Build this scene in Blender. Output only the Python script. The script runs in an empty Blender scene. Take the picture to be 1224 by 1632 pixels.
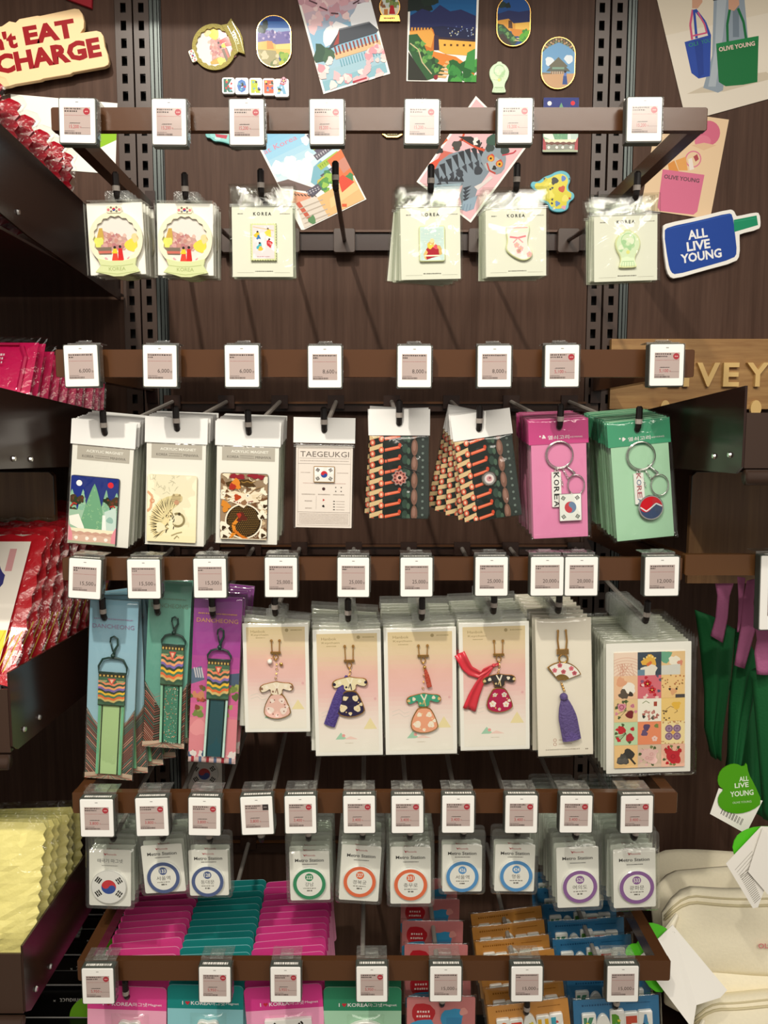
import bpy, bmesh, math, random
from math import sin, cos, tan, pi, radians as rad, atan2, hypot
from mathutils import Vector, Matrix, noise

# ------------------------------------------------------------------ camera, world, lights, exposure
sc = bpy.context.scene
COL = sc.collection
F, CX, CY, TH, ZC = 1226.0, 590.0, 816.0, rad(5.9), 1.35
YW, YF, YT = 1.54, 1.10, 1.145          # wall face, front rail, hook tips (distance from the camera)

cam_d = bpy.data.cameras.new('camera')
cam = bpy.data.objects.new('camera', cam_d)
COL.objects.link(cam)
sc.camera = cam
cam.location = (0, 0, ZC)
cam.rotation_euler = (pi / 2 - TH, 0, 0)
cam_d.sensor_fit = 'HORIZONTAL'
cam_d.sensor_width = 36
cam_d.lens = 36 * F / 1224
cam_d.shift_x = (612 - CX) / 1224
cam_d.clip_start = 0.02
cam_d.clip_end = 50

sc.view_settings.view_transform = 'Standard'
sc.view_settings.look = 'None'
sc.view_settings.gamma = 1
sc.view_settings.use_curve_mapping = False
sc.view_settings.exposure = 0.12
sc.cycles.max_bounces = 10
sc.cycles.transparent_max_bounces = 40
sc.cycles.sample_clamp_indirect = 6
sc.cycles.caustics_reflective = False
sc.cycles.caustics_refractive = False

w = bpy.data.worlds.new('shop_light')
sc.world = w
w.use_nodes = True
w.node_tree.nodes['Background'].inputs[0].default_value = (1.0, 0.93, 0.84, 1)
w.node_tree.nodes['Background'].inputs[1].default_value = 0.42


def lamp(name, kind, loc, target, power, size=0.1, size_y=None, color=(1, 0.93, 0.82), spot=60, blend=0.3):
    d = bpy.data.lights.new(name, kind)
    d.energy = power
    d.color = color
    if kind == 'AREA':
        d.shape = 'RECTANGLE'
        d.size = size
        d.size_y = size_y or size
    else:
        d.shadow_soft_size = size
    if kind == 'SPOT':
        d.spot_size = rad(spot)
        d.spot_blend = blend
    o = bpy.data.objects.new(name, d)
    COL.objects.link(o)
    o.location = loc
    o.rotation_euler = (Vector(target) - Vector(loc)).to_track_quat('-Z', 'Y').to_euler()
    return o


# track spotlight above and in front of the bay, a long ceiling panel behind the viewer, a wide soft lamp added for fill
lamp('track_spot', 'SPOT', (-0.62, -0.75, 3.25), (-0.36, 1.5, 1.40), 180, 0.035, spot=50, blend=0.8)
lamp('ceiling_strip', 'AREA', (0.75, -2.0, 3.02), (0.3, 1.2, 1.5), 20, 2.0, 0.30)
lamp('fill_lamp', 'AREA', (0.2, -1.25, 3.2), (0.0, 1.2, 1.0), 50, 2.4, 1.0)

# ------------------------------------------------------------------ pixel -> place


def ray(px, py):
    u, v = (px - CX) / F, (py - CY) / F
    return Vector((u, cos(TH) - v * sin(TH), -sin(TH) - v * cos(TH)))


def P(px, py, Y):
    d = ray(px, py)
    return d * (Y / d.y) + Vector((0, 0, ZC))


def PX(px, py, X):
    d = ray(px, py)
    return d * (X / d.x) + Vector((0, 0, ZC))


def PZ(px, py, z):
    d = ray(px, py)
    return d * ((z - ZC) / d.z) + Vector((0, 0, ZC))


# ------------------------------------------------------------------ materials
def lin(h):
    if not isinstance(h, str):
        return tuple(h)[:3]
    h = h.lstrip('#')
    out = []
    for i in (0, 2, 4):
        c = int(h[i:i + 2], 16) / 255
        out.append(c / 12.92 if c <= 0.04045 else ((c + 0.055) / 1.055) ** 2.4)
    return tuple(out)


MATS = {}


def mat(name, color='#808080', rough=0.5, metal=0.0, coat=0.0, bump=0.0, bscale=60.0, trans=0.0, ior=1.45, alpha=1.0, stretch=None, vary=0.0):
    if name in MATS:
        return MATS[name]
    m = bpy.data.materials.new(name)
    m.use_nodes = True
    nt = m.node_tree
    b = nt.nodes['Principled BSDF']
    c = lin(color)
    b.inputs['Base Color'].default_value = (*c, 1)
    b.inputs['Roughness'].default_value = rough
    b.inputs['Metallic'].default_value = metal
    b.inputs['Coat Weight'].default_value = coat
    b.inputs['Coat Roughness'].default_value = 0.08
    b.inputs['Transmission Weight'].default_value = trans
    b.inputs['IOR'].default_value = ior
    b.inputs['Alpha'].default_value = alpha
    if bump or vary:
        tc = nt.nodes.new('ShaderNodeTexCoord')
        mp = nt.nodes.new('ShaderNodeMapping')
        if stretch:
            mp.inputs['Scale'].default_value = stretch
        nz = nt.nodes.new('ShaderNodeTexNoise')
        nz.inputs['Scale'].default_value = bscale
        nz.inputs['Detail'].default_value = 4
        nt.links.new(tc.outputs['Object'], mp.inputs[0])
        nt.links.new(mp.outputs[0], nz.inputs['Vector'])
        if bump:
            bp = nt.nodes.new('ShaderNodeBump')
            bp.inputs['Strength'].default_value = bump
            bp.inputs['Distance'].default_value = 0.004
            nt.links.new(nz.outputs['Fac'], bp.inputs['Height'])
            nt.links.new(bp.outputs[0], b.inputs['Normal'])
        if vary:
            mx = nt.nodes.new('ShaderNodeMixRGB')
            mx.blend_type = 'MIX'
            mx.inputs[1].default_value = (*[x * (1 - vary) for x in c], 1)
            mx.inputs[2].default_value = (*[min(1, x * (1 + vary)) for x in c], 1)
            nt.links.new(nz.outputs['Fac'], mx.inputs[0])
            nt.links.new(mx.outputs[0], b.inputs['Base Color'])
    MATS[name] = m
    return m


def print_mat(name, rough=0.45, coat=0.0):
    if name in MATS:
        return MATS[name]
    m = mat(name, '#ffffff', rough, coat=coat)
    nt = m.node_tree
    a = nt.nodes.new('ShaderNodeAttribute')
    a.attribute_name = 'Col'
    nt.links.new(a.outputs['Color'], nt.nodes['Principled BSDF'].inputs['Base Color'])
    nt.nodes['Principled BSDF'].inputs['Specular IOR Level'].default_value = 0.16
    return m


def film_mat(name, tint='#fcfdfb', rough=0.10, bump=0.8, bscale=26.0, gain=0.8, base=0.048, milk=0.0):
    """thin clear plastic: see-through with a sharp sheen"""
    if name in MATS:
        return MATS[name]
    m = bpy.data.materials.new(name)
    m.use_nodes = True
    nt = m.node_tree
    nt.nodes.clear()
    out = nt.nodes.new('ShaderNodeOutputMaterial')
    tr = nt.nodes.new('ShaderNodeBsdfTransparent')
    tr.inputs[0].default_value = (*lin(tint), 1)
    gl = nt.nodes.new('ShaderNodeBsdfGlossy')
    gl.inputs['Roughness'].default_value = rough
    lw = nt.nodes.new('ShaderNodeLayerWeight')
    lw.inputs['Blend'].default_value = 0.5
    fr = nt.nodes.new('ShaderNodeMath')
    fr.operation = 'POWER'
    fr.inputs[1].default_value = 4.5
    nt.links.new(lw.outputs['Facing'], fr.inputs[0])
    mu = nt.nodes.new('ShaderNodeMath')
    mu.operation = 'MULTIPLY_ADD'
    mu.use_clamp = True
    mu.inputs[1].default_value = gain
    mu.inputs[2].default_value = base
    tc = nt.nodes.new('ShaderNodeTexCoord')
    nz = nt.nodes.new('ShaderNodeTexNoise')
    nz.inputs['Scale'].default_value = bscale
    nz.inputs['Detail'].default_value = 2
    nz.inputs['Distortion'].default_value = 1.2
    bp = nt.nodes.new('ShaderNodeBump')
    bp.inputs['Strength'].default_value = bump
    bp.inputs['Distance'].default_value = 0.003
    L = nt.links.new
    L(tc.outputs['Object'], nz.inputs['Vector'])
    L(nz.outputs['Fac'], bp.inputs['Height'])
    L(bp.outputs[0], gl.inputs['Normal'])
    L(fr.outputs[0], mu.inputs[0])
    mx = nt.nodes.new('ShaderNodeMixShader')
    L(mu.outputs[0], mx.inputs[0])
    src = tr
    if milk:
        df = nt.nodes.new('ShaderNodeBsdfDiffuse')
        df.inputs[0].default_value = (0.85, 0.86, 0.84, 1)
        m2 = nt.nodes.new('ShaderNodeMixShader')
        m2.inputs[0].default_value = milk
        L(tr.outputs[0], m2.inputs[1])
        L(df.outputs[0], m2.inputs[2])
        src = m2
    L(src.outputs[0], mx.inputs[1])
    L(gl.outputs[0], mx.inputs[2])
    L(mx.outputs[0], out.inputs[0])
    MATS[name] = m
    return m


def wood_mat(name, c1, c2, scale=6.0, stretch=(14, 14, 0.6), rough=0.5, bump=0.12, coat=0.0):
    if name in MATS:
        return MATS[name]
    m = mat(name, c1, rough, coat=coat)
    nt = m.node_tree
    L = nt.links.new
    b = nt.nodes['Principled BSDF']
    tc = nt.nodes.new('ShaderNodeTexCoord')
    mp = nt.nodes.new('ShaderNodeMapping')
    mp.inputs['Scale'].default_value = stretch
    nz = nt.nodes.new('ShaderNodeTexNoise')
    nz.inputs['Scale'].default_value = scale
    nz.inputs['Detail'].default_value = 6
    nz.inputs['Roughness'].default_value = 0.65
    cr = nt.nodes.new('ShaderNodeValToRGB')
    cr.color_ramp.elements[0].position = 0.3
    cr.color_ramp.elements[0].color = (*lin(c1), 1)
    cr.color_ramp.elements[1].position = 0.7
    cr.color_ramp.elements[1].color = (*lin(c2), 1)
    bp = nt.nodes.new('ShaderNodeBump')
    bp.inputs['Strength'].default_value = bump
    bp.inputs['Distance'].default_value = 0.002
    L(tc.outputs['Object'], mp.inputs[0])
    L(mp.outputs[0], nz.inputs['Vector'])
    L(nz.outputs['Fac'], cr.inputs[0])
    L(cr.outputs[0], b.inputs['Base Color'])
    L(nz.outputs['Fac'], bp.inputs['Height'])
    L(bp.outputs[0], b.inputs['Normal'])
    return m


M_PANEL = wood_mat('brown_panel', '#443128', '#584237', rough=0.45, bump=0.06)
M_PANEL.node_tree.nodes['Principled BSDF'].inputs['Specular IOR Level'].default_value = 0.12
M_RAIL = mat('brown_rail', '#54351f', 0.22, bump=0.02, bscale=70)
M_DARKMETAL = mat('dark_brown_metal', '#35251f', 0.25)
M_UPRIGHT = mat('upright_metal', '#46372f', 0.32)
M_ALU = mat('aluminium_strip', '#4f5553', 0.34, 0.6)
M_BLACK = mat('black', '#080606', 0.6)
M_PRINT = print_mat('print', 0.45)
M_PRINTG = print_mat('print_gloss', 0.4, 0.12)
M_FILM = film_mat('clear_film')
M_CASE = film_mat('clear_case', rough=0.04, bump=0.05, base=0.035)
M_TAB = film_mat('clear_tab', rough=0.12, bump=0.7, bscale=80, gain=1.2, base=0.08, milk=0.05)
M_BLISTER = film_mat('clear_blister', tint='#f8faf8', rough=0.12, bump=0.5, bscale=70, gain=1.1, base=0.05, milk=0.03)
M_WHITE = mat('white_card', '#f3f0e8', 0.5)
M_WHITEG = mat('white_gloss', '#f1f0ec', 0.3, coat=0.4)
M_GOLD = mat('gold', '#dfae62', 0.22, 1.0)
M_SILVER = mat('silver', '#d4d2cf', 0.15, 1.0)
M_ROD = mat('hook_steel', '#a09a92', 0.4, 0.25)
M_TIP = mat('hook_black', '#191210', 0.35)
M_BAND = mat('hook_band', '#a9a098', 0.5)

# ------------------------------------------------------------------ mesh builders


def rrect(x0, z0, x1, z1, r, n=5):
    pts = []
    for cx, cz, a0 in ((x1 - r, z1 - r, 0), (x0 + r, z1 - r, 90), (x0 + r, z0 + r, 180), (x1 - r, z0 + r, 270)):
        for i in range(n + 1):
            a = rad(a0 + 90 * i / n)
            pts.append((cx + r * cos(a), cz + r * sin(a)))
    return pts


def ell(cx, cz, rx, rz=None, n=28, a0=0.0):
    rz = rx if rz is None else rz
    return [(cx + rx * cos(a0 + 2 * pi * i / n), cz + rz * sin(a0 + 2 * pi * i / n)) for i in range(n)]


def sc_pts(pts, k=0.001):
    return [(x * k, z * k) for x, z in pts]


class MB:
    def __init__(s):
        s.v, s.f, s.m = [], [], []

    def add(s, vs, fs, mi=0):
        n = len(s.v)
        s.v += [tuple(v) for v in vs]
        s.f += [tuple(i + n for i in f) for f in fs]
        s.m += [mi] * len(fs)
        return s

    def box(s, x0, y0, z0, x1, y1, z1, mi=0):
        x0, x1 = min(x0, x1), max(x0, x1)
        y0, y1 = min(y0, y1), max(y0, y1)
        z0, z1 = min(z0, z1), max(z0, z1)
        vs = [(x, y, z) for z in (z0, z1) for y in (y0, y1) for x in (x0, x1)]
        return s.add(vs, [(0, 2, 3, 1), (4, 5, 7, 6), (0, 1, 5, 4), (2, 6, 7, 3), (0, 4, 6, 2), (1, 3, 7, 5)], mi)

    def prism(s, pts, y0, y1, bev=0.0, mi=0, holes=None):
        """outline in the XZ plane, from y0 (front) to y1 (back)"""
        n = len(pts)
        a = sum(pts[i][0] * pts[(i + 1) % n][1] - pts[(i + 1) % n][0] * pts[i][1] for i in range(n))
        if a < 0:
            pts = pts[::-1]
        if bev:
            cx = sum(p[0] for p in pts) / n
            cz = sum(p[1] for p in pts) / n
            inn = []
            for x, z in pts:
                d = hypot(x - cx, z - cz) or 1
                k = max(0, 1 - bev / d)
                inn.append((cx + (x - cx) * k, cz + (z - cz) * k))
            vs = [(x, y0, z) for x, z in inn] + [(x, y0 + bev, z) for x, z in pts] + [(x, y1, z) for x, z in pts]
            fs = [tuple(range(n)), tuple(range(3 * n - 1, 2 * n - 1, -1))]
            for i in range(n):
                j = (i + 1) % n
                fs += [(i, n + i, n + j, j), (n + i, 2 * n + i, 2 * n + j, n + j)]
        else:
            vs = [(x, y0, z) for x, z in pts] + [(x, y1, z) for x, z in pts]
            fs = [tuple(range(n)), tuple(range(2 * n - 1, n - 1, -1))]
            for i in range(n):
                j = (i + 1) % n
                fs.append((i, n + i, n + j, j))
        return s.add(vs, fs, mi)

    def ring(s, outer, inner, y0, y1, mi=0):
        """flat ring between two outlines with as many points"""
        n = len(outer)
        vs = [(x, y0, z) for x, z in outer] + [(x, y0, z) for x, z in inner] + [(x, y1, z) for x, z in outer] + [(x, y1, z) for x, z in inner]
        fs = []
        for i in range(n):
            j = (i + 1) % n
            fs += [(i, j, n + j, n + i), (2 * n + i, 3 * n + i, 3 * n + j, 2 * n + j), (i, 2 * n + i, 2 * n + j, j), (n + i, n + j, 3 * n + j, 3 * n + i)]
        return s.add(vs, fs, mi)

    def tube(s, path, r, n=8, mi=0, closed=False):
        path = [Vector(p) for p in path]
        k = len(path)
        rs = r if isinstance(r, (list, tuple)) else [r] * k
        vs, fs = [], []
        up = Vector((0, 0, 1))
        prev = None
        for i, p in enumerate(path):
            if closed:
                t = path[(i + 1) % k] - path[i - 1]
            else:
                t = path[min(i + 1, k - 1)] - path[max(i - 1, 0)]
            t.normalize()
            if prev is None:
                a = t.cross(up)
                if a.length < 1e-3:
                    a = t.cross(Vector((1, 0, 0)))
            else:
                a = prev - t * prev.dot(t)
            a.normalize()
            prev = a
            b = t.cross(a)
            for j in range(n):
                an = 2 * pi * j / n
                vs.append(p + a * (rs[i] * cos(an)) + b * (rs[i] * sin(an)))
        for i in range(k if closed else k - 1):
            i2 = (i + 1) % k
            for j in range(n):
                fs.append((i * n + j, i * n + (j + 1) % n, i2 * n + (j + 1) % n, i2 * n + j))
        if not closed:
            fs += [tuple(range(n - 1, -1, -1)), tuple(range((k - 1) * n, k * n))]
        return s.add(vs, fs, mi)

    def ball(s, c, r, mi=0, n=12, m=8, sy=1.0):
        vs = [(c[0], c[1], c[2] + r)]
        for i in range(1, m):
            for j in range(n):
                a, b = pi * i / m, 2 * pi * j / n
                vs.append((c[0] + r * sin(a) * cos(b), c[1] + r * sy * sin(a) * sin(b), c[2] + r * cos(a)))
        vs.append((c[0], c[1], c[2] - r))
        fs = []
        for j in range(n):
            fs.append((0, 1 + j, 1 + (j + 1) % n))
        for i in range(m - 2):
            for j in range(n):
                a = 1 + i * n
                fs.append((a + j, a + n + j, a + n + (j + 1) % n, a + (j + 1) % n))
        e = len(vs) - 1
        for j in range(n):
            fs.append((e, e - n + (j + 1) % n, e - n + j))
        return s.add(vs, fs, mi)

    def grid(s, fn, nu, nv, mi=0, back=None):
        """surface fn(u,v)->point; with back a second skin joined at the rim"""
        vs = [fn(i / nu, j / nv) for j in range(nv + 1) for i in range(nu + 1)]
        fs = []
        W = nu + 1
        for j in range(nv):
            for i in range(nu):
                fs.append((j * W + i, j * W + i + 1, (j + 1) * W + i + 1, (j + 1) * W + i))
        if back:
            o = len(vs)
            vs += [back(i / nu, j / nv) for j in range(nv + 1) for i in range(nu + 1)]
            for j in range(nv):
                for i in range(nu):
                    fs.append((o + j * W + i, o + (j + 1) * W + i, o + (j + 1) * W + i + 1, o + j * W + i + 1))
            rim = [i for i in range(W)] + [j * W + nu for j in range(1, nv + 1)] + [nv * W + i for i in range(nu - 1, -1, -1)] + [j * W for j in range(nv - 1, 0, -1)]
            for a, b in zip(rim, rim[1:] + rim[:1]):
                fs.append((a, o + a, o + b, b))
        return s.add(vs, fs, mi)

    def off(s, o):
        s.v = [(x + o[0], y + o[1], z + o[2]) for x, y, z in s.v]
        return s

    def build(s, name, mats, parent=None, smooth=False, kind=None, off=None):
        if off:
            s.off(off)
        me = bpy.data.meshes.new(name)
        me.from_pydata(s.v, [], s.f)
        if not isinstance(mats, (list, tuple)):
            mats = [mats]
        for m in mats:
            me.materials.append(m)
        if len(mats) > 1:
            me.polygons.foreach_set('material_index', s.m)
        if smooth:
            me.polygons.foreach_set('use_smooth', [True] * len(me.polygons))
        me.update()
        o = bpy.data.objects.new(name, me)
        COL.objects.link(o)
        if parent:
            o.parent = parent
        if kind:
            o['kind'] = kind
        return o


# ------------------------------------------------------------------ flat print (colours only)
_TXT = {}


def txt_mesh(body, bold=0.0):
    key = (body, bold)
    if key not in _TXT:
        c = bpy.data.curves.new('t', 'FONT')
        c.body = body
        c.size = 1
        c.resolution_u = 2
        c.offset = bold
        o = bpy.data.objects.new('t', c)
        COL.objects.link(o)
        bpy.context.view_layer.update()
        me = bpy.data.meshes.new_from_object(o.evaluated_get(bpy.context.evaluated_depsgraph_get()))
        vs = [(v.co.x, v.co.y) for v in me.vertices]
        fs = [tuple(p.vertices) for p in me.polygons]
        bpy.data.objects.remove(o)
        bpy.data.curves.remove(c)
        bpy.data.meshes.remove(me)
        xs = [v[0] for v in vs] or [0, 1]
        ys = [v[1] for v in vs] or [0, 1]
        _TXT[key] = (vs, fs, min(xs), max(xs), min(ys), max(ys))
    return _TXT[key]


class Art:
    """coloured flat shapes in mm, x right, z up, each shape a hair in front of the last"""
    EPS = 0.000008

    def __init__(s, seed=1):
        s.v, s.f, s.c, s.k = [], [], [], 0
        s.r = random.Random(seed)
        s.clip = None

    def poly(s, pts, col, keep=False):
        if s.clip:
            pts = clip_poly(pts, s.clip)
            if len(pts) < 3:
                return s
        n = len(s.v)
        n2 = len(pts)
        a = sum(pts[i][0] * pts[(i + 1) % n2][1] - pts[(i + 1) % n2][0] * pts[i][1] for i in range(n2))
        if a < 0:
            pts = pts[::-1]
        y = -s.k * s.EPS
        s.v += [(x * .001, y, z * .001) for x, z in pts]
        s.f.append(tuple(range(n, n + len(pts))))
        s.c.append(lin(col))
        if not keep:
            s.k += 1
        return s

    def rect(s, x0, z0, x1, z1, col, **k):
        return s.poly([(x0, z0), (x1, z0), (x1, z1), (x0, z1)], col, **k)

    def circ(s, x, z, r, col, rz=None, n=20, **k):
        return s.poly(ell(x, z, r, rz, n), col, **k)

    def ring(s, x, z, r0, r1, col, n=36, a0=0.0, a1=360.0):
        for i in range(n):
            b, c = rad(a0 + (a1 - a0) * i / n), rad(a0 + (a1 - a0) * (i + 1) / n)
            s.poly([(x + r0 * cos(b), z + r0 * sin(b)), (x + r1 * cos(b), z + r1 * sin(b)), (x + r1 * cos(c), z + r1 * sin(c)), (x + r0 * cos(c), z + r0 * sin(c))], col, keep=True)
        s.k += 1
        return s

    def line(s, pts, wd, col):
        for (x0, z0), (x1, z1) in zip(pts, pts[1:]):
            d = hypot(x1 - x0, z1 - z0) or 1
            nx, nz = -(z1 - z0) / d * wd / 2, (x1 - x0) / d * wd / 2
            s.poly([(x0 + nx, z0 + nz), (x0 - nx, z0 - nz), (x1 - nx, z1 - nz), (x1 + nx, z1 + nz)], col, keep=True)
        s.k += 1
        return s

    def grad(s, x0, z0, x1, z1, cols, n=12):
        cs = [lin(c) for c in cols]
        for i in range(n):
            t = (i + .5) / n * (len(cs) - 1)
            a = min(int(t), len(cs) - 2)
            f = t - a
            c = tuple(p + (q - p) * f for p, q in zip(cs[a], cs[a + 1]))
            s.rect(x0, z0 + (z1 - z0) * i / n, x1, z0 + (z1 - z0) * (i + 1) / n, c, keep=True)
        s.k += 1
        return s

    def blob(s, x, z, r, col, rough=0.25, n=14, rz=None, keep=False):
        rz = rz or r
        ph = s.r.random() * 6
        pts = []
        for i in range(n):
            a = 2 * pi * i / n
            k = 1 + rough * (sin(3 * a + ph) * .5 + (s.r.random() - .5))
            pts.append((x + r * k * cos(a), z + rz * k * sin(a)))
        return s.poly(pts, col, keep=keep)

    def scatter(s, x0, z0, x1, z1, n, r0, r1, cols, rough=0.3, seg=8):
        for i in range(n):
            s.blob(s.r.uniform(x0, x1), s.r.uniform(z0, z1), s.r.uniform(r0, r1), s.r.choice(cols), rough, seg, keep=False)
        return s

    def flower(s, x, z, r, col, mid='#f2d060', n=5):
        for i in range(n):
            a = 2 * pi * i / n + .3
            s.circ(x + r * .55 * cos(a), z + r * .55 * sin(a), r * .45, col, n=8, keep=True)
        s.k += 1
        return s.circ(x, z, r * .22, mid, n=6)

    def text(s, body, x, z, h, col, wd=None, rot=0.0, bold=0.0, align='c', cap=True):
        vs, fs, x0, x1, y0, y1 = txt_mesh(body, bold)
        if not vs:
            return s
        kz = h / ((y1 - y0) or 1)
        kx = (wd / ((x1 - x0) or 1)) if wd else kz
        ax = {'c': (x0 + x1) / 2, 'l': x0, 'r': x1}[align]
        az = (y0 + y1) / 2
        ca, sa = cos(rad(rot)), sin(rad(rot))
        n = len(s.v)
        y = -s.k * s.EPS
        for vx, vz in vs:
            a, b = (vx - ax) * kx, (vz - az) * kz
            s.v.append(((x + a * ca - b * sa) * .001, y, (z + a * sa + b * ca) * .001))
        c = lin(col)
        for f in fs:
            s.f.append(tuple(i + n for i in f))
            s.c.append(c)
        s.k += 1
        return s

    def dashes(s, x0, z, x1, h, col, lo=.6, hi=2.2):
        """a line of lettering too small to read"""
        x = x0
        while x < x1:
            wd = s.r.uniform(lo, hi) * h
            s.rect(x, z - h / 2 * s.r.uniform(.7, 1), min(x + wd, x1), z + h / 2 * s.r.uniform(.7, 1), col, keep=True)
            x += wd + h * s.r.uniform(.25, .6)
        s.k += 1
        return s

    def taeguk(s, x, z, r, rot=0.0, red='#cf2630', blue='#22489c', n=16):
        R = rad(rot)

        def q(pts):
            return [(x + a * cos(R) - b * sin(R), z + a * sin(R) + b * cos(R)) for a, b in pts]
        s.poly(q(ell(0, 0, r, n=32)), blue)
        up = [(r * cos(pi * i / n), r * sin(pi * i / n)) for i in range(n + 1)]
        up += [(-r / 2 - r / 2 * cos(pi * i / n), -r / 2 * sin(pi * i / n)) for i in range(1, n)]
        up += [(r / 2 - r / 2 * cos(pi * i / n), r / 2 * sin(pi * i / n)) for i in range(0, n)]
        s.poly(q(up), red)
        return s

    def trigram(s, x, z, sz, rot, code, col='#17130f'):
        R = rad(rot)
        for i, b in enumerate(code):
            o = (i - 1) * sz * .34
            segs = [(-sz * .5, sz * .5)] if b else [(-sz * .5, -sz * .05), (sz * .05, sz * .5)]
            for p, q in segs:
                pts = [(p, o - sz * .12), (q, o - sz * .12), (q, o + sz * .12), (p, o + sz * .12)]
                s.poly([(x + a * cos(R) - b2 * sin(R), z + a * sin(R) + b2 * cos(R)) for a, b2 in pts], col, keep=True)
        s.k += 1
        return s

    def flag(s, x, z, r, dist=None, sz=None, rot=0.0):
        """the circle and the four three-bar groups of the flag"""
        dist = dist or r * 2.0
        sz = sz or r * .9
        s.taeguk(x, z, r, rot - 30)
        for a, code in ((146, (1, 1, 1)), (34, (0, 1, 0)), (214, (1, 0, 1)), (326, (0, 0, 0))):
            A = rad(a + rot)
            s.trigram(x + dist * cos(A), z + dist * sin(A), sz, a + rot + 90, code)
        return s

    def build(s, name, parent, y, m=None, off=(0, 0, 0)):
        me = bpy.data.meshes.new(name)
        me.from_pydata([(a + off[0], b + y + off[1], c + off[2]) for a, b, c in s.v], [], s.f)
        ca = me.color_attributes.new('Col', 'FLOAT_COLOR', 'CORNER')
        buf = []
        for p, c in zip(me.polygons, s.c):
            buf += [*c, 1.0] * p.loop_total
        ca.data.foreach_set('color', buf)
        me.materials.append(m or M_PRINT)
        me.update()
        o = bpy.data.objects.new(name, me)
        COL.objects.link(o)
        o.parent = parent
        return o


def clip_poly(pts, cl):
    """clip to an axis rectangle (x0,z0,x1,z1)"""
    def cut(ps, ax, lim, sg):
        out = []
        for i in range(len(ps)):
            a, b = ps[i], ps[(i + 1) % len(ps)]
            ia, ib = sg * (a[ax] - lim) <= 0, sg * (b[ax] - lim) <= 0
            if ia:
                out.append(a)
            if ia != ib:
                t = (lim - a[ax]) / (b[ax] - a[ax])
                out.append((a[0] + (b[0] - a[0]) * t, a[1] + (b[1] - a[1]) * t))
        return out
    for ax, lim, sg in ((0, cl[0], -1), (0, cl[2], 1), (1, cl[1], -1), (1, cl[3], 1)):
        if len(pts) < 3:
            return []
        pts = cut(pts, ax, lim, sg)
    return pts


# ------------------------------------------------------------------ things
def thing(name, label, cat, loc=(0, 0, 0), rot=(0, 0, 0), group=None):
    o = bpy.data.objects.new(name, None)
    o.empty_display_size = 0.02
    COL.objects.link(o)
    o.location = loc
    o.rotation_euler = rot
    o['label'] = label
    o['category'] = cat
    if group:
        o['group'] = group
    return o


def tag(o, label, cat, group=None):
    o['label'] = label
    o['category'] = cat
    if group:
        o['group'] = group
    return o


KIDS = {}


def dup(root, loc, rot, label):
    r = root.copy()
    COL.objects.link(r)
    r.location = loc
    r.rotation_euler = rot
    r['label'] = label
    if root.name not in KIDS:
        KIDS[root.name] = [(ch, list(ch.children)) for ch in root.children]
    for ch, gr in KIDS[root.name]:
        c = ch.copy()
        COL.objects.link(c)
        c.parent = r
        for g in gr:
            d = g.copy()
            COL.objects.link(d)
            d.parent = c
    return r


ORD = 'zeroth first second third fourth fifth sixth seventh eighth ninth tenth eleventh twelfth thirteenth fourteenth fifteenth sixteenth seventeenth eighteenth'.split()


def quad(TL, TR, BR, BL, Y):
    a, b, c, d = (P(*p, Y) for p in (TL, TR, BR, BL))
    h = ((b - a) + (c - d)) / 2
    v = ((a - d) + (b - c)) / 2
    roll = (atan2(-h.z, h.x) * 0.25 + atan2(v.x, v.z) * 0.75)
    return (a + b + c + d) / 4, h.length, v.length, roll


def local(root, p):
    m = Matrix.Translation(root.location) @ root.rotation_euler.to_matrix().to_4x4()
    return m.inverted() @ Vector(p)
# ------------------------------------------------------------------ the setting


def struct(o):
    o['kind'] = 'structure'
    return o


m = MB().box(-3.0, -3.2, -0.05, 3.0, 1.7, 0.0)
struct(m.build('floor', mat('floor_tile', '#8d857a', 0.35)))
m = MB().box(-3.0, 1.60, 0.0, 3.0, 1.68, 3.4)
wall = struct(m.build('wall_back', M_BLACK))


def wx(px, py=85):
    return P(px, py, YW).x


PANELS = [(-2.4, wx(184.5)), (wx(258.5), wx(946)), (wx(1014.5), 2.4)]
for x0, x1 in PANELS:
    o = MB().box(x0, YW, 0.1, x1, 1.60, 2.9).build('panel', M_PANEL, wall)

# header shelf above the bays, just out of view; its edge shades the top of the panels
struct(MB().box(-2.4, 1.10, 2.33, 2.4, 1.60, 2.39).build('trim_1', M_DARKMETAL))

z_a, z_b = P(226, 13.7, YW).z, P(226, 154.4, YW).z
PITCH = (z_a - z_b) / 5


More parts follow.
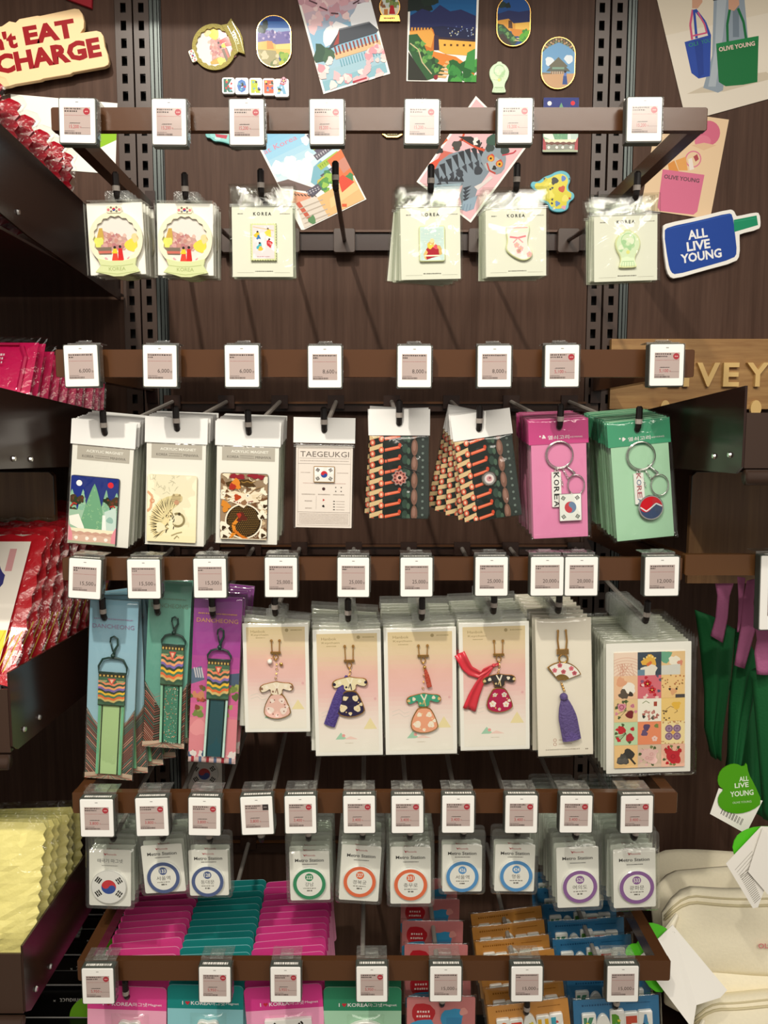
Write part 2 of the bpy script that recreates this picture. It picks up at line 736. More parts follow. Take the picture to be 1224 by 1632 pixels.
def upright(x0, x1, xs, label):
    t = thing('slotted_upright', label, 'upright', ((x0 + x1) / 2, 1.537, 0.1))
    cx = (x0 + x1) / 2
    sw, sh = 0.0052, 0.0088
    m = MB()
    a0, a1, s0, s1 = x0 - cx, x1 - cx, xs - sw - cx, xs + sw - cx
    zs = []
    z = z_a
    while z < 2.85:
        z += PITCH
    while z > 0.2:
        zs.append(z - 0.1)
        z -= PITCH
    zt, zb = 2.8, 0.0
    y = 0.0
    m.add([(a0, y, zb), (s0, y, zb), (s0, y, zt), (a0, y, zt)], [(0, 1, 2, 3)])
    m.add([(s1, y, zb), (a1, y, zb), (a1, y, zt), (s1, y, zt)], [(0, 1, 2, 3)])
    top = zt
    for zc in zs:
        m.add([(s0, y, zc + sh), (s1, y, zc + sh), (s1, y, top), (s0, y, top)], [(0, 1, 2, 3)])
        top = zc - sh
        d = 0.004       # folded edges of the slot
        c = [(s0, zc - sh), (s1, zc - sh), (s1, zc + sh), (s0, zc + sh)]
        for i in range(4):
            p, q = c[i], c[(i + 1) % 4]
            m.add([(p[0], y, p[1]), (p[0], y + d, p[1]), (q[0], y + d, q[1]), (q[0], y, q[1])], [(0, 1, 2, 3)])
    m.add([(s0, y, zb), (s1, y, zb), (s1, y, top), (s0, y, top)], [(0, 1, 2, 3)])
    m.add([(a0, y, zb), (a0, 0.05, zb), (a0, 0.05, zt), (a0, y, zt)], [(0, 1, 2, 3)])
    m.add([(a1, y, zb), (a1, y, zt), (a1, 0.05, zt), (a1, 0.05, zb)], [(0, 1, 2, 3)])
    m.build('slotted_face', M_UPRIGHT, t)
    MB().box(a0 + .001, 0.02, zb, a1 - .001, 0.045, zt).build('backing', M_BLACK, t)


upright(wx(185.5), wx(212.3), wx(198.8), 'brown slotted steel upright by the bay of red crinkled packs')
upright(wx(215.0), wx(239.2), wx(227.2), 'brown slotted steel upright joined to the metal strip of the snow globe bay')
upright(wx(946.9), wx(969.6), wx(957.2), 'dark slotted steel upright behind the vase magnet bags')
upright(wx(973.2), wx(997.2), wx(985.4), 'dark slotted steel upright joined to the strip by the tote bag posters')


def alu(p0, p1, label):
    x0, x1 = wx(p0), wx(p1)
    t = thing('channel_strip', label, 'strip', ((x0 + x1) / 2, 1.537, 0.1))
    h = (x1 - x0) / 2
    MB().box(-h, 0.004, 0, h, 0.05, 2.8).build('channel', mat('dark_channel', '#20211f', 0.4), t)
    for a, b in ((-h, -h * .45), (-h * .2, h * .35), (h * .5, h * .8)):
        MB().box(a, -0.002, 0, b, 0.006, 2.8).build('metal_rib', M_ALU, t)


alu(240.7, 257.5, 'ribbed aluminium strip beside the snow globe magnets')
alu(998.9, 1013.2, 'ribbed aluminium strip beside the big tote bag poster')

# ------------------------------------------------------------------ display frames: front rail and two arms
FR = [(81, 1128, 171, 208, 'topmost'), (88, 1107, 557, 601, 'second'), (99, 1088, 889, 925, 'third'), (115, 1080, 1263, 1296, 'fourth'), (123, 1069, 1531, 1563, 'lowest')]
FDESC = ['above the bagged magnets', 'above the minhwa magnet cards', 'above the hanbok keyrings', 'above the metro magnets', 'in front of the fanned pink and teal cards']
for (x0, x1, y0, y1, nm), ds in zip(FR, FDESC):
    a, b = P(x0, (y0 + y1) / 2, YF), P(x1, (y0 + y1) / 2, YF)
    zt, zb = P(600, y0, YF).z, P(600, y1, YF).z
    t = thing('merchandise_rack', f'{nm} brown metal rail with two arms {ds}', 'rack', ((a.x + b.x) / 2, YF, zb))
    h = (b.x - a.x) / 2
    pr = rrect(-h, 0, h, zt - zb, 0.0025, 3)
    MB().prism(pr, 0, 0.012, 0.0012).build('front_rail', M_RAIL, t)
    for sx in (-1, 1):
        xo, xi = sx * h, sx * (h - 0.019)
        MB().box(xo, 0.0125, 0.003, xi, 1.536 - YF, zt - zb - 0.003).build('side_arm', M_RAIL, t)
        MB().box(xo - .004 * sx, 1.53 - YF, -0.02, xi - .004 * sx, 1.5365 - YF, zt - zb + .02).build('bracket', M_DARKMETAL, t)

# ------------------------------------------------------------------ hook bars on the wall
HB = [(371, 402, 'topmost'), (641, 656, 'second'), (866, 882, 'third'), (1130, 1150, 'fourth'), (1332, 1352, 'lowest')]
for y0, y1, nm in HB:
    x0, x1 = wx(259), wx(945.5)
    zt, zb = P(600, y0, YW).z, P(600, y1, YW).z
    t = thing('hook_bar', f'{nm} dark metal bar that carries the long display hooks', 'bar', ((x0 + x1) / 2, YW, zb))
    h = (x1 - x0) / 2
    MB().box(-h, -0.016, 0, h, -0.0005, zt - zb).build('bar_face', M_DARKMETAL, t)
    MB().box(-h, -0.022, zt - zb - .004, h, -0.0165, zt - zb).build('bar_lip', M_RAIL, t)

# ------------------------------------------------------------------ hooks
WALLY = [384, 640, 873, 1140, 1341]
HOOKS = {
    0: [(188, 317), (297, 318), (417, 312), (535, 300), (686, 305), (822, 303), (1012, 316)],
    1: [(168, 691), (283, 684), (397, 690), (517, 686), (636, 675), (763, 684), (891, 681), (1015, 685)],
    2: [(167, 985), (252, 977), (340, 981), (439, 978), (555, 987), (672, 985), (786, 975), (889, 974), (1028, 990)],
    3: [(181, 1337), (260, 1336), (335, 1340), (417, 1338), (492, 1336), (578, 1334), (653, 1334), (738, 1332), (824, 1331), (917, 1334), (1010, 1335)],
    4: [(203, 1588), (330, 1590), (453, 1592), (577, 1592), (704, 1600), (838, 1613), (980, 1604)],
}
HNAME = {
    0: ['snow globe cases by the red packs', 'snow globe cases beside the stamp magnets', 'stamp magnet bags', 'empty air before the village postcard', 'little card magnet bags', 'sock magnet bags', 'vase magnet bags'],
    1: ['green mountain magnets', 'tiger magnets', 'dragon magnets', 'single flag pin card', 'flower pin pouch', 'fanned roof tile pouches', 'pink keyring cards', 'green keyring cards'],
    2: ['blue strap cards', 'teal strap cards', 'purple strap cards', 'tilted pale hanbok cards', 'navy hanbok keyrings', 'orange hanbok keyrings', 'red ribbon hanbok keyrings', 'fan tassel keyrings', 'sticker sheets'],
    3: ['flag disc magnets', 'navy ring magnets beside the flag discs', 'navy ring magnets by the bare hook', 'nothing under the black marked tag', 'green ring magnets', 'orange ring magnets beside the green ones', 'orange ring magnets beside the blue ones', 'blue ring magnets beside the orange ones', 'blue ring magnets beside the purple ones', 'purple ring magnets beside the blue ones', 'purple ring magnets ending their row'],
    4: ['pink cards nearest the black boxes', 'teal souvenir cards', 'pink cards between teal and green', 'green souvenir cards', 'red and blue bags', 'orange bags', 'blue bags'],
}
HK = {}
for r, hs in HOOKS.items():
    for i, (hx, hy) in enumerate(hs):
        H = P(hx, hy, YT)
        W = P(CX + (hx - CX) / 1.344, WALLY[r], YW - 0.018)
        HK[r, i] = (H, W)
        D = W - H
        nm = HNAME[r][i]
        lab = f'long metal display hook carrying the {nm}' if not nm.startswith(('empty', 'nothing')) else f'bare metal display hook with {nm}'
        t = thing('display_hook', lab, 'hook', H)
        if r == 0:
            MB().prism([(D.x + x, D.z + z) for x, z in rrect(-.0205, -.024, .0205, .021, .004, 4)], D.y - .012, D.y + .001, .001).build('back_plate', M_UPRIGHT, t)
        else:
            MB().box(D.x - .016, D.y - .008, D.z - .014, D.x + .016, D.y + .001, D.z + .012).build('back_plate', M_DARKMETAL, t)
        rm = M_DARKMETAL if r == 0 else M_ROD
        s = D.normalized()
        rr = 0.0041
        MB().tube([D * 0.99, D * .5, s * .004], rr, 8).build('rod', rm, t)
        up = Vector((-.02 if hx > 700 else .02, -.5, 1)).normalized()
        pts = [s * .0035, Vector((0, -.002, .0005)), Vector((0, -.0045, .004)), Vector((0, -.006, .009)) + up * 0]
        e = Vector((0, -.006, .009))
        MB().tube(pts, 0.0046, 10).build('lower_sleeve', M_TIP, t)
        MB().tube([e, e + Vector((0, -.001, .007))], 0.0053, 10).build('band', M_BAND, t)
        e2 = e + Vector((0, -.001, .007))
        MB().tube([e2, e2 + Vector((0, -.001, .016)), e2 + Vector((0, -.001, .0185))], [.0050, .0050, .003], 10).build('tip', M_TIP, t)

# ------------------------------------------------------------------ price tags
M_HOUSE = mat('tag_housing', '#474b45', 0.4)
M_SCREEN = print_mat('tag_screen', 0.12, 0.6)
M_FACE = mat('tag_face', '#f4f3ee', 0.28, coat=0.3)
K = '#3a3230'
PR = '#a8323c'


def tag_art(w, h, price, style, seed):
    """w,h in mm; art centred on the face"""
    A = Art(seed)
    x0, x1, z0, z1 = -w * .37, w * .37, -h * .31, h * .30
    A.rect(-w * .04, h * .41, w * .04, h * .425, '#8c8984')
    A.rect(x0, z0, x1, z1, '#b5a49e')
    W, H = x1 - x0, z1 - z0
    A.dashes(x0 + 1, z1 - H * .06, x0 + W * (.66 if style != 'plain' else .96), H * .055, K, .6, 1.3)
    A.dashes(x0 + 1, z1 - H * .15, x0 + W * (.5 if style != 'plain' else .22), H * .055, K, .6, 1.3)
    A.dashes(x0 + 1, z1 - H * .30, x1 - 1, H * .022, '#a06a68', .6, 1.6)
    if style == 'red':
        A.circ(x1 - W * .14, z1 - H * .15, W * .125, '#a5353f')
        A.dashes(x1 - W * .2, z1 - H * .15, x1 - W * .07, H * .045, '#d8b0ac', .5, .9)
    elif style == 'black':
        A.rect(x1 - W * .25, z1 - H * .25, x1, z1, '#352f2f')
        A.dashes(x1 - W * .2, z1 - H * .12, x1 - W * .06, H * .04, '#b5aaa6', .5, .9)
    if style == 'plain':
        A.text(price, x1 - W * .12, z0 + H * .31, H * .18, K, W * (.56 if len(price) > 5 else .47), align='r')
        A.text('원', x1 - W * .01, z0 + H * .285, H * .085, K, align='r')
    else:
        A.dashes(x0 + W * .24, z0 + H * .42, x0 + W * .6, H * .035, K, .5, 1)
        A.line([(x0 + W * .2, z0 + H * .41), (x0 + W * .62, z0 + H * .425)], H * .012, K)
        A.text(price, x0 + W * .2, z0 + H * .28, H * .15, PR, W * .36, align='l')
        A.text('원', x0 + W * .60, z0 + H * .27, H * .06, PR, align='l')
        A.line([(x0 + W * .65, z0 + H * .25), (x1, z0 + H * .25)], H * .015, '#8a7a76')
    x = x0 + .6
    while x < x0 + W * .62:
        b = A.r.uniform(.25, .7)
        A.rect(x, z0 + .5, x + b, z0 + H * .085, K, keep=True)
        x += b + A.r.uniform(.25, .6)
    A.k += 1
    A.dashes(x0 + .6, z0 + H * .125, x0 + W * .4, H * .02, K)
    return A


TAGS = [
    # row, corners (TL, TR, BR, BL) of the white face, price, style, what it stands over
    (0, (93.7, 156), (151, 157), (152, 228), (95.5, 228), '15,200', 'red', 'at the corner over the green marked sheet'),
    (0, (242, 157.5), (296, 157.5), (297, 230.6), (243, 230.6), '15,200', 'red', 'crossing the aluminium strip'),
    (0, (365.4, 158), (420, 158), (421, 231), (366.5, 231), '15,200', 'red', 'hiding the teal cloud magnet'),
    (0, (493.6, 158), (547.5, 158), (548, 230), (494.4, 230), '15,200', 'red', 'over the village postcard'),
    (0, (646, 158), (700, 158), (699, 229), (645, 229), '15,200', 'red', 'half glared beside the tiger postcard'),
    (0, (794.5, 156.5), (849, 156), (848, 228), (793, 228), '15,200', 'red', 'covering the tiger postcard corner'),
    (0, (1000.5, 154.5), (1056, 155), (1054, 225), (999, 225.5), '15,200', 'red', 'at the corner before the tote posters'),
    (1, (101, 551), (154, 549), (158, 616), (104, 616.5), '6,000', 'plain', 'beside the pink pouches'),
    (1, (227.7, 550), (281, 550), (282, 616.6), (228.6, 616.6), '6,000', 'plain', 'over the tiger magnets'),
    (1, (358, 550), (412, 550), (413, 617), (359, 617), '6,000', 'plain', 'over the dragon magnets'),
    (1, (491, 551), (544, 551), (544.5, 618), (491.5, 618), '8,600', 'plain', 'over the flag pin card'),
    (1, (634, 551), (687.5, 551), (687, 617.5), (633.5, 617.5), '8,000', 'plain', 'over the flower pin pouch'),
    (1, (762, 551), (815, 550.5), (814.5, 617), (761, 617), '8,000', 'plain', 'over the fanned tile pouches'),
    (1, (869.5, 550), (923.5, 549.5), (922, 616), (868.5, 617), '5,100', 'red', 'over the pink keyring cards'),
    (1, (1037, 548), (1090.5, 549), (1089, 615), (1035, 615), '5,100', 'red', 'before the wooden sign'),
    (2, (111.5, 890), (160.5, 892), (160, 955), (107.5, 953), '15,500', 'plain', 'beside the red snack packs'),
    (2, (202.4, 892), (254, 892), (256, 954.5), (204, 953.5), '15,500', 'plain', 'over the teal strap cards'),
    (2, (308, 891), (359.5, 890.5), (361, 953), (309.5, 952.5), '15,500', 'plain', 'over the purple strap cards'),
    (2, (422, 889), (473.4, 889), (473.4, 951.6), (422.5, 952), '25,000', 'plain', 'over the tilted pale hanbok card'),
    (2, (538, 889), (588.5, 889), (588, 951.6), (538, 951.6), '25,000', 'plain', 'over the navy hanbok keyrings'),
    (2, (638.4, 889), (689.5, 889), (689, 951), (638.6, 951), '25,000', 'plain', 'over the orange hanbok keyrings'),
    (2, (758, 888), (809.6, 888), (809, 950), (757.5, 949.5), '25,000', 'plain', 'over the ribbon hanbok keyrings'),
    (2, (846.5, 888), (898.5, 888), (898, 950), (845.8, 949), '20,000', 'plain', 'first of the touching pair over the fan keyrings'),
    (2, (901.5, 888), (953, 888), (952.5, 950), (900, 949), '20,000', 'plain', 'second of the touching pair over the fan keyrings'),
    (2, (1028.5, 887.5), (1083, 888), (1081, 950), (1028, 949.5), '12,000', 'plain', 'over the sticker sheets'),
    (3, (127, 1275), (180, 1274), (181, 1333), (129, 1334.5), '3,800', 'red', 'over the flag disc magnets'),
    (3, (214, 1273), (267.5, 1272), (268, 1332), (219, 1333), '3,800', 'red', 'over the navy rings beside the flag discs'),
    (3, (300.5, 1272), (351.5, 1272), (351, 1331.5), (300.5, 1332), '3,800', 'red', 'over the navy rings by the bare hook'),
    (3, (382.6, 1271), (433.5, 1269.5), (436.5, 1329.5), (386, 1331), '3,800', 'black', 'with a black square over the bare hook'),
    (3, (453.3, 1269.5), (503, 1269), (504.5, 1328.5), (455, 1328.5), '3,400', 'red', 'over the green rings'),
    (3, (547, 1269), (597.5, 1269), (598, 1328), (548, 1328), '3,400', 'red', 'over the orange rings beside the green'),
    (3, (624, 1269), (674.7, 1269), (674.7, 1328), (624.5, 1328), '3,400', 'red', 'over the orange rings beside the blue'),
    (3, (705, 1268.5), (756, 1268.5), (755.5, 1327.5), (704.5, 1327.5), '3,400', 'red', 'over the blue rings beside the orange'),
    (3, (806, 1268.5), (857, 1268.5), (856, 1328), (805, 1327.5), '3,400', 'red', 'over the blue rings beside the purple'),
    (3, (893.5, 1268.5), (944.5, 1269), (943, 1327.5), (892, 1327), '3,400', 'red', 'over the purple rings beside the blue'),
    (3, (990, 1269), (1041, 1269), (1040, 1328), (989, 1327.5), '3,400', 'red', 'over the purple rings ending their row'),
    (4, (130, 1544.5), (180, 1544), (182, 1599.5), (132, 1600.5), '5,950', 'red', 'over the pink cards nearest the black boxes'),
    (4, (317, 1542), (367, 1542), (367.5, 1598), (317.5, 1598), '5,950', 'red', 'over the teal cards'),
    (4, (431, 1542), (479, 1542), (479, 1597), (431.5, 1597.5), '5,950', 'red', 'over the pink cards beside the green ones'),
    (4, (568, 1541), (617, 1541), (617.5, 1597), (568.5, 1597), '5,950', 'red', 'over the green cards'),
    (4, (685.5, 1541), (735.6, 1541), (735, 1596.5), (685.5, 1596.5), '15,000', 'plain', 'over the red and blue bags'),
    (4, (815, 1541), (865, 1541), (864.5, 1596.5), (815, 1596.5), '15,000', 'plain', 'over the orange bags'),
    (4, (968.5, 1540.5), (1018, 1540.5), (1017, 1597), (967.5, 1597), '15,000', 'plain', 'over the blue bags'),
]
RN = ['top', 'second', 'third', 'fourth', 'lowest']


def price_tag(corners, price, style, label, seed, Y=YF - 0.028, clip=0.030):
    C, wd, ht, roll = quad(*corners, Y)
    t = thing('price_tag', label, 'price tag', C, (0, roll, 0), 'price tags on the rails')
    hw, hh = wd / 2, ht / 2
    MB().prism(rrect(-hw, -hh, hw, hh, .002, 3), 0, .003, .0006).build('face', M_FACE, t)
    hs = MB().prism(rrect(-hw - .0012, -hh - .0012, hw + .0012, hh + .0012, .002, 3), .0015, .0150)
    hs.build('housing', M_HOUSE, t)
    tag_art(wd * 1000, ht * 1000, price, style, seed).build('printed_screen', t, -.0003, M_SCREEN)
    mk = MB()
    R = random.Random(seed)
    x = -hw * .8
    while x < hw * .8:
        b = R.uniform(.0008, .003)
        mk.box(x, .005, hh + .00125, x + b, .0095, hh + .0016)
        x += b + R.uniform(.0004, .0012)
    mk.build('code_marking', M_WHITE, t)
    cl = MB()
    cl.box(-hw, .0155, -hh * .9, hw, .0165, hh + .0045)
    cl.box(-hw, .0166, hh + .0035, hw, .042, hh + .0045)
    cl.box(-hw * .45, .0128, hh + .0047, hw * .45, .034, hh + .0060)
    cl.box(-hw * .4, .020, hh + .0062, hw * .4, .022, hh + .0085)
    cl.box(hw + .0016, .002, -hh * .75, hw + .0024, .0160, hh + .001)
    cl.build('clear_clip', M_TAB, t)
    return t


for i, (r, a, b, c, d, price, style, where) in enumerate(TAGS):
    price_tag((a, b, c, d), price, style, f'{RN[r]} rail price tag reading {price} {where}', 100 + i)
# ------------------------------------------------------------------ hanging goods


class Prod:
    """one hanging pack: root at its hook hole, a flat area of w x h mm centred at (ox, oz)"""

    def __init__(s, key, corners, name, label, cat, group, dy=0.0):
        r, i = key
        s.H, s.W = HK[key]
        s.dir = (s.W - s.H).normalized()
        C, wd, ht, roll = quad(*corners, YT + dy)
        s.loc = s.H + Vector((0, dy, 0))
        s.rot = (0, roll, 0)
        s.desc = label
        s.root = thing(name, label + ', frontmost of its stack', cat, s.loc, s.rot, group)
        d = local(s.root, C)
        s.o = (d.x, 0, d.z)
        s.w, s.h = wd * 1000, ht * 1000

    def fx(s, f):
        return (-0.5 + f) * s.w

    def fz(s, f):
        return (0.5 - f) * s.h

    def art(s, A, name, y, parent=None, m=None):
        return A.build(name, parent or s.root, y, m, s.o)

    def mb(s, m, name, mats, parent=None, smooth=False, kind=None):
        return m.build(name, mats, parent or s.root, smooth, kind, s.o)

    def hole_mm(s):
        return -s.o[0] * 1000, -s.o[2] * 1000

    def card(s, f0, f1, name='backing_card', m=None, r=1.0, y=0.0, th=.0006, fx0=0, fx1=1):
        pts = sc_pts(rrect(s.fx(fx0), s.fz(f1), s.fx(fx1), s.fz(f0), r, 4))
        return s.mb(MB().prism(pts, y, y + th), name, m or M_WHITE)

    def bag(s, f0=0.0, f1=1.0, fx0=-.02, fx1=1.02, bulge=5.0, seed=1, m=None, wr=1.0, name='clear_bag', nx=22, nz=30):
        x0, x1, z0, z1 = s.fx(fx0), s.fx(fx1), s.fz(f1), s.fz(f0)

        def fr(u, v):
            e = min(1, 6 * min(u, 1 - u, v, 1 - v))
            b = bulge * (max(0, sin(pi * u)) * max(0, sin(pi * v))) ** .45
            p = Vector((u * 3.2 + seed * 7.1, v * 5, seed * 3.7))
            q = noise.noise(p) * 1.0 + abs(noise.noise(p * 2.3)) * .9
            a = atan2(v - .5, u - .5)
            q += .6 * noise.noise(Vector((cos(a) * 3 + seed, sin(a) * 3, seed * .3)))
            for ca in (.82, pi - .82, pi + 1.0, -1.0):
                da = (atan2((v - .45) * 1.5, u - .5) - ca + pi) % (2 * pi) - pi
                q += 1.5 * math.exp(-(da / .10) ** 2) * min(1, 3 * hypot(u - .5, v - .45))
            y = -b - .4 - wr * q * e
            return ((x0 + (x1 - x0) * u) * .001, min(y, -.2) * .001, (z0 + (z1 - z0) * v) * .001)

        def bk(u, v):
            return ((x0 + (x1 - x0) * u) * .001, .0016, (z0 + (z1 - z0) * v) * .001)
        return s.mb(MB().grid(fr, nx, nz, back=bk), name, m or M_FILM, smooth=True)

    def strip(s, f, hgt=1.2, y=-.001, name='seal_strip'):
        m = MB()
        for d in (0, 2.2):
            m.box(s.fx(0) * .001, y - .0006, (s.fz(f) - d - hgt * .5) * .001, s.fx(1) * .001, y, (s.fz(f) - d) * .001)
        return s.mb(m, name, film_mat('seal', rough=.2, base=.25, milk=.35))

    def stack(s, n, sp, jr=2.0, jx=1.5, seed=1, droll=0.0, dx=0.0):
        R = random.Random(seed)
        for k in range(2, n + 1):
            t = sp * (k - 1) * .001
            loc = s.loc + s.dir * t + Vector((R.uniform(-jx, jx) * .001 + dx * .001 * (k - 1), 0, R.uniform(-.6, .6) * .001))
            rot = (0, s.rot[1] + rad(R.uniform(-jr, jr) + droll * (k - 1)), 0)
            dup(s.root, loc, rot, f'{s.desc}, {ORD[k]} in its stack')
        return s


def lens(pts, k):
    cx = sum(p[0] for p in pts) / len(pts)
    cz = sum(p[1] for p in pts) / len(pts)
    return [(cx + (x - cx) * k, cz + (z - cz) * k) for x, z in pts]


def mountain_art(x0, z0, x1, z1, seed=3, dark=False):
    A = Art(seed)
    W, H = x1 - x0, z1 - z0
    A.clip = (x0, z0, x1, z1)
    X = lambda f: x0 + W * f
    Z = lambda f: z1 - H * f
    A.rect(x0, z0, x1, z1, '#20307e')
    A.circ(X(.17), Z(.105), W * .062, '#f4eff0')
    A.circ(X(.83), Z(.10), W * .062, '#dd2633')

    def peak(cx, top, hw, bot, col, hi):
        pts = []
        for i in range(15):
            t = i / 14
            u = 2 * t - 1
            pts.append((X(cx + hw * u), Z(top + (bot - top) * abs(u) ** 1.25)))
        A.poly(pts, col)
        for i in range(26):
            u = A.r.uniform(-.7, .7)
            v = A.r.uniform(abs(u) ** 1.2 + .06, 1)
            cx2, cz2, r = X(cx + hw * u), Z(top + (bot - top) * v), W * A.r.uniform(.012, .03)
            a = A.r.uniform(0, 360)
            A.ring(cx2, cz2, r * .7, r, hi, 7, a, a + 230)
    for cx, top, hw, bot in ((.03, .2, .12, .5), (.26, .19, .11, .55), (.75, .17, .11, .55), (.97, .2, .12, .5)):
        peak(cx, top, hw, bot, '#86b79a', '#b4d6ae')
    peak(.5, .095, .30, .80, '#6ea47e', '#a6cf9a')
    for sx in (0, 1):
        for fx, fz, r in ((.05, .34, .09), (.14, .37, .08), (.23, .33, .07), (.06, .52, .09), (.14, .55, .07)):
            if sx and fz > .5:
                continue
            A.blob(X(fx if not sx else 1 - fx), Z(fz), W * r, A.r.choice(['#2f3b24', '#27321f', '#4a3a26']), .35, 16)
            A.blob(X(fx if not sx else 1 - fx) + 2, Z(fz) + 1, W * r * .35, '#6a3a28', .4, 10)
        A.line([(X(.02 if not sx else .98), Z(.46)), (X(.08 if not sx else .92), Z(.40)), (X(.15 if not sx else .85), Z(.42))], W * .03, '#b3382f')
    A.rect(x0, z0, x1, Z(.5), '#9dc0a4')
    peak(.5, .095, .30, .80, '#6ea47e', '#a6cf9a')
    A.poly([(X(.0), Z(.60)), (X(.2), Z(.56)), (X(.33), Z(.76)), (X(.30), Z(.80)), (X(.03), Z(.72))], '#f2efe2')
    A.poly([(X(.74), Z(.5)), (X(.98), Z(.42)), (X(1), Z(.8)), (X(.72), Z(.8))], '#c2d8cd')
    A.blob(X(.86), Z(.62), W * .07, '#93b8ac', .2)
    A.poly([(X(.7), Z(.55)), (X(.76), Z(.55)), (X(.8), Z(.8)), (X(.7), Z(.8))], '#eaf0e8')
    A.rect(x0, z0, x1, Z(.77), '#ece6c6')
    wave = [(X(i / 24), Z(.83) + H * .018 * abs(sin(pi * i / 4))) for i in range(25)]
    A.poly([(x0, z0), (x1, z0)] + wave[::-1], '#c9a08c' if not dark else '#6b3a2a')
    wave = [(X(i / 24), Z(.875) + H * .016 * abs(sin(pi * (i + 2) / 4))) for i in range(25)]
    A.poly([(x0, z0), (x1, z0)] + wave[::-1], '#d8b5a0' if not dark else '#8d8f83')
    for f in (.17, .40, .57, .8):
        A.blob(X(f), Z(.915), W * .04, '#f5efe2', .2, 8)
    for sx in (0, 1):
        c = '#e2909a' if not dark else '#a8323a'
        A.poly([(X(sx), Z(.72)), (X(sx), Z(1)), (X(abs(sx - .10)), Z(1)), (X(abs(sx - .09)), Z(.86)), (X(abs(sx - .05)), Z(.78))], c)
    A.poly([(x0, z0), (x1, z0), (x1, Z(.965)), (X(.7), Z(.955)), (X(.4), Z(.97)), (x0, Z(.96))], '#a8b295')
    return A


def tiger_art(x0, z0, x1, z1):
    A = Art(5)
    W, H = x1 - x0, z1 - z0
    A.clip = (x0, z0, x1, z1)
    X = lambda f: x0 + W * f
    Z = lambda f: z1 - H * f
    A.grad(x0, z0, x1, z1, ['#f2e6b8', '#f6eecd', '#f4ebce'], 10)
    for i in range(26):     # pine needles
        a = A.r.uniform(.3, 2.8)
        x, z = X(A.r.uniform(.05, .6)), Z(A.r.uniform(.02, .3))
        A.line([(x, z), (x + W * .08 * cos(a), z + W * .1 * sin(a))], W * .012, '#cfc7aa')
    A.line([(X(0), Z(.25)), (X(.1), Z(.32)), (X(.07), Z(.5)), (X(.0), Z(.55))], W * .05, '#dba982')
    A.ring(X(.1), Z(.39), W * .03, W * .05, '#cf8f6a', 12)
    body = [(.52, .30), (.66, .30), (.70, .36), (.62, .44), (.52, .5), (.5, .6), (.46, .68), (.40, .8), (.3, .9), (.16, .93), (.08, .82), (.06, .66), (.12, .5), (.25, .38), (.4, .32)]
    A.poly([(X(a), Z(b)) for a, b in body], '#e9d9a4')
    for i in range(34):     # stripes fanning over the back
        t = i / 33
        a = rad(70 + 158 * t)
        cxx, czz = .50 - .06 * t, .62 + .10 * t
        r1 = .40 - .03 * sin(i * 1.7)
        r0 = r1 * (.38 if i % 2 else .62)
        ox, oz = cxx + r1 * cos(a) * 1.02, czz - r1 * sin(a) * .80
        ix, iz = cxx + r0 * cos(a + .10), czz - r0 * sin(a + .10) * .80
        mx, mz = (ox + ix) / 2, (oz + iz) / 2
        wd = .010
        nx_, nz_ = sin(a), cos(a)
        A.poly([(X(ox), Z(oz)), (X(mx + wd * nx_), Z(mz + wd * nz_)), (X(ix), Z(iz)), (X(mx - wd * nx_ * .4), Z(mz - wd * nz_ * .4))], A.r.choice(['#4b3f28', '#5a4d34', '#3d3320']))
    A.blob(X(.60), Z(.345), W * .11, '#dcc898', .15)
    for k in range(4):
        A.line([(X(.5), Z(.31 + .025 * k)), (X(.68), Z(.305 + .027 * k))], W * .012, '#8d7a56')
    A.circ(X(.6), Z(.40), W * .05, '#cd9a78')
    for s_ in (.54, .66):
        A.circ(X(s_), Z(.29), W * .025, '#a8946a', n=8)
    for i in range(26):
        x, z = A.r.uniform(.34, .56), A.r.uniform(.5, .82)
        A.line([(X(x), Z(z)), (X(x + A.r.uniform(-.06, .06)), Z(z + A.r.uniform(.01, .05)))], W * A.r.uniform(.008, .022), A.r.choice(['#5c4d33', '#84734e', '#3f3522', '#a8976a']))
    A.ring(X(.63), Z(.66), W * .11, W * .15, '#8d8058', 18, -120, 120)
    A.circ(X(.66), Z(.57), W * .03, '#4b3f28')
    A.blob(X(.28), Z(.78), W * .1, '#efe4bd', .3)
    A.line([(X(.5), Z(.9)), (X(.62), Z(.86)), (X(.72), Z(.84))], W * .02, '#b3a678')
    A.line([(X(.56), Z(.95)), (X(.62), Z(.9)), (X(.66), Z(.93))], W * .015, '#9c9068')
    return A


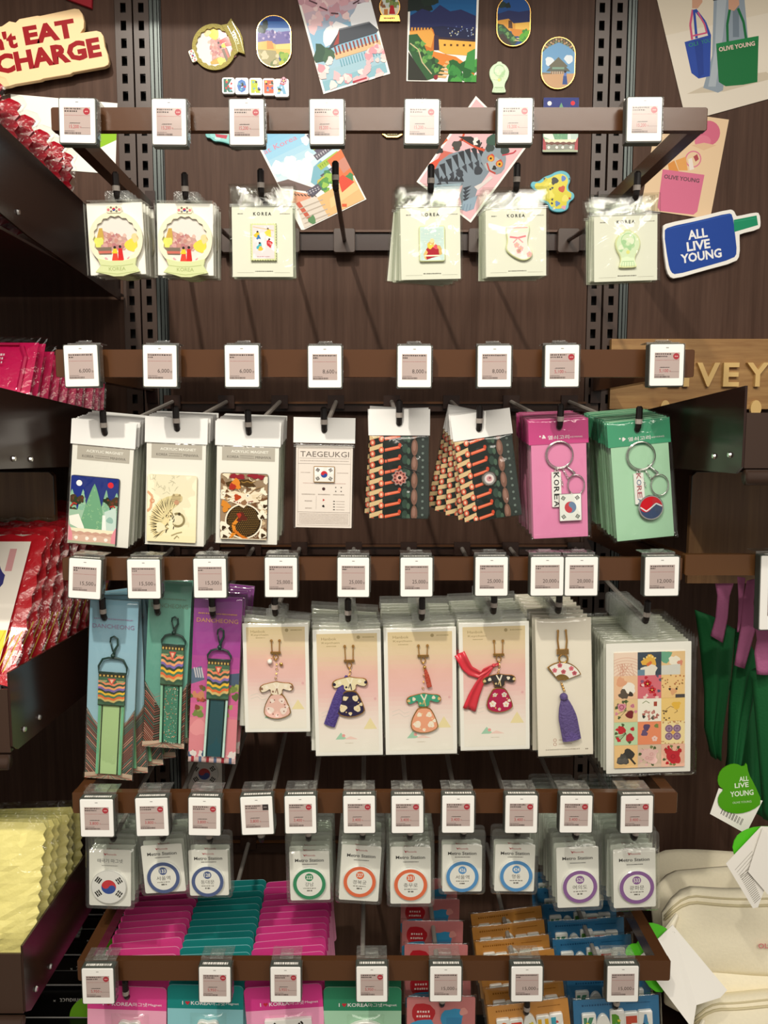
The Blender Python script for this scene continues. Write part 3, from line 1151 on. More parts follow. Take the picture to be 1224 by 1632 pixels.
def dragon_art(x0, z0, x1, z1):
    A = Art(8)
    W, H = x1 - x0, z1 - z0
    A.clip = (x0, z0, x1, z1)
    X = lambda f: x0 + W * f
    Z = lambda f: z1 - H * f
    A.rect(x0, z0, x1, z1, '#9a8166')
    for i in range(90):
        x, z, r = X(A.r.uniform(0, 1)), Z(A.r.uniform(0, 1)), W * A.r.uniform(.03, .085)
        A.blob(x, z, r, A.r.choice(['#e6d9bb', '#cdb58f', '#6d4c30', '#efe6cf', '#8d7052', '#b8956a']), .6, 14)
        if i % 3 == 0:
            A.ring(x, z, r * .5, r * .62, A.r.choice(['#6d4c30', '#f2ead6']), 9, A.r.uniform(0, 180), A.r.uniform(200, 380))
    for fx, fz, r in ((.3, .04, .12), (.42, .05, .1), (.7, .03, .12), (.85, .04, .08)):
        A.blob(X(fx), Z(fz), W * r, '#8c2430', .4, 12, rz=W * .05)
    A.poly([(X(a), Z(b)) for a, b in ((.1, .14), (.3, .1), (.6, .08), (.75, .18), (.6, .2), (.35, .16), (.14, .2))], '#4a3419')
    for k in range(12):
        A.ring(X(.45 + .025 * k), Z(.13 + .01 * sin(k)), W * .012, W * .02, '#b08a45', 6, 0, 180)
    A.blob(X(.32), Z(.17), W * .11, '#d9822b', .5, 12)
    A.blob(X(.25), Z(.20), W * .07, '#a82f22', .4, 10)
    A.poly([(X(.5 + a * .40), Z(.72 + b * .27)) for a, b in ell(0, 0, 1, 1, 30)], '#efe5cd')
    A.poly([(X(.5 + a * .37), Z(.72 + b * .25)) for a, b in ell(0, 0, 1, 1, 30)], '#33240f')
    for j in range(19):     # scales
        for i in range(19):
            a, b = -1 + 2 * (i + .5 * (j % 2)) / 18, -1 + 2 * j / 18
            if a * a + b * b < .86:
                A.poly([(X(.5 + (a + dx) * .37), Z(.72 + (b + dz) * .25)) for dx, dz in ((-.04, 0), (0, -.045), (.04, 0), (0, -.015))], '#b98f49', keep=True)
    A.k += 1
    A.line([(X(.2), Z(.97)), (X(.32), Z(.9)), (X(.28), Z(.78)), (X(.4), Z(.68))], W * .07, '#d8862a')
    A.line([(X(.3), Z(.86)), (X(.45), Z(.95)), (X(.6), Z(1))], W * .06, '#c9701f')
    A.blob(X(.46), Z(.66), W * .1, '#5a2418', .5, 12)
    A.blob(X(.40), Z(.63), W * .05, '#a8321f', .4, 9)
    A.poly([(X(a), Z(b)) for a, b in ((.1, .3), (.3, .26), (.5, .3), (.66, .25), (.9, .28), (.76, .36), (.84, .42), (.6, .44), (.5, .52), (.34, .46), (.18, .42), (.24, .36))], '#e7d9bd')
    for i in range(16):     # mane, horns and whiskers
        a = A.r.uniform(-.6, 3.6)
        A.line([(X(.5 + .18 * cos(a)), Z(.36 - .07 * sin(a))), (X(.5 + .36 * cos(a)), Z(.36 - .15 * sin(a) + .02))], W * .014, A.r.choice(['#f4ecd8', '#d9c6a0', '#8d6f4e']))
    A.line([(X(.28), Z(.42)), (X(.45), Z(.45)), (X(.7), Z(.41))], W * .022, '#7a2a22')
    for i in range(7):
        A.poly([(X(.32 + .05 * i), Z(.425)), (X(.35 + .05 * i), Z(.425)), (X(.335 + .05 * i), Z(.455))], '#f6efe0')
    A.blob(X(.36), Z(.36), W * .07, '#b0431f', .3, 12)
    A.blob(X(.5), Z(.44), W * .06, '#8f6a4a', .4, 10)
    A.circ(X(.58), Z(.33), W * .035, '#f6efe0')
    A.circ(X(.58), Z(.33), W * .015, '#3a2414')
    A.line([(X(.62), Z(.3)), (X(.75), Z(.22)), (X(.9), Z(.18))], W * .025, '#8f7350')
    for fx, fz in ((.08, .45), (.1, .55), (.14, .5)):
        A.blob(X(fx), Z(fz), W * .07, '#d2852c', .4, 10)
    for fx, fz in ((.9, .62), (.08, .8), (.92, .9), (.1, .94), (.95, .45)):
        A.blob(X(fx), Z(fz), W * .1, '#efe6cf', .4, 12)
        A.blob(X(fx), Z(fz) - 3, W * .05, '#3b2a17', .5, 9)
    A.rect(x0, z0, x1, Z(.985), '#d9cdb3')
    return A


# --- row one: snow globe cases
GLOBE_N = 0


def globe_scene(R, seed, dim=1.0):
    A = Art(seed)
    A.circ(0, 0, R * .86, '#e3ddd8', n=30)
    A.poly([(-R * .86, -R * .1), (-R * .5, R * .34), (0, R * .12), (R * .35, R * .1), (R * .45, -R * .1), (R * .3, -R * .4), (-R * .7, -R * .4)], '#c49a92')
    for i in range(40):
        A.blob(A.r.uniform(-R * .5, R * .42), A.r.uniform(-R * .32, R * .22), R * A.r.uniform(.05, .1), A.r.choice(['#b7767a', '#d3a09c', '#c48a80', '#dcb8ac']), .3, 8)
    A.poly([(-R * .75, -R * .02), (-R * .62, R * .42), (-R * .5, R * .42), (-R * .45, -R * .02)], '#c8a24a')
    A.blob(-R * .66, -R * .08, R * .18, '#d9dc6a', .3)
    A.blob(R * .55, -R * .2, R * .24, '#f1d34a', .3)
    A.blob(R * .72, R * .05, R * .16, '#e9cf9a', .3)
    A.rect(-R * .78, -R * .4, -R * .2, -R * .27, '#7a6a5c')
    A.rect(-R * .74, -R * .5, -R * .2, -R * .4, '#c7695c')
    A.rect(-R * .8, -R * .53, -R * .2, -R * .49, '#6b5a4c')
    A.circ(-R * .08, -R * .28, R * .05, '#2c1c14')
    A.circ(R * .12, -R * .26, R * .05, '#2c1c14')
    A.poly([(-R * .2, -R * .5), (-R * .13, -R * .33), (-R * .02, -R * .33), (R * .03, -R * .5)], '#e8c62f')
    A.poly([(-R * .22, -R * .82), (-R * .15, -R * .5), (0, -R * .5), (R * .04, -R * .82)], '#d8412e')
    A.poly([(R * .02, -R * .86), (R * .05, -R * .32), (R * .19, -R * .32), (R * .25, -R * .86)], '#d01f22')
    for i in range(7):
        x = R * (-.66 + .22 * i)
        if abs(x + R * .05) > R * .3:
            A.flower(x, -R * .72, R * .09, '#e39aa8', '#a8506a')
    return A


def scallop(R, n=72, k=18, amp=.035):
    return [(R * (1 + amp * cos(k * 2 * pi * i / n)) * cos(2 * pi * i / n), R * (1 + amp * cos(k * 2 * pi * i / n)) * sin(2 * pi * i / n)) for i in range(n)]


def globe_base(R):
    return [(-R * .72, -R * .68), (-R * .62, -R * .95), (-R * .82, -R * 1.18), (-R * .45, -R * 1.27), (-R * .15, -R * 1.36), (R * .2, -R * 1.36), (R * .5, -R * 1.27), (R * .84, -R * 1.2), (R * .68, -R * .95), (R * .74, -R * .68), (R * .3, -R * .78), (-R * .3, -R * .78)]


M_CREAM = mat('cream_enamel', '#efe6cb', 0.35, coat=.4)
M_LIME = mat('lime_enamel', '#d6dda6', 0.35, coat=.4)
M_ACRY = mat('acrylic_edge', '#d8dfa8', 0.2, coat=.5)


def globe_magnet(root, o, R, y0, name='magnet', ring=None):
    """ring, scene and base of the snow globe magnet; R in mm"""
    m = MB().prism(sc_pts(ell(0, 0, R * .97, n=32)), y0, y0 + .002)
    b = m.build(name, ring or M_CREAM, root, off=o)
    globe_scene(R, 4).build('printed_scene', b, y0 - .0003, M_PRINTG, o)
    MB().ring(sc_pts(ell(0, 0, R, n=72)), sc_pts(scallop(R * .82)), y0 - .0035, y0 - .0006).build('frame_ring', ring or M_CREAM, b, off=o)
    MB().prism(sc_pts(globe_base(R)), y0 - .0045, y0 - .0006, .0006).build('base_plate', ring or M_LIME, b, off=o)
    A = Art(2)
    A.text('KOREA', 0, -R * 1.08, R * .13, '#a5b071', R * .62)
    A.line([(-R * .6, -R * .93), (-R * .2, -R * .98), (R * .2, -R * .97), (R * .6, -R * .92)], R * .02, '#b7c183')
    A.line([(-R * .7, -R * 1.18), (0, -R * 1.27), (R * .7, -R * 1.19)], R * .02, '#b7c183')
    A.build('base_lettering', b, y0 - .00465, M_PRINTG, o)
    MB().prism(sc_pts(rrect(-R * .27, R * .92, R * .27, R * 1.18, R * .06, 3)), y0 - .0045, y0 - .0005, .0005).build('flag_piece', M_CREAM, b, off=o)
    A = Art(3)
    A.flag(0, R * 1.05, R * .06, R * .12, R * .07)
    A.circ(-R * .2, R * 1.04, R * .05, '#d77d84')
    A.circ(R * .2, R * 1.04, R * .05, '#d77d84')
    A.build('flag_print', b, y0 - .00465, M_PRINTG, o)
    return b


def globe_pack(key, corners, desc, n):
    p = Prod(key, corners, 'snow_globe_pack', desc, 'magnet', 'snow globe magnets in clear cases')
    w2, h2 = p.w / 2, p.h / 2
    m = MB().box(-w2 * .001, -.011, -h2 * .001, w2 * .001, .0005, h2 * .001)
    p.mb(m, 'clear_case', M_CASE)
    p.mb(MB().prism(sc_pts(rrect(-w2 + 1.5, -h2 + 1.5, w2 - 1.5, h2 - 1.5, 1)), -.0012, -.0004), 'insert_card', M_WHITE)
    hx, hz = p.hole_mm()
    pts = sc_pts(rrect(hx - 17, h2, hx + 19, max(hz + 9, h2 + 14), 3))
    p.mb(MB().prism(pts, -.0052, -.0045), 'hang_tab', M_TAB)
    R = p.w * .465
    globe_magnet(p.root, (p.o[0] + .001, 0, p.o[2] - .0015), R, -.0042)
    p.stack(n, 14, .8, .8, seed=key[1] + 5)


globe_pack((0, 0), ((136, 322), (228, 322), (236, 440), (144, 440)), 'snow globe magnet in clear case by the red packs', 5)
globe_pack((0, 1), ((249, 323), (341, 323), (343, 441), (250, 441)), 'snow globe magnet in clear case next to the stamp magnets', 5)

# --- row one: bags with a grey-green KOREA card
M_KCARD = mat('pale_green_card', '#dfe0cf', 0.55)


def stamp_outline(x0, z0, x1, z1, nx=10, nz=14, d=.8):
    pts = []
    for (a, b, c, e, n) in ((x0, z0, x1, z0, nx), (x1, z0, x1, z1, nz), (x1, z1, x0, z1, nx), (x0, z1, x0, z0, nz)):
        for i in range(n):
            for t, k in ((0, 0), (.35, 0), (.5, 1), (.85, 1)):
                f = (i + t) / n
                x, z = a + (c - a) * f, b + (e - b) * f
                nx_, nz_ = -(e - b), (c - a)
                L = hypot(nx_, nz_)
                pts.append((x + nx_ / L * d * k, z + nz_ / L * d * k))
    return pts


SOCK = [(-20, 30), (20, 30), (21, 22), (17, 6), (18, -8), (26, -16), (25, -26), (14, -32), (2, -30), (-12, -22), (-22, -12), (-18, 2), (-20, 16)]
VASE = [(-4, 29), (4, 29), (5, 26), (12, 23), (18, 16), (20, 8), (18, -2), (12, -12), (11, -20), (14, -27), (13, -30), (-13, -30), (-14, -27), (-11, -20), (-12, -12), (-18, -2), (-20, 8), (-18, 16), (-12, 23), (-5, 26)]


def smooth_closed(pts, it=2):
    for _ in range(it):
        out = []
        for i in range(len(pts)):
            a, b = pts[i], pts[(i + 1) % len(pts)]
            out += [(a[0] * .75 + b[0] * .25, a[1] * .75 + b[1] * .25), (a[0] * .25 + b[0] * .75, a[1] * .25 + b[1] * .75)]
        pts = out
    return pts


def vase_print(A, x, z, k, base='#cfe2bc'):
    for i in range(10):
        A.blob(x + A.r.uniform(-12, 12) * k, z + A.r.uniform(-4, 18) * k, 4 * k, A.r.choice(['#b4d6a4', '#d9e9c4', '#a8cf9c', '#e4ecd0']), .4, 9)
    A.ring(x, z + 12 * k, 10 * k, 11 * k, '#9fcf96', 16)
    A.circ(x, z - 6 * k, 3 * k, '#dfe088', n=8)
    A.line([(x - 9 * k, z - 20 * k), (x + 9 * k, z - 20 * k)], 1.2 * k, '#a9c79a')
    for i in range(6):
        A.line([(x - 10 * k + 4 * k * i, z - 28 * k), (x - 9 * k + 3.6 * k * i, z - 21 * k)], .9 * k, '#a9c79a')


def korea_bag(key, corners, kind, desc, n, droll=0.0, dx=0.0):
    p = Prod(key, corners, 'magnet_bag', desc, 'magnet', 'bagged magnets on pale green cards')
    p.card(.235, .985, m=M_KCARD, r=.5, fx0=.03, fx1=.97)
    A = Art(key[1] + 20)
    z = p.fz(.315)
    A.text('K O R E A', p.fx(.5), z, 4.8, '#1e1c18', 26, bold=.03)
    A.dashes(p.fx(.12), z, p.fx(.2), 1.6, '#7a776c')
    A.dashes(p.fx(.77), z, p.fx(.93), 1.2, '#8f8c80')
    A.dashes(p.fx(.38), p.fz(.925), p.fx(.66), 1.5, '#6f6c62')
    A.line([(p.fx(.1), p.fz(.94)), (p.fx(.36), p.fz(.94))], .3, '#b5b2a4')
    A.line([(p.fx(.68), p.fz(.94)), (p.fx(.92), p.fz(.94))], .3, '#b5b2a4')
    p.art(A, 'card_lettering', -.0002)
    B = Art(key[1] + 40)
    cx, cz = p.fx(.52), p.fz(.62)
    if kind == 'stamp':
        hw, hh = p.w * .2, p.h * .2
        out = stamp_outline(cx - hw, cz - hh, cx + hw, cz + hh)
        B.rect(cx - hw + 3, cz - hh + 3, cx + hw - 3, cz + hh - 3, '#eed9dc')
        for fx, fz, c1, c2 in ((-.45, .35, '#e0c22c', '#2f6fa8'), (-.3, -.25, '#3fa6b2', '#e8b83a'), (.45, -.05, '#c8202a', '#c8202a'), (.35, .5, '#e9d44a', '#e9d44a')):
            x, z2 = cx + fx * hw, cz + fz * hh
            B.blob(x, z2, 4.6, c1, .5, 10)
            B.blob(x + 1.5, z2 - 3, 3.2, c2, .5, 9)
            B.circ(x, z2 + 5, 1.5, '#2a1c16', n=8)
        B.line([(cx - hw + 4, cz + hh * .8), (cx + hw - 4, cz + hh * .6)], .6, '#d8b84a')
        B.dashes(cx - hw * .5, cz - hh * .78, cx + hw * .5, 1.3, '#b79aa2')
    elif kind == 'card':
        hw, hh = p.w * .205, p.h * .185
        out = rrect(cx - hw, cz - hh, cx + hw, cz + hh, 3)
        B.rect(cx - hw + 1.5, cz - hh + 1.5, cx + hw - 1.5, cz + hh - 1.5, '#cfe3de')
        for i in range(20):
            B.line([(cx - hw + 2.5, cz - hh + 3 + i * 2.2), (cx + hw - 2.5, cz - hh + 3 + i * 2.2)], .35, '#a9d0cc')
        B.blob(cx, cz - hh * .35, hw * .66, '#d9b36a', .4, 14)
        B.blob(cx, cz - hh * .5, hw * .5, '#a3202e', .4, 14)
        B.blob(cx - 3, cz - hh * .15, 4, '#e6c64a', .5, 9)
        B.blob(cx + 5, cz - hh * .2, 3, '#d64e5e', .5, 9)
        B.circ(cx, cz + hh * .15, 3.2, '#efd9a2', n=12)
        B.rect(cx - hw * .6, cz - hh * .72, cx + hw * .6, cz - hh * .64, '#e7e0c2')
        for i in range(14):
            B.circ(cx + B.r.uniform(-hw, hw) * .8, cz + B.r.uniform(-.1, .9) * hh, .8, '#f4f6ea', n=6)
    elif kind == 'sock':
        k = p.w * .43 / 48
        out = smooth_closed([(cx + x * k, cz + z2 * k + 1) for x, z2 in SOCK])
        B.poly(lens(smooth_closed([(cx + x * k, cz + z2 * k + 1) for x, z2 in SOCK]), .92), '#f0e4dc')
        B.rect(cx - 19 * k, cz + 17 * k, cx + 19 * k, cz + 29 * k, '#dfe7d6')
        B.line([(cx - 17 * k, cz + 25 * k), (cx + 17 * k, cz + 25 * k)], 1.2 * k, '#e28f96')
        B.line([(cx - 14 * k, cz + 10 * k), (cx, cz + 8 * k), (cx + 14 * k, cz + 11 * k)], 3 * k, '#e08088')
        B.line([(cx, cz + 8 * k), (cx - 8 * k, cz)], 2 * k, '#e8a0a4')
        B.line([(cx, cz + 8 * k), (cx + 9 * k, cz)], 2 * k, '#e8a0a4')
        for x, z2 in ((-2, -4), (5, -10), (20, -20), (2, -14)):
            B.flower(cx + x * k, cz + z2 * k, 5 * k, '#ecb0ae', '#e2c25c')
    else:
        k = p.w * .38 / 40
        out = smooth_closed([(cx + x * k, cz + z2 * k) for x, z2 in VASE], 1)
        B.poly(lens(out, .9), '#d5e6c0')
        vase_print(B, cx, cz, k)
    mg = p.mb(MB().prism(sc_pts(out), -.0042, -.0004, .0007), 'magnet', M_ACRY)
    B.build('printed_pattern', mg, -.0044, M_PRINTG, p.o)
    p.bag(0, 1, -.015, 1.015, 4.5, key[1] + 3, wr=1.5)
    p.strip(.215)
    p.stack(n, 9, 1.6, 1.5, seed=key[1] + 11, droll=droll, dx=dx)


korea_bag((0, 2), ((366.5, 293), (468, 293), (471.5, 443.5), (367, 443.5)), 'stamp', 'clear bag holding a pink stamp magnet', 4)
korea_bag((0, 4), ((634, 292), (735, 294), (738, 446), (637, 449)), 'card', 'clear bag holding a small rectangular picture magnet', 7, .9, -.8)
korea_bag((0, 5), ((770, 299), (874, 297), (873, 441), (772, 444)), 'sock', 'clear bag holding a white sock magnet', 6, .0, -.7)
korea_bag((0, 6), ((942, 309), (1051, 308.5), (1050.5, 450), (945, 450)), 'vase', 'clear bag holding a pale vase magnet', 5, .1, -.4)

# --- row two: minhwa magnets
M_MEDGE = mat('magnet_edge', '#2f2c28', 0.3, coat=.4)


def punched_flap(p, f0, f1, m, name='header_flap', y=-.0016, th=.0012):
    """folded paper header with its punched hole"""
    hx, hz = p.hole_mm()
    x0, x1, z0, z1 = p.fx(-.005), p.fx(1.005), p.fz(f1), p.fz(f0)
    n = 32
    inner = [(hx + 3.6 * cos(2 * pi * i / n), hz + 3.6 * sin(2 * pi * i / n)) for i in range(n)]
    outer = []
    for i in range(n):
        c, s_ = cos(2 * pi * i / n), sin(2 * pi * i / n)
        tx = ((x1 - hx) / c) if c > 1e-6 else ((x0 - hx) / c if c < -1e-6 else 1e9)
        tz = ((z1 - hz) / s_) if s_ > 1e-6 else ((z0 - hz) / s_ if s_ < -1e-6 else 1e9)
        t = min(tx, tz)
        outer.append((hx + c * t, hz + s_ * t))
    # snap the nearest points onto the corners
    for cxx, czz in ((x0, z0), (x1, z0), (x1, z1), (x0, z1)):
        j = min(range(n), key=lambda i: hypot(outer[i][0] - cxx, outer[i][1] - czz))
        outer[j] = (cxx, czz)
    return p.mb(MB().ring(sc_pts(outer), sc_pts(inner), y, y + th), name, m)


def minhwa(key, corners, art, desc, n, mag, seed, edge, droll=0.0, dx=0.0):
    p = Prod(key, corners, 'magnet_card', desc, 'magnet', 'folk painting magnets on white cards')
    punched_flap(p, 0, .195, M_WHITEG, y=-.0022, th=.0018)
    p.card(.19, .99, r=1, fx0=.02, fx1=.98)
    A = Art(seed)
    z0, z1 = p.fz(.315), p.fz(.2)
    A.rect(p.fx(.10), z0, p.fx(.92), z1, '#bcb5aa')
    A.text('ACRYLIC MAGNET', p.fx(.53), z0 + (z1 - z0) * .64, 4.0, '#efece4', p.w * .58, bold=.02)
    A.text('KOREA', p.fx(.27), z0 + (z1 - z0) * .26, 3.8, '#4a443d', p.w * .18)
    A.text('MINHWA', p.fx(.74), z0 + (z1 - z0) * .26, 3.8, '#4a443d', p.w * .24)
    A.dashes(p.fx(.38), z0 + (z1 - z0) * .34, p.fx(.6), 1.1, '#7d766c')
    A.dashes(p.fx(.38), z0 + (z1 - z0) * .2, p.fx(.6), 1.1, '#7d766c')
    p.art(A, 'card_lettering', -.0002)
    x0, za, x1, zb = p.fx(mag[0]), p.fz(mag[3]), p.fx(mag[2]), p.fz(mag[1])
    mg = p.mb(MB().prism(sc_pts(rrect(x0, za, x1, zb, 4)), -.0042, -.0004, .0006), 'magnet', edge)
    art(x0 + .7, za + .7, x1 - .7, zb - .7).build('printed_pattern', mg, -.0044, M_PRINTG, p.o)
    p.bag(.18, 1, -.02, 1.02, 4.6, seed, wr=.8)
    p.stack(n, 8.2, .9, 1.0, seed=seed, droll=droll, dx=dx)


minhwa((1, 0), ((119, 672), (221, 672), (203, 871), (102, 871)), mountain_art, 'green mountain magnet on a white card', 11, (.04, .44, .80, .985), 31, M_MEDGE, -.05)
minhwa((1, 1), ((234, 666), (333, 666), (325, 871), (228, 871)), tiger_art, 'pale tiger magnet on a white card', 10, (.05, .44, .86, .965), 32, mat('cream_edge', '#d9cfae', .3, coat=.4))
minhwa((1, 2), ((346, 672), (448, 672), (443, 869), (340, 868)), dragon_art, 'brown dragon magnet on a white card', 10, (.09, .415, .83, .955), 33, M_MEDGE)

# --- row two: flag pin card
p = Prod((1, 3), ((468, 664), (566, 667), (563, 845), (467.5, 842)), 'flag_pin_pack', 'single cream TAEGEUKGI card with a flag pin and white header', 'pin', None)
p.root['label'] = 'single cream TAEGEUKGI card with a flag pin and white header'
punched_flap(p, 0, .225, M_WHITEG)
p.card(.25, .985, m=mat('blush_card', '#f0e4dc', .5), fx0=.04, fx1=.97)
A = Art(61)
L = '#8d7f78'
x0, x1, za, zb = p.fx(.075), p.fx(.94), p.fz(.965), p.fz(.275)
for a, b in (((x0, za), (x1, za)), ((x1, za), (x1, zb)), ((x1, zb), (x0, zb)), ((x0, zb), (x0, za))):
    A.line([a, b], .3, L)
A.text('TAEGEUKGI', p.fx(.51), p.fz(.325), 8.0, '#6d625c', p.w * .8)
A.line([(x0 + 2, p.fz(.362)), (x1 - 2, p.fz(.362))], .3, L)
A.dashes(x0 + 3, p.fz(.385), x1 - 3, 1.1, '#b1a49c')
A.line([(x0, p.fz(.41)), (x1, p.fz(.41))], .35, L)
A.dashes(p.fx(.12), p.fz(.49), p.fx(.28), 1.0, '#b8a8a0')
A.dashes(p.fx(.72), p.fz(.49), p.fx(.9), 1.0, '#b8a8a0')
for f in (.16, .42, .66):
    A.dashes(p.fx(f), p.fz(.585), p.fx(f + .2), .9, '#c9a49c')
A.circ(p.fx(.5), p.fz(.635), 2.4, '#4a2a2a', n=14)
for a, b in ((.70, .62), (.79, .62), (.70, .655), (.79, .655)):
    A.rect(p.fx(a) - .9, p.fz(b) - .7, p.fx(a) + .9, p.fz(b) + .7, '#4a4540')
for a, b, t in ((.14, .36, .685), (.41, .61, .685), (.66, .84, .685), (.19, .31, .745), (.2, .31, .81)):
    A.dashes(p.fx(a), p.fz(t), p.fx(b), 1.5, '#9a8c84', .5, .9)
A.blob(p.fx(.5), p.fz(.735), 1.6, '#c4322e', .5, 9)
A.blob(p.fx(.5), p.fz(.79), 1.7, '#1d1a1c', .5, 9)
for f in (.745, .77, .795, .82):
    A.rect(p.fx(.66), p.fz(f) - .6, p.fx(.69), p.fz(f) + .6, '#4a4540')
    A.dashes(p.fx(.71), p.fz(f), p.fx(.85), .7, '#b1a49c')
A.line([(p.fx(.38), p.fz(.7)), (p.fx(.38), p.fz(.82))], .2, L)
A.line([(x0, p.fz(.845)), (x1, p.fz(.845))], .35, L)
for i in range(8):
    A.dashes(x0 + 2, p.fz(.86 + .0125 * i), x1 - 2, .7, '#b5a79f')
p.art(A, 'card_lettering', -.0002)
x0, x1, za, zb = p.fx(.335), p.fx(.68), p.fz(.575), p.fz(.432)
pin = p.mb(MB().prism(sc_pts(rrect(x0, za, x1, zb, 1)), -.0036, -.0004, .0006), 'flag_pin', M_GOLD)
A = Art(62)
A.rect(x0 + 1, za + 1, x1 - 1, zb - 1, '#f2ede8')
A.flag((x0 + x1) / 2, (za + zb) / 2, (zb - za) * .21, (zb - za) * .48, (zb - za) * .21)
A.build('flag_print', pin, -.0038, M_PRINTG, p.o)
p.bag(.22, 1, -.01, 1.01, 3.6, 9, wr=.7)
p.strip(.245)

# --- row two: roof tile pouches with a pin


def tile_art(p, f0, seed):
    A = Art(seed)
    x0, x1, z0, z1 = p.fx(.01), p.fx(.99), p.fz(.985), p.fz(f0)
    A.clip = (x0, z0, x1, z1)
    W = x1 - x0
    A.rect(x0, z0, x1, z1, '#19221e')
    A.rect(x0 + W * .80, z0, x1, z1, '#313936')
    n = 7.4
    st = (z1 - z0) / n
    for i in range(9):
        z = z0 + st * i
        A.poly([(x0, z), (x0 + W * .22, z + st * .35), (x0 + W * .22, z + st * .75), (x0, z + st * .4)], '#d9bb8c')
        A.circ(x0 + W * .20, z + st * .15, W * .045, '#d9674a', rz=st * .3, n=10)
        A.circ(x0 + W * .20, z + st * .15, W * .022, '#f0c8a8', rz=st * .16, n=8)
        A.circ(x0 + W * .05, z - st * .2, W * .045, '#c8553c', rz=st * .3, n=10)
        A.circ(x0 + W * .05, z - st * .2, W * .022, '#e8bca0', rz=st * .16, n=8)
        A.poly([(x0 + W * .26, z), (x0 + W * .52, z + st * .3), (x0 + W * .52, z + st * .55), (x0 + W * .26, z + st * .28)], '#e0613e')
        A.line([(x0 + W * .26, z + st * .17), (x0 + W * .52, z + st * .45)], st * .06, '#f2977a')
        A.circ(x0 + W * .51, z + st * .58, W * .028, '#c9492f', rz=st * .2, n=8)
        A.circ(x0 + W * .60, z + st * .3, W * .05, '#31463c', rz=st * .42, n=12)
        A.circ(x0 + W * .66, z + st * .1, W * .03, '#48604f', rz=st * .3, n=10)
    for i in range(6):
        z = z0 + (z1 - z0) * (i + .3) / 5
        A.circ(x0 + W * .76, z, W * .055, '#7b584b', rz=(z1 - z0) * .1, n=14)
        A.circ(x0 + W * .755, z + 2, W * .028, '#957063', rz=(z1 - z0) * .06, n=10)
    for i in range(12):
        A.circ(x0 + W * .9, z0 + (z1 - z0) * (i + .5) / 12, W * .022, '#6d7a74', n=8)
    return A


def tile_pouch(key, corners, desc, kind, n, seed, droll=0, dx=0, cat='pin', f=(.31, .71)):
    p = Prod(key, corners, 'pin_pouch', desc, cat, 'clear pouches over dark roof tile cards')
    punched_flap(p, 0, .235, M_WHITEG)
    p.card(.23, .99, m=mat('dark_card', '#1c2320', .5), fx0=.01, fx1=.99)
    p.art(tile_art(p, .24, seed), 'printed_pattern', -.0002)
    cx, cz = p.fx(.51), p.fz(.615)
    if kind == 'flower':
        r = 11.5
        out = [(cx + r * (1 + .13 * cos(9 * a)) * cos(a), cz + r * (1 + .13 * cos(9 * a)) * sin(a)) for a in [2 * pi * i / 72 for i in range(72)]]
        mg = p.mb(MB().prism(sc_pts(out), -.004, -.0004, .0006), 'flower_pin', M_SILVER)
        B = Art(seed + 1)
        for i in range(9):
            a = 2 * pi * i / 9
            B.circ(cx + 7.4 * cos(a), cz + 7.4 * sin(a), 2.9, '#cf7b6f', n=10, keep=True)
        B.k += 1
        for i in range(9):
            a = 2 * pi * i / 9
            B.circ(cx + 7.4 * cos(a), cz + 7.4 * sin(a), 1.6, '#5a2a28', n=8, keep=True)
        B.k += 1
        B.circ(cx, cz, 4.6, '#e7a79a')
        B.circ(cx, cz, 2.6, '#2c1c1a')
        B.build('pin_print', mg, -.0042, M_PRINTG, p.o)
        m = MB().tube([(cx * .001 - .02, -.002, cz * .001 + .03), (cx * .001 - .012, -.002, cz * .001 + .006), (cx * .001 + .006, -.002, cz * .001 + .016), (cx * .001 + .03, -.002, cz * .001 + .008)], .0005, 5)
        p.mb(m, 'cord', mat('dark_cord', '#2d2c2a', .5))
    else:
        r = 12
        out = ell(cx, cz, r, n=8, a0=.4)
        mg = p.mb(MB().prism(sc_pts(smooth_closed(out, 1)), -.0045, -.0004, .0018), 'domed_pin', M_SILVER)
        B = Art(seed + 2)
        B.circ(cx, cz, 7, '#e2d4d2')
        B.circ(cx, cz, 4, '#c98f95')
        B.circ(cx + 1, cz + 1, 1.6, '#7a4a4e', n=8)
        B.build('pin_print', mg, -.0047, M_PRINTG, p.o)
    p.bag(.225, 1, -.015, 1.015, 5, seed, wr=2.2)
    p.stack(n, 10, 2.2, 1.5, seed=seed, droll=droll, dx=dx)
    return p


tile_pouch((1, 4), ((588, 652), (685, 652), (683, 829), (588, 828)), 'dark roof tile pouch with a flower pin', 'flower', 3, 71, .5, -.5)
tile_pouch((1, 5), ((716, 659), (807, 655), (838, 826), (741, 830)), 'fanned roof tile pouch with a domed pin', 'dome', 5, 75, 4.6, -2.0)

# --- row two: keyring cards


def chain_links(m, pts, r=1.5, th=.45):
    """little metal rings along a path, mm"""
    for i, (x, z) in enumerate(pts):
        k = 10
        if i % 2:
            path = [((x + r * .45 * cos(2 * pi * j / k)) * .001, -.003 + r * .0006 * sin(2 * pi * j / k), (z + r * sin(2 * pi * j / k)) * .001) for j in range(k)]
        else:
            path = [((x + r * cos(2 * pi * j / k)) * .001, -.003, (z + r * sin(2 * pi * j / k)) * .001) for j in range(k)]
        m.tube(path, th * .001, 5, closed=True)
    return m


def loop(m, cx, cz, rx, rz, th, y=-.003, n=26, a0=0.0, a1=360.0):
    full = a1 - a0 >= 360
    path = [((cx + rx * cos(rad(a0 + (a1 - a0) * i / n))) * .001, y, (cz + rz * sin(rad(a0 + (a1 - a0) * i / n))) * .001) for i in range(n if full else n + 1)]
    m.tube(path, th * .001, 7, closed=full)
    return m


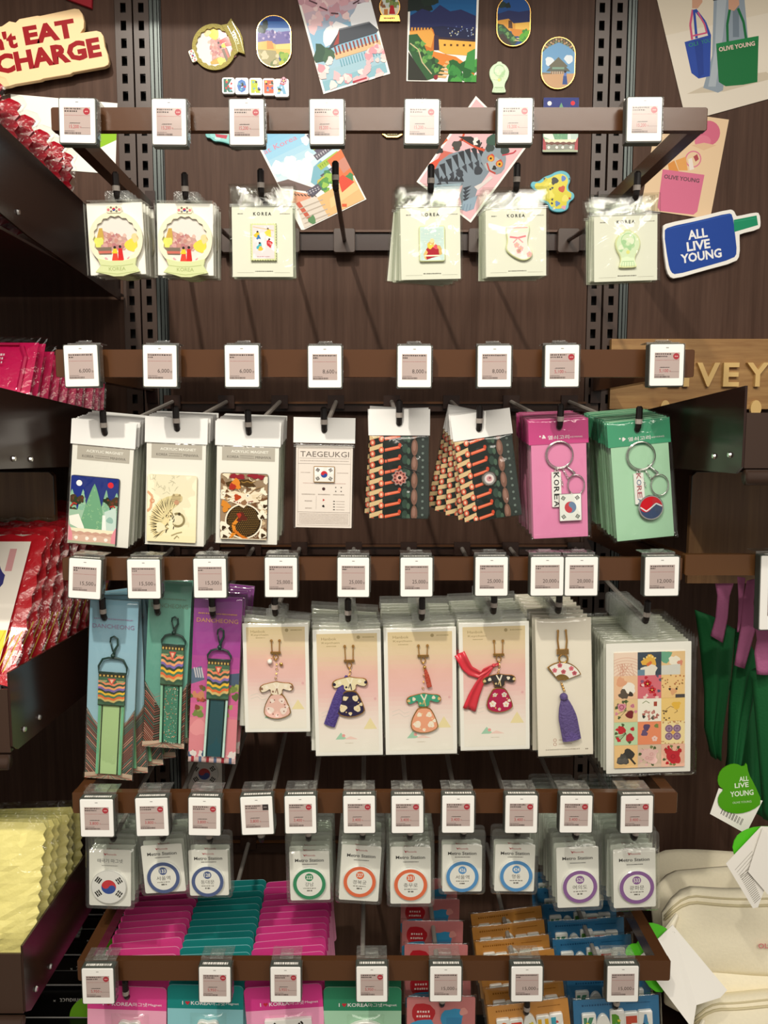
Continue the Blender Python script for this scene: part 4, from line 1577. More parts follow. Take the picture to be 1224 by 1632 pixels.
def keyring(key, corners, c1, c2, desc, kind, n, seed, dx=0.0):
    p = Prod(key, corners, 'keyring_pack', desc, 'keyring', 'keyrings on coloured cards')
    p.card(.0, .995, m=mat(f'card_{kind}', c2, .5), fx0=.035, fx1=.965, y=0)
    hm = mat(f'header_{kind}', c1, .45)
    punched_flap(p, .005, .21, hm, y=-.0007, th=.0006, name='header_band')
    A = Art(seed)
    A.text('열쇠고리', p.fx(.50), p.fz(.155), 6.0, '#f2e9ea', p.w * .36, bold=.01)
    A.text('KEYRING', p.fx(.80), p.fz(.157), 2.2, '#f2e9ea', p.w * .2)
    A.blob(p.fx(.25), p.fz(.148), 2.6, '#f2e9ea', .6, 9)
    A.circ(p.fx(.19), p.fz(.142), 1.3, '#f2e9ea', n=8)
    p.art(A, 'card_lettering', -.0009)
    cx, cz = p.fx(.50), p.fz(.30)
    R = p.w * .23
    m = loop(MB(), cx, cz, R, R, 1.0)
    loop(m, cx + .5, cz + .4, R - 1.3, R - 1.3, .7, -.0042)
    p.mb(m, 'split_ring', M_SILVER, smooth=True)
    m = chain_links(MB(), [(p.fx(.46 + .012 * i), p.fz(.415 + .019 * i)) for i in range(8)])
    chain_links(m, [(p.fx(.55 + .02 * i), p.fz(.415 + .018 * i)) for i in range(6)])
    chain_links(m, [(p.fx(.43 - .006 * i), p.fz(.41 + .015 * i)) for i in range(3)])
    p.mb(m, 'chain', M_SILVER, smooth=True)
    a, b = (.36, .735) if kind == 'pink' else (.34, .70)
    x0, x1 = p.fx(.36), p.fx(.52)
    za, zb = p.fz(b), p.fz(.44)
    bar = p.mb(MB().prism(sc_pts(rrect(x0, za, x1, zb, 1)), -.0034, -.0012, .0004), 'letter_tag', M_WHITEG)
    B = Art(seed + 1)
    for i, ch in enumerate('KOREA'):
        B.text(ch, (x0 + x1) / 2, zb - (zb - za) * (i + .5) / 5, (zb - za) * .15, '#2c2a2c' if kind == 'pink' else ['#b06a72', '#7a8aa0', '#b06a72', '#b06a72', '#7a8aa0'][i], (x1 - x0) * .62, rot=-90, bold=.02)
    B.build('tag_lettering', bar, -.0036, M_PRINTG, p.o)
    m = MB()
    rx, rz = p.fx(.77), p.fz(.555)
    loop(m, rx, rz, p.w * .14, p.w * .17, .95, -.0035, 22)
    m.tube([((rx - p.w * .13) * .001, -.0035, (rz + p.w * .1) * .001), ((rx - p.w * .02) * .001, -.0045, (rz + p.w * .2) * .001), ((rx - p.w * .17) * .001, -.0035, (rz + p.w * .34) * .001)], [.0012, .0017, .0011], 7)
    p.mb(m, 'clasp', M_SILVER, smooth=True)
    if kind == 'pink':
        cx, cz = p.fx(.66), p.fz(.74)
        hw, hh = p.w * .19, p.h * .115
        mg = p.mb(MB().prism(sc_pts(rrect(cx - hw, cz - hh, cx + hw, cz + hh, 1.5)), -.0055, -.0035, .0005), 'flag_charm', M_SILVER)
        B = Art(seed + 2)
        B.rect(cx - hw + .8, cz - hh + .8, cx + hw - .8, cz + hh - .8, '#e9ece6')
        B.taeguk(cx, cz, hw * .52, 65, '#c8424c', '#6d86a8')
        for sx in (-1, 1):
            for sz in (-1, 1):
                B.trigram(cx + sx * hw * .62, cz + sz * hh * .68, hw * .34, 35 * sx * sz + 90, (1, (sx + sz) % 2, 1), '#4a5248')
        B.build('charm_print', mg, -.0057, M_PRINTG, p.o)
    else:
        cx, cz = p.fx(.60), p.fz(.735)
        r = p.w * .205
        mg = p.mb(MB().prism(sc_pts(ell(cx, cz, r, n=36)), -.006, -.0035, .0007), 'taegeuk_charm', M_SILVER)
        B = Art(seed + 2)
        B.taeguk(cx, cz, r * .88, -15, '#c21a26', '#3a4a68')
        B.line([(cx - r * .85, cz + r * .1), (cx - r * .4, cz - r * .25), (cx, cz), (cx + r * .4, cz + r * .3), (cx + r * .85, cz + r * .05)], r * .1, '#dcdcdc')
        B.build('charm_print', mg, -.0062, M_PRINTG, p.o)
    p.bag(-.01, 1.01, -.03, 1.03, 6.2, seed, wr=1.5)
    p.stack(n, 9.0, 1.4, 1.2, seed=seed, dx=dx)


keyring((1, 6), ((843, 667), (932, 667), (945, 858), (846, 857)), '#cb3f85', '#e488b4', 'magenta keyring card with white flag charm', 'pink', 11, 81)
keyring((1, 7), ((969, 669), (1058, 669), (1086, 858), (978, 860)), '#3f9c74', '#a9d6b4', 'green keyring card with round taegeuk charm', 'green', 14, 85)
# --- row three: strap cards
M_STRAPCLIP = mat('dark_green_clip', '#1f3a33', 0.3)


def roof_art(p, seed, sky, kind):
    A = Art(seed)
    x0, x1, z0, z1 = p.fx(0), p.fx(1), p.fz(1), p.fz(0)
    A.clip = (x0, z0, x1, z1)
    W, H = x1 - x0, z1 - z0
    A.grad(x0, z0, x1, z1, sky, 14)
    if kind in ('blue', 'teal'):
        for sx in (0, 1):
            ex = x0 if sx == 0 else x1
            A.poly([(ex, z1 - H * .60), (x0 + W * .5, z1 - H * .82), (x0 + W * .5, z0), (ex, z0)], '#55504a' if kind == 'blue' else '#3a352c')
            for k in range(24):
                t = k / 24
                zz = z1 - H * (.63 + .36 * t)
                a = (ex, zz)
                d = 1 if sx == 0 else -1
                A.line([(ex + d * W * .02, zz), (ex + d * W * .26, zz - H * .07)], H * .0042, A.r.choice(['#b06a58', '#8a4a40', '#6d7a6c', '#c98a78', '#4f6a60']))
                A.line([(ex + d * W * .24, zz - H * .055), (ex + d * W * .44, zz - H * .035)], H * .003, A.r.choice(['#b8756a', '#768a7c', '#8c5348']))
        A.poly([(x0, z0), (x1, z0), (x1, z0 + H * .03), (x0 + W * .5, z0 + H * .045), (x0, z0 + H * .03)], '#c9b09a')
        for k in range(9):
            A.line([(x0 + W * .5, z0 + H * .03), (x0 + W * k / 8, z0)], H * .003, ['#b05848', '#4f7a68'][k % 2])
        A.line([(x0, z1 - H * .61), (x0 + W * .3, z1 - H * .73)], H * .006, '#8f8a7e')
        A.line([(x1, z1 - H * .61), (x1 - W * .3, z1 - H * .73)], H * .006, '#8f8a7e')
    else:
        A.poly([(x0, z1 - H * .44), (x0 + W * .2, z1 - H * .42), (x0 + W * .28, z1 - H * .50), (x0, z1 - H * .53)], '#5f7088')
        for k in range(4):
            A.line([(x0 + W * .05 * (k + 1), z1 - H * .43), (x0 + W * (.05 * k + .1), z1 - H * .49)], H * .008, '#c9c4cc')
        A.poly([(x1, z1 - H * .45), (x1 - W * .22, z1 - H * .46), (x1 - W * .24, z1 - H * .52), (x1, z1 - H * .54)], '#4f6078')
        for i in range(44):
            A.blob(x0 + W * A.r.uniform(0, 1), z1 - H * A.r.uniform(.53, .72), W * A.r.uniform(.04, .09), A.r.choice(['#7a8a4a', '#5d6e3c', '#b0553c', '#d08a68', '#8a4a3a', '#a0a860']), .4, 9)
        A.rect(x0, z0, x1, z1 - H * .73, '#e08a94')
        A.blob(x0 + W * .2, z1 - H * .79, W * .18, '#eb9aa0', .2)
        for i in range(16):
            A.blob(x0 + W * A.r.uniform(0, 1), z0 + H * A.r.uniform(.03, .09), W * A.r.uniform(.04, .08), A.r.choice(['#5d7aa0', '#44587c', '#c85a60', '#e6dcd8']), .4, 9)
        A.rect(x0, z0, x1, z0 + H * .03, '#d8b8b4')
        for k in range(6):
            A.rect(x0 + W * (.06 + .16 * k), z0, x0 + W * (.12 + .16 * k), z0 + H * .035, ['#a8323e', '#5a6e90'][k % 2])
    return A


def band_art(A, x0, z0, x1, z1, n=10):
    W, H = x1 - x0, z1 - z0
    A.clip = (x0, z0, x1, z1)
    A.rect(x0, z0, x1, z1, '#4a6a52')
    A.rect(x0, z1 - H * .1, x1, z1, '#3a3428')
    for i in range(7):
        A.rect(x0 + W * (i + .2) / 7, z1 - H * .085, x0 + W * (i + .7) / 7, z1 - H * .03, '#c9a85e')
    cols = ['#e58c66', '#3f5a46', '#e5a070', '#7d6aa8', '#3a4a40', '#e8b93c', '#4f7a5c', '#e0703f', '#c9b070', '#3f5a46']
    for i, c in enumerate(cols):
        zt = z1 - H * (.34 + .066 * i)
        pts = [(x0 + W * t / 24, zt + H * .05 * abs(sin(pi * t / 8 + .6)) + H * .10 * (abs(t / 12 - 1))) for t in range(25)]
        low = [(x, z - H * .075) for x, z in pts]
        A.poly(pts + low[::-1], c)
    A.poly([(x0 + W * .5, z1 - H * .36), (x0 + W * .34, z1 - H * .14), (x0 + W * .66, z1 - H * .14)], '#d9544a')
    A.poly([(x0 + W * .5, z1 - H * .30), (x0 + W * .42, z1 - H * .17), (x0 + W * .58, z1 - H * .17)], '#f0c0a0')
    for sx in (.12, .25, .75, .88):
        A.ring(x0 + W * sx, z1 - H * .2, W * .05, W * .08, '#8fb07a', 10, 180, 360)
        A.ring(x0 + W * sx, z1 - H * .2, W * .02, W * .04, '#d9a878', 10, 180, 360)
    A.rect(x0, z0, x1, z0 + H * .03, '#34402f')
    A.clip = None


def strap_card(key, corners, desc, kind, sky, geo, n, seed, main, edge, droll=0.0, dx=0.0, tcol='#9a86a8', title=True):
    xs0, xs1, f_clip, f_ring, f_band, f_strap, f_end, cxo = geo
    p = Prod(key, corners, 'strap_keyring_card', desc, 'keyring', 'woven strap keyrings on picture cards')
    p.card(0, 1, r=.8)
    A = roof_art(p, seed, sky, kind)
    A.clip = None
    if title:
        A.text('DANCHEONG', p.fx(.5), p.fz(.145), 6.5, tcol, p.w * .86)
        A.dashes(p.fx(.1), p.fz(.105), p.fx(.9), 2.2, tcol, .5, 1.0)
    p.art(A, 'printed_pattern', -.0002)
    x0, x1 = p.fx(xs0), p.fx(xs1)
    W = x1 - x0
    sk = cxo * p.w
    yb = -.0035
    # strap body: two stacked layers with a rolled lower end
    m = MB()

    def fr(u, v):
        z = p.fz(f_end + (f_strap - f_end) * v)
        x = x0 + W * u + sk * (1 - v)
        y = yb - .0012 - .0012 * sin(pi * v) - .0005 * sin(pi * u)
        return (x * .001, y, z * .001)
    m.grid(fr, 6, 14, back=lambda u, v: (fr(u, v)[0], yb + .002, fr(u, v)[2]))
    st = p.mb(m, 'strap', mat(f'strap_{kind}', main, .75), smooth=False)
    A = Art(seed + 3)
    for a, b, c in ((0, .10, edge), (.13, .17, '#1c2a22'), (.83, .87, '#1c2a22'), (.90, 1.0, edge)):
        pts0 = []
        za, zb = p.fz(f_end), p.fz(f_strap)
        A.poly([(x0 + W * a + sk, za), (x0 + W * b + sk, za), (x0 + W * b, zb), (x0 + W * a, zb)], c, keep=True)
    A.k += 1
    if kind == 'teal':
        for i in range(150):
            v = A.r.random()
            A.blob(x0 + W * A.r.uniform(.2, .8) + sk * (1 - v), p.fz(f_end + (f_strap - f_end) * v), W * .025, A.r.choice(['#a9c9b0', '#6a9a80', '#c08a6a']), .4, 6, keep=True)
    A.build('strap_stripe', st, yb - .0031, None, p.o)
    bx0, bx1, bz0, bz1 = x0 - W * .02, x1 + W * .02, p.fz(f_strap + .005), p.fz(f_band)
    bd = p.mb(MB().prism(sc_pts(rrect(bx0, bz0, bx1, bz1, .6, 2)), yb - .0045, yb - .0005), 'pattern_band', mat('band_base', '#4a5a48', .7))
    A = Art(seed + 4)
    band_art(A, bx0, bz0, bx1, bz1)
    A.build('band_print', bd, yb - .0047, None, p.o)
    cx = (x0 + x1) / 2
    m = MB()
    rz0, rz1 = p.fz(f_band), p.fz(f_ring)
    hw = W * .5
    path = [(cx - hw * 1.08, rz0 + 1), (cx - hw * 1.1, rz0 + (rz1 - rz0) * .45), (cx - hw * .8, rz1 - 2), (cx - hw * .35, rz1 + .5), (cx + hw * .35, rz1 + .5), (cx + hw * .8, rz1 - 2), (cx + hw * 1.1, rz0 + (rz1 - rz0) * .45), (cx + hw * 1.08, rz0 + 1)]
    m.tube([(x * .001, yb - .002, z * .001) for x, z in path], .0017, 7, closed=True)
    p.mb(m, 'strap_ring', M_STRAPCLIP, smooth=True)
    m = MB()
    ct = p.fz(f_clip)
    hgt = ct - rz1
    hook = [(cx, rz1 + 1), (cx + hw * .10, rz1 + hgt * .35), (cx + hw * .34, rz1 + hgt * .6), (cx + hw * .3, rz1 + hgt * .88), (cx + hw * .02, ct - 1), (cx - hw * .22, rz1 + hgt * .9), (cx - hw * .26, rz1 + hgt * .7)]
    m.tube([(x * .001, yb - .0025, z * .001) for x, z in hook], [.0026, .0022, .0017, .0015, .0015, .0014, .0011], 8)
    m.tube([((cx - hw * .03) * .001, yb - .0025, (rz1 + hgt * .3) * .001), ((cx - hw * .25) * .001, yb - .0025, (rz1 + hgt * .74) * .001)], .0011, 7)
    m.ball((cx * .001, yb - .0025, (rz1 + hgt * .12) * .001), .0036)
    p.mb(m, 'trigger_hook', M_STRAPCLIP, smooth=True)
    p.bag(-.005, 1.005, -.03, 1.03, 8.2, seed, wr=1.6)
    p.stack(n, 15, 1.2, 1.2, seed=seed, droll=droll, dx=dx)
    return p


strap_card((2, 0), ((150, 957), (222, 956), (210, 1241), (129, 1240)), 'blue roof print card with light green strap', 'blue', ['#8fb6c6', '#9cc0d0', '#8db9cf'], (.27, .80, .19, .315, .40, .57, .965, -.02), 4, 121, '#a9c78c', '#6fae86', -4.2, 1.2)
strap_card((2, 1), ((243, 927), (310, 926), (290, 1190), (222, 1191)), 'teal card with speckled green strap between blue and purple', 'teal', ['#5a9484', '#6aa596', '#74ad9c'], (.40, .90, .20, .31, .375, .605, .96, .03), 2, 131, '#3f7a62', '#8cc0a0', -1, .5, '#6d8a78')
strap_card((2, 2), ((312, 951), (388, 949), (374, 1218), (298, 1212)), 'purple sunset card with dark teal strap', 'purple', ['#e29aa0', '#d96a9a', '#a8489a', '#8c4a94'], (.36, .80, .18, .31, .375, .60, .955, -.03), 5, 141, '#1f4a52', '#bcd8cc', .8, 1.6, '#d9a06a')

# --- row three: hanbok keyrings


def hanbok_card_art(p, seed):
    A = Art(seed)
    x0, x1, z0, z1 = p.fx(.055), p.fx(.945), p.fz(.97), p.fz(.035)
    A.clip = (x0, z0, x1, z1)
    A.grad(x0, z0, x1, z1, ['#f1ece0', '#f1e7dd', '#efd9d0', '#ebbfba', '#eabbb0', '#e3cba9', '#dcc79c'], 26)
    A.clip = None
    A.text('Hanbok', p.fx(.235), p.fz(.075), 4.2, '#9c865c', p.w * .22)
    A.text('Keychain', p.fx(.26), p.fz(.108), 4.0, '#9c865c', p.w * .26)
    A.dashes(p.fx(.2), p.fz(.133), p.fx(.34), 1.3, '#a8946a')
    A.circ(p.fx(.67), p.fz(.065), 2.7, '#a8946a', n=14)
    A.dashes(p.fx(.73), p.fz(.065), p.fx(.9), 2.0, '#a8946a', .5, .9)
    for f in (.66, .69):
        A.line([(p.fx(.1), p.fz(f)), (p.fx(.2), p.fz(f - .02)), (p.fx(.27), p.fz(f + .012)), (p.fx(.34), p.fz(f))], .35, '#b9c0b8')
    A.circ(p.fx(.9), p.fz(.55), 2.2, '#e2b0b0', n=10)
    A.poly([(p.fx(.72), p.fz(.79)), (p.fx(.82), p.fz(.70)), (p.fx(.92), p.fz(.79))], '#ecdcaa')
    A.poly([(p.fx(.3), p.fz(.87)), (p.fx(.38), p.fz(.815)), (p.fx(.47), p.fz(.87))], '#a5cfb4')
    A.circ(p.fx(.42), p.fz(.84), 2.6, '#eaa29c', n=10)
    A.poly([(p.fx(.42), p.fz(.87)), (p.fx(.52), p.fz(.845)), (p.fx(.64), p.fz(.87))], '#f0cfc4')
    A.dashes(p.fx(.44), p.fz(.9), p.fx(.56), .9, '#c4b6a2')
    return A


JACKET = [(-6, 11), (-2, 12), (2, 12), (6, 11), (12, 10), (27, 9), (31, 2), (28, -5), (20, -4), (11, 0), (10, -12), (0, -13), (-10, -12), (-11, 0), (-20, -6), (-28, -8), (-31, -1), (-27, 6), (-12, 10)]
SKIRT = [(-9, 22), (9, 22), (16, 14), (24, -6), (25, -16), (12, -23), (-2, -25), (-16, -22), (-24, -15), (-22, 0), (-15, 14)]


def hanbok(key, corners, desc, n, seed, geo, jc, scs, extra=None, droll=0.0, dx=0.0, tilt=0.0):
    """geo: centre x, clasp top, ring, jacket centre, skirt centre (fractions), size k"""
    fxc, fcl, frg, fj, fs, k = geo
    p = Prod(key, corners, 'hanbok_keyring_card', desc, 'keyring', 'hanbok keyrings on blush cards')
    p.card(0, 1, r=.8)
    p.art(hanbok_card_art(p, seed), 'card_print', -.0002)
    cx = p.fx(fxc)
    # gold clasp
    m = MB()
    zt, zr = p.fz(fcl), p.fz(frg)
    w2 = p.w * .062
    for sx in (-1, 1):
        m.ball(((cx + sx * w2) * .001, -.003, zt * .001), .0023, n=10, m=6)
        m.tube([((cx + sx * w2) * .001, -.003, zt * .001), ((cx + sx * w2 * .9) * .001, -.0035, (zr + 7) * .001)], .0008, 6)
    m.box((cx - w2 * 1.25) * .001, -.005, (zr + 4.6) * .001, (cx + w2 * 1.25) * .001, -.002, (zr + 8) * .001)
    p.mb(m, 'clasp', M_GOLD)
    m = loop(MB(), cx, zr, 3.6, 4.6, .8, -.0035, 16)
    p.mb(m, 'ring', M_GOLD, smooth=True)
    zj = p.fz(fj)
    m = chain_links(MB(), [(cx + 1.2 * sin(i), zr - 5 - i * (zr - 5 - zj - 9 * k) / 5) for i in range(6)], 1.5)
    p.mb(m, 'chain', M_GOLD, smooth=True)

    def enamel(outline, c, zc, nm, cols, deco):
        out = smooth_closed([(c + x * k, zc + z * k) for x, z in outline], 1)
        b = p.mb(MB().prism(sc_pts(out), -.0052, -.003, .0005), nm, M_GOLD)
        B = Art(seed + len(nm))
        B.poly(lens(out, .93), cols[0])
        deco(B, c, zc, cols)
        B.build('enamel', b, -.0054, M_PRINTG, p.o)

    def dj(B, c, zc, cols):
        B.line([(c - 5 * k, zc + 10 * k), (c + 1 * k, zc - 1 * k), (c + 5 * k, zc + 10 * k)], 2.4 * k, cols[1])
        B.line([(c + 1 * k, zc), (c + 3 * k, zc - 11 * k)], 1.8 * k, cols[2])
        B.line([(c + 1 * k, zc), (c - 2 * k, zc - 8 * k)], 1.4 * k, cols[2])
        for sx, sz in ((-26, -1), (27, 2)):
            B.blob(c + sx * k, zc + sz * k, 2.8 * k, cols[2], .3, 8)
        for sx, sz in ((-17, 2), (17, 4)):
            B.blob(c + sx * k, zc + sz * k, 3.2 * k, cols[1], .3, 9)
        B.blob(c - 6 * k, zc - 6 * k, 2 * k, cols[2], .3, 8)

    def ds(B, c, zc, cols):
        for x, z, r in ((-12, -8, 6.5), (12, -9, 6.0), (9, 9, 5), (-8, 9, 4), (0, -18, 3), (18, -2, 3)):
            if cols[3] == 'flower':
                B.flower(c + x * k, zc + z * k, r * k, cols[1], cols[2])
            else:
                B.blob(c + x * k, zc + z * k, r * k, cols[1], .25, 12)
        for i in range(9):
            a = i * 2.4
            B.blob(c + 15 * k * cos(a), zc - 3 * k + 14 * k * sin(a), 1.3 * k, cols[2], .3, 6)
    enamel(SKIRT, cx, p.fz(fs), 'skirt_charm', scs, ds)
    enamel(JACKET, cx, zj, 'jacket_charm', jc, dj)
    if extra:
        extra(p, cx, zr)
    hx, hz = p.hole_mm()
    top = p.fz(0)
    # clear bag, its folded top and the hang tab
    p.bag(-.015, 1.008, -.025, 1.03, 7.0, seed, wr=1.7)
    p.mb(MB().prism(sc_pts(rrect(p.fx(-.02), top + 1.5, p.fx(1.02), top + 12, .8)), .0018, .0022), 'bag_flap', M_TAB)
    p.mb(MB().prism(sc_pts(rrect(hx - 14, top - 1, hx + 14, hz + 9, 3)), -.0012, -.0006), 'hang_tab', M_TAB)
    p.stack(n, 13, 1.6, 1.5, seed=seed, droll=droll, dx=dx)
    return p


def tassel(p, top, bot, w0, w1, colr, y=-.005, nm='tassel', cap=True):
    """strands from the knot to the cut end, mm"""
    m = MB()
    (x0, z0), (x1, z1) = top, bot
    L = hypot(x1 - x0, z1 - z0)
    dx_, dz_ = (x1 - x0) / L, (z1 - z0) / L
    nx, nz = -dz_, dx_
    rows = 10
    n = 20
    vs, fs = [], []
    for j in range(rows + 1):
        t = j / rows
        hw = w0 + (w1 - w0) * min(1, t * 2.2) ** .7
        for i in range(n):
            a = 2 * pi * i / n
            r = hw * (1 + .09 * (i % 2) * (t > .1))
            ox, oy = r * cos(a), r * .35 * sin(a)
            vs.append(((x0 + dx_ * L * t + nx * ox) * .001, y + oy * .001, (z0 + dz_ * L * t + nz * ox) * .001))
    for j in range(rows):
        for i in range(n):
            fs.append((j * n + i, j * n + (i + 1) % n, (j + 1) * n + (i + 1) % n, (j + 1) * n + i))
    fs.append(tuple(range(n - 1, -1, -1)))
    fs.append(tuple(range(rows * n, rows * n + n)))
    m.add(vs, fs)
    return p.mb(m, nm, mat(f'thread_{colr}', colr, .6, bump=.6, bscale=300))


def pearl(p, cx, zr):
    m = MB().ball(((cx - 9) * .001, -.0045, (zr - 7) * .001), .0042)
    p.mb(m, 'pearl', mat('pearl', '#f4ece2', .15, coat=1), smooth=True)
    m = MB().tube([((cx - 7) * .001, -.004, (zr - 3) * .001), (cx * .001, -.004, (zr + 1) * .001)], .0005, 5)
    m.ball(((cx + 8) * .001, -.004, (zr - 12) * .001), .003, sy=.5)
    p.mb(m, 'drop_bead', M_GOLD, smooth=True)


def purple_tassel(p, cx, zr):
    tassel(p, (cx - 4, zr - 17), (p.fx(.215), p.fz(.75)), 2.4, 8.5, '#4b3a86', -.0028)


def red_tassel(p, cx, zr):
    tassel(p, (cx + 3, zr - 14), (cx + 9, p.fz(.46)), 1.4, 3.6, '#b9452e')
    p.mb(MB().ball(((cx + 2) * .001, -.005, (zr - 11) * .001), .0028), 'bead_cap', M_GOLD, smooth=True)


def red_ribbon(p, cx, zr):
    m = MB()
    kx, kz = cx - 8, zr - 10

    def strip(pts, wid, y, yw):
        def fn(u, v):
            i = min(int(v * (len(pts) - 1)), len(pts) - 2)
            t = v * (len(pts) - 1) - i
            x = pts[i][0] + (pts[i + 1][0] - pts[i][0]) * t
            z = pts[i][1] + (pts[i + 1][1] - pts[i][1]) * t
            wd = wid[i] + (wid[i + 1] - wid[i]) * t
            tx, tz = pts[i + 1][0] - pts[i][0], pts[i + 1][1] - pts[i][1]
            L = hypot(tx, tz) or 1
            o = (u - .5) * wd
            return ((x - tz / L * o) * .001, y - yw * sin(3 * pi * u) * (.2 + v), (z + tx / L * o) * .001)
        m.grid(fn, 10, 10, back=lambda u, v: (fn(u, v)[0], fn(u, v)[1] + .0004, fn(u, v)[2]))
    strip([(kx + 8, kz + 2), (kx, kz), (p.fx(.28), p.fz(.40)), (p.fx(.12), p.fz(.36)), (p.fx(.0), p.fz(.23))], [4, 5, 12, 16, 17], -.0046, .0012)
    strip([(kx, kz), (p.fx(.3), p.fz(.45)), (p.fx(.2), p.fz(.56)), (p.fx(.13), p.fz(.67))], [4, 12, 17, 21], -.0042, .0014)
    p.mb(m, 'ribbon', mat('red_organza', '#d02f3e', .35, coat=.2), smooth=True)
    p.mb(MB().ball((kx * .001, -.0052, kz * .001), .003), 'ribbon_knot', mat('red_organza', '#d02f3e'), smooth=True)


hanbok((2, 3), ((390, 998), (494, 988), (491, 1159), (388, 1174)), 'pale pink hanbok keyring on a tilted blush card', 3, 151, (.50, .155, .30, .585, .745, .86), ['#efe0c8', '#f6ead8', '#8d6a58'], ['#e8bcb0', '#f2ded4', '#8a5a50', 'blob'], pearl, droll=2.6, dx=1.4)
hanbok((2, 4), ((498.5, 1004), (607, 1001), (610, 1202), (503, 1206)), 'navy and gold hanbok keyring with purple tassel', 7, 155, (.53, .13, .275, .42, .575, .90), ['#eadcb4', '#f4ead0', '#2a2238'], ['#2a2244', '#ead9b4', '#e0c28a', 'blob'], purple_tassel, droll=.7, dx=-.6)
hanbok((2, 5), ((614, 999), (722, 1000), (733, 1202), (612, 1202)), 'orange hanbok keyring with a mint jacket', 9, 159, (.54, .14, .25, .56, .715, .88), ['#3f9c7c', '#eadfca', '#d9b878'], ['#eba382', '#f4e6d2', '#f2d9a8', 'blob'], red_tassel, droll=.1, dx=-.3)
hanbok((2, 6), ((732, 991), (839, 991), (848, 1196), (733, 1194)), 'magenta hanbok keyring with a red ribbon', 9, 163, (.56, .145, .28, .445, .595, .84), ['#3a3434', '#efe4d0', '#d9c08a'], ['#b01f4c', '#f2e2da', '#e2c27a', 'flower'], red_ribbon, droll=.0, dx=-.5)

# --- row three: fan tassel keyring
p = Prod((2, 7), ((854.6, 983), (933.7, 988), (953, 1204), (856, 1203)), 'fan_keyring_card', 'cream card with a white fan and purple tassel', 'keyring', 'fan keyrings on cream cards')
p.card(0, 1, r=.8, m=mat('cream_card', '#efe6d6', .5))
A = Art(171)
for f in (.885, .915):
    A.ring(p.fx(.31), p.fz(f), 2.0, 2.6, '#b06a58', 12)
    A.dashes(p.fx(.38), p.fz(f), p.fx(.62), 1.1, '#b59a86')
A.dashes(p.fx(.14), p.fz(.955), p.fx(.76), 2.2, '#a89c8c', .4, .9)
A.dashes(p.fx(.86), p.fz(.957), p.fx(.91), 2, '#8c8070')
p.art(A, 'card_lettering', -.0002)
cx = p.fx(.47)
m = MB()
zt, zr = p.fz(.09), p.fz(.285)
for sx in (-1, 1):
    m.tube([((cx + sx * 6) * .001, -.0035, zt * .001), ((cx + sx * 7) * .001, -.0035, (zt - 14) * .001), ((cx + sx * 5.5) * .001, -.0035, (zr + 13) * .001)], .0015, 7)
    m.ball(((cx + sx * 6) * .001, -.003, (zt + 1) * .001), .002, n=8, m=6)
m.box((cx - 9) * .001, -.006, (zr + 7) * .001, (cx + 9) * .001, -.002, (zr + 15) * .001)
p.mb(m, 'clasp', M_GOLD)
p.mb(loop(MB(), cx + 1, zr, 6.5, 6.8, 1.5, -.004, 18), 'ring', M_GOLD, smooth=True)
fc = (p.fx(.44), p.fz(.455))
out = [(fc[0] + 6 * cos(rad(a)), fc[1] + 7 * sin(rad(a))) for a in (150, 25)] + [(fc[0] + 32 * cos(rad(a)), fc[1] + 32 * sin(rad(a))) for a in range(20, 136, 8)]
fan = p.mb(MB().prism(sc_pts(out), -.0052, -.003, .0005), 'fan_charm', M_GOLD)
B = Art(172)
inn = [(fc[0] + 13 * cos(rad(a)), fc[1] + 13 * sin(rad(a))) for a in range(132, 22, -8)] + [(fc[0] + 30.5 * cos(rad(a)), fc[1] + 30.5 * sin(rad(a))) for a in range(23, 134, 8)]
B.poly(inn, '#f2ece4')
for a, r in ((118, 22), (55, 26), (35, 24), (80, 17), (95, 27)):
    B.flower(fc[0] + r * cos(rad(a)), fc[1] + r * sin(rad(a)), 4, '#d9707c', '#a83a4c')
for a in range(30, 140, 14):
    B.line([(fc[0] + 6 * cos(rad(a)), fc[1] + 6 * sin(rad(a))), (fc[0] + 13 * cos(rad(a)), fc[1] + 13 * sin(rad(a)))], .7, '#8d7434')
B.build('enamel', fan, -.0054, M_PRINTG, p.o)
p.mb(chain_links(MB(), [(fc[0] + .7 * i, fc[1] - 1.5 - 2.1 * i) for i in range(7)], 1.6), 'chain', M_GOLD, smooth=True)
tp = (p.fx(.47), p.fz(.55))
p.mb(MB().ball((tp[0] * .001, -.006, (tp[1] - 2) * .001), .0062, n=14), 'tassel_knot', mat('thread_#5d4c86', '#5d4c86', .6, bump=.6, bscale=300), smooth=True)
tassel(p, (tp[0] + .5, tp[1] - 5), (p.fx(.60), p.fz(.875)), 5, 13.5, '#5d4c86', -.0062)
hx, hz = p.hole_mm()
p.bag(-.01, 1.01, -.03, 1.03, 12.5, 17, wr=1.2)
p.mb(MB().prism(sc_pts(rrect(hx - 13, p.fz(0) - 1, hx + 13, hz + 9, 3)), -.0012, -.0006), 'hang_tab', M_TAB)
p.stack(8, 17, 1.2, 1.5, seed=17, dx=-.8)

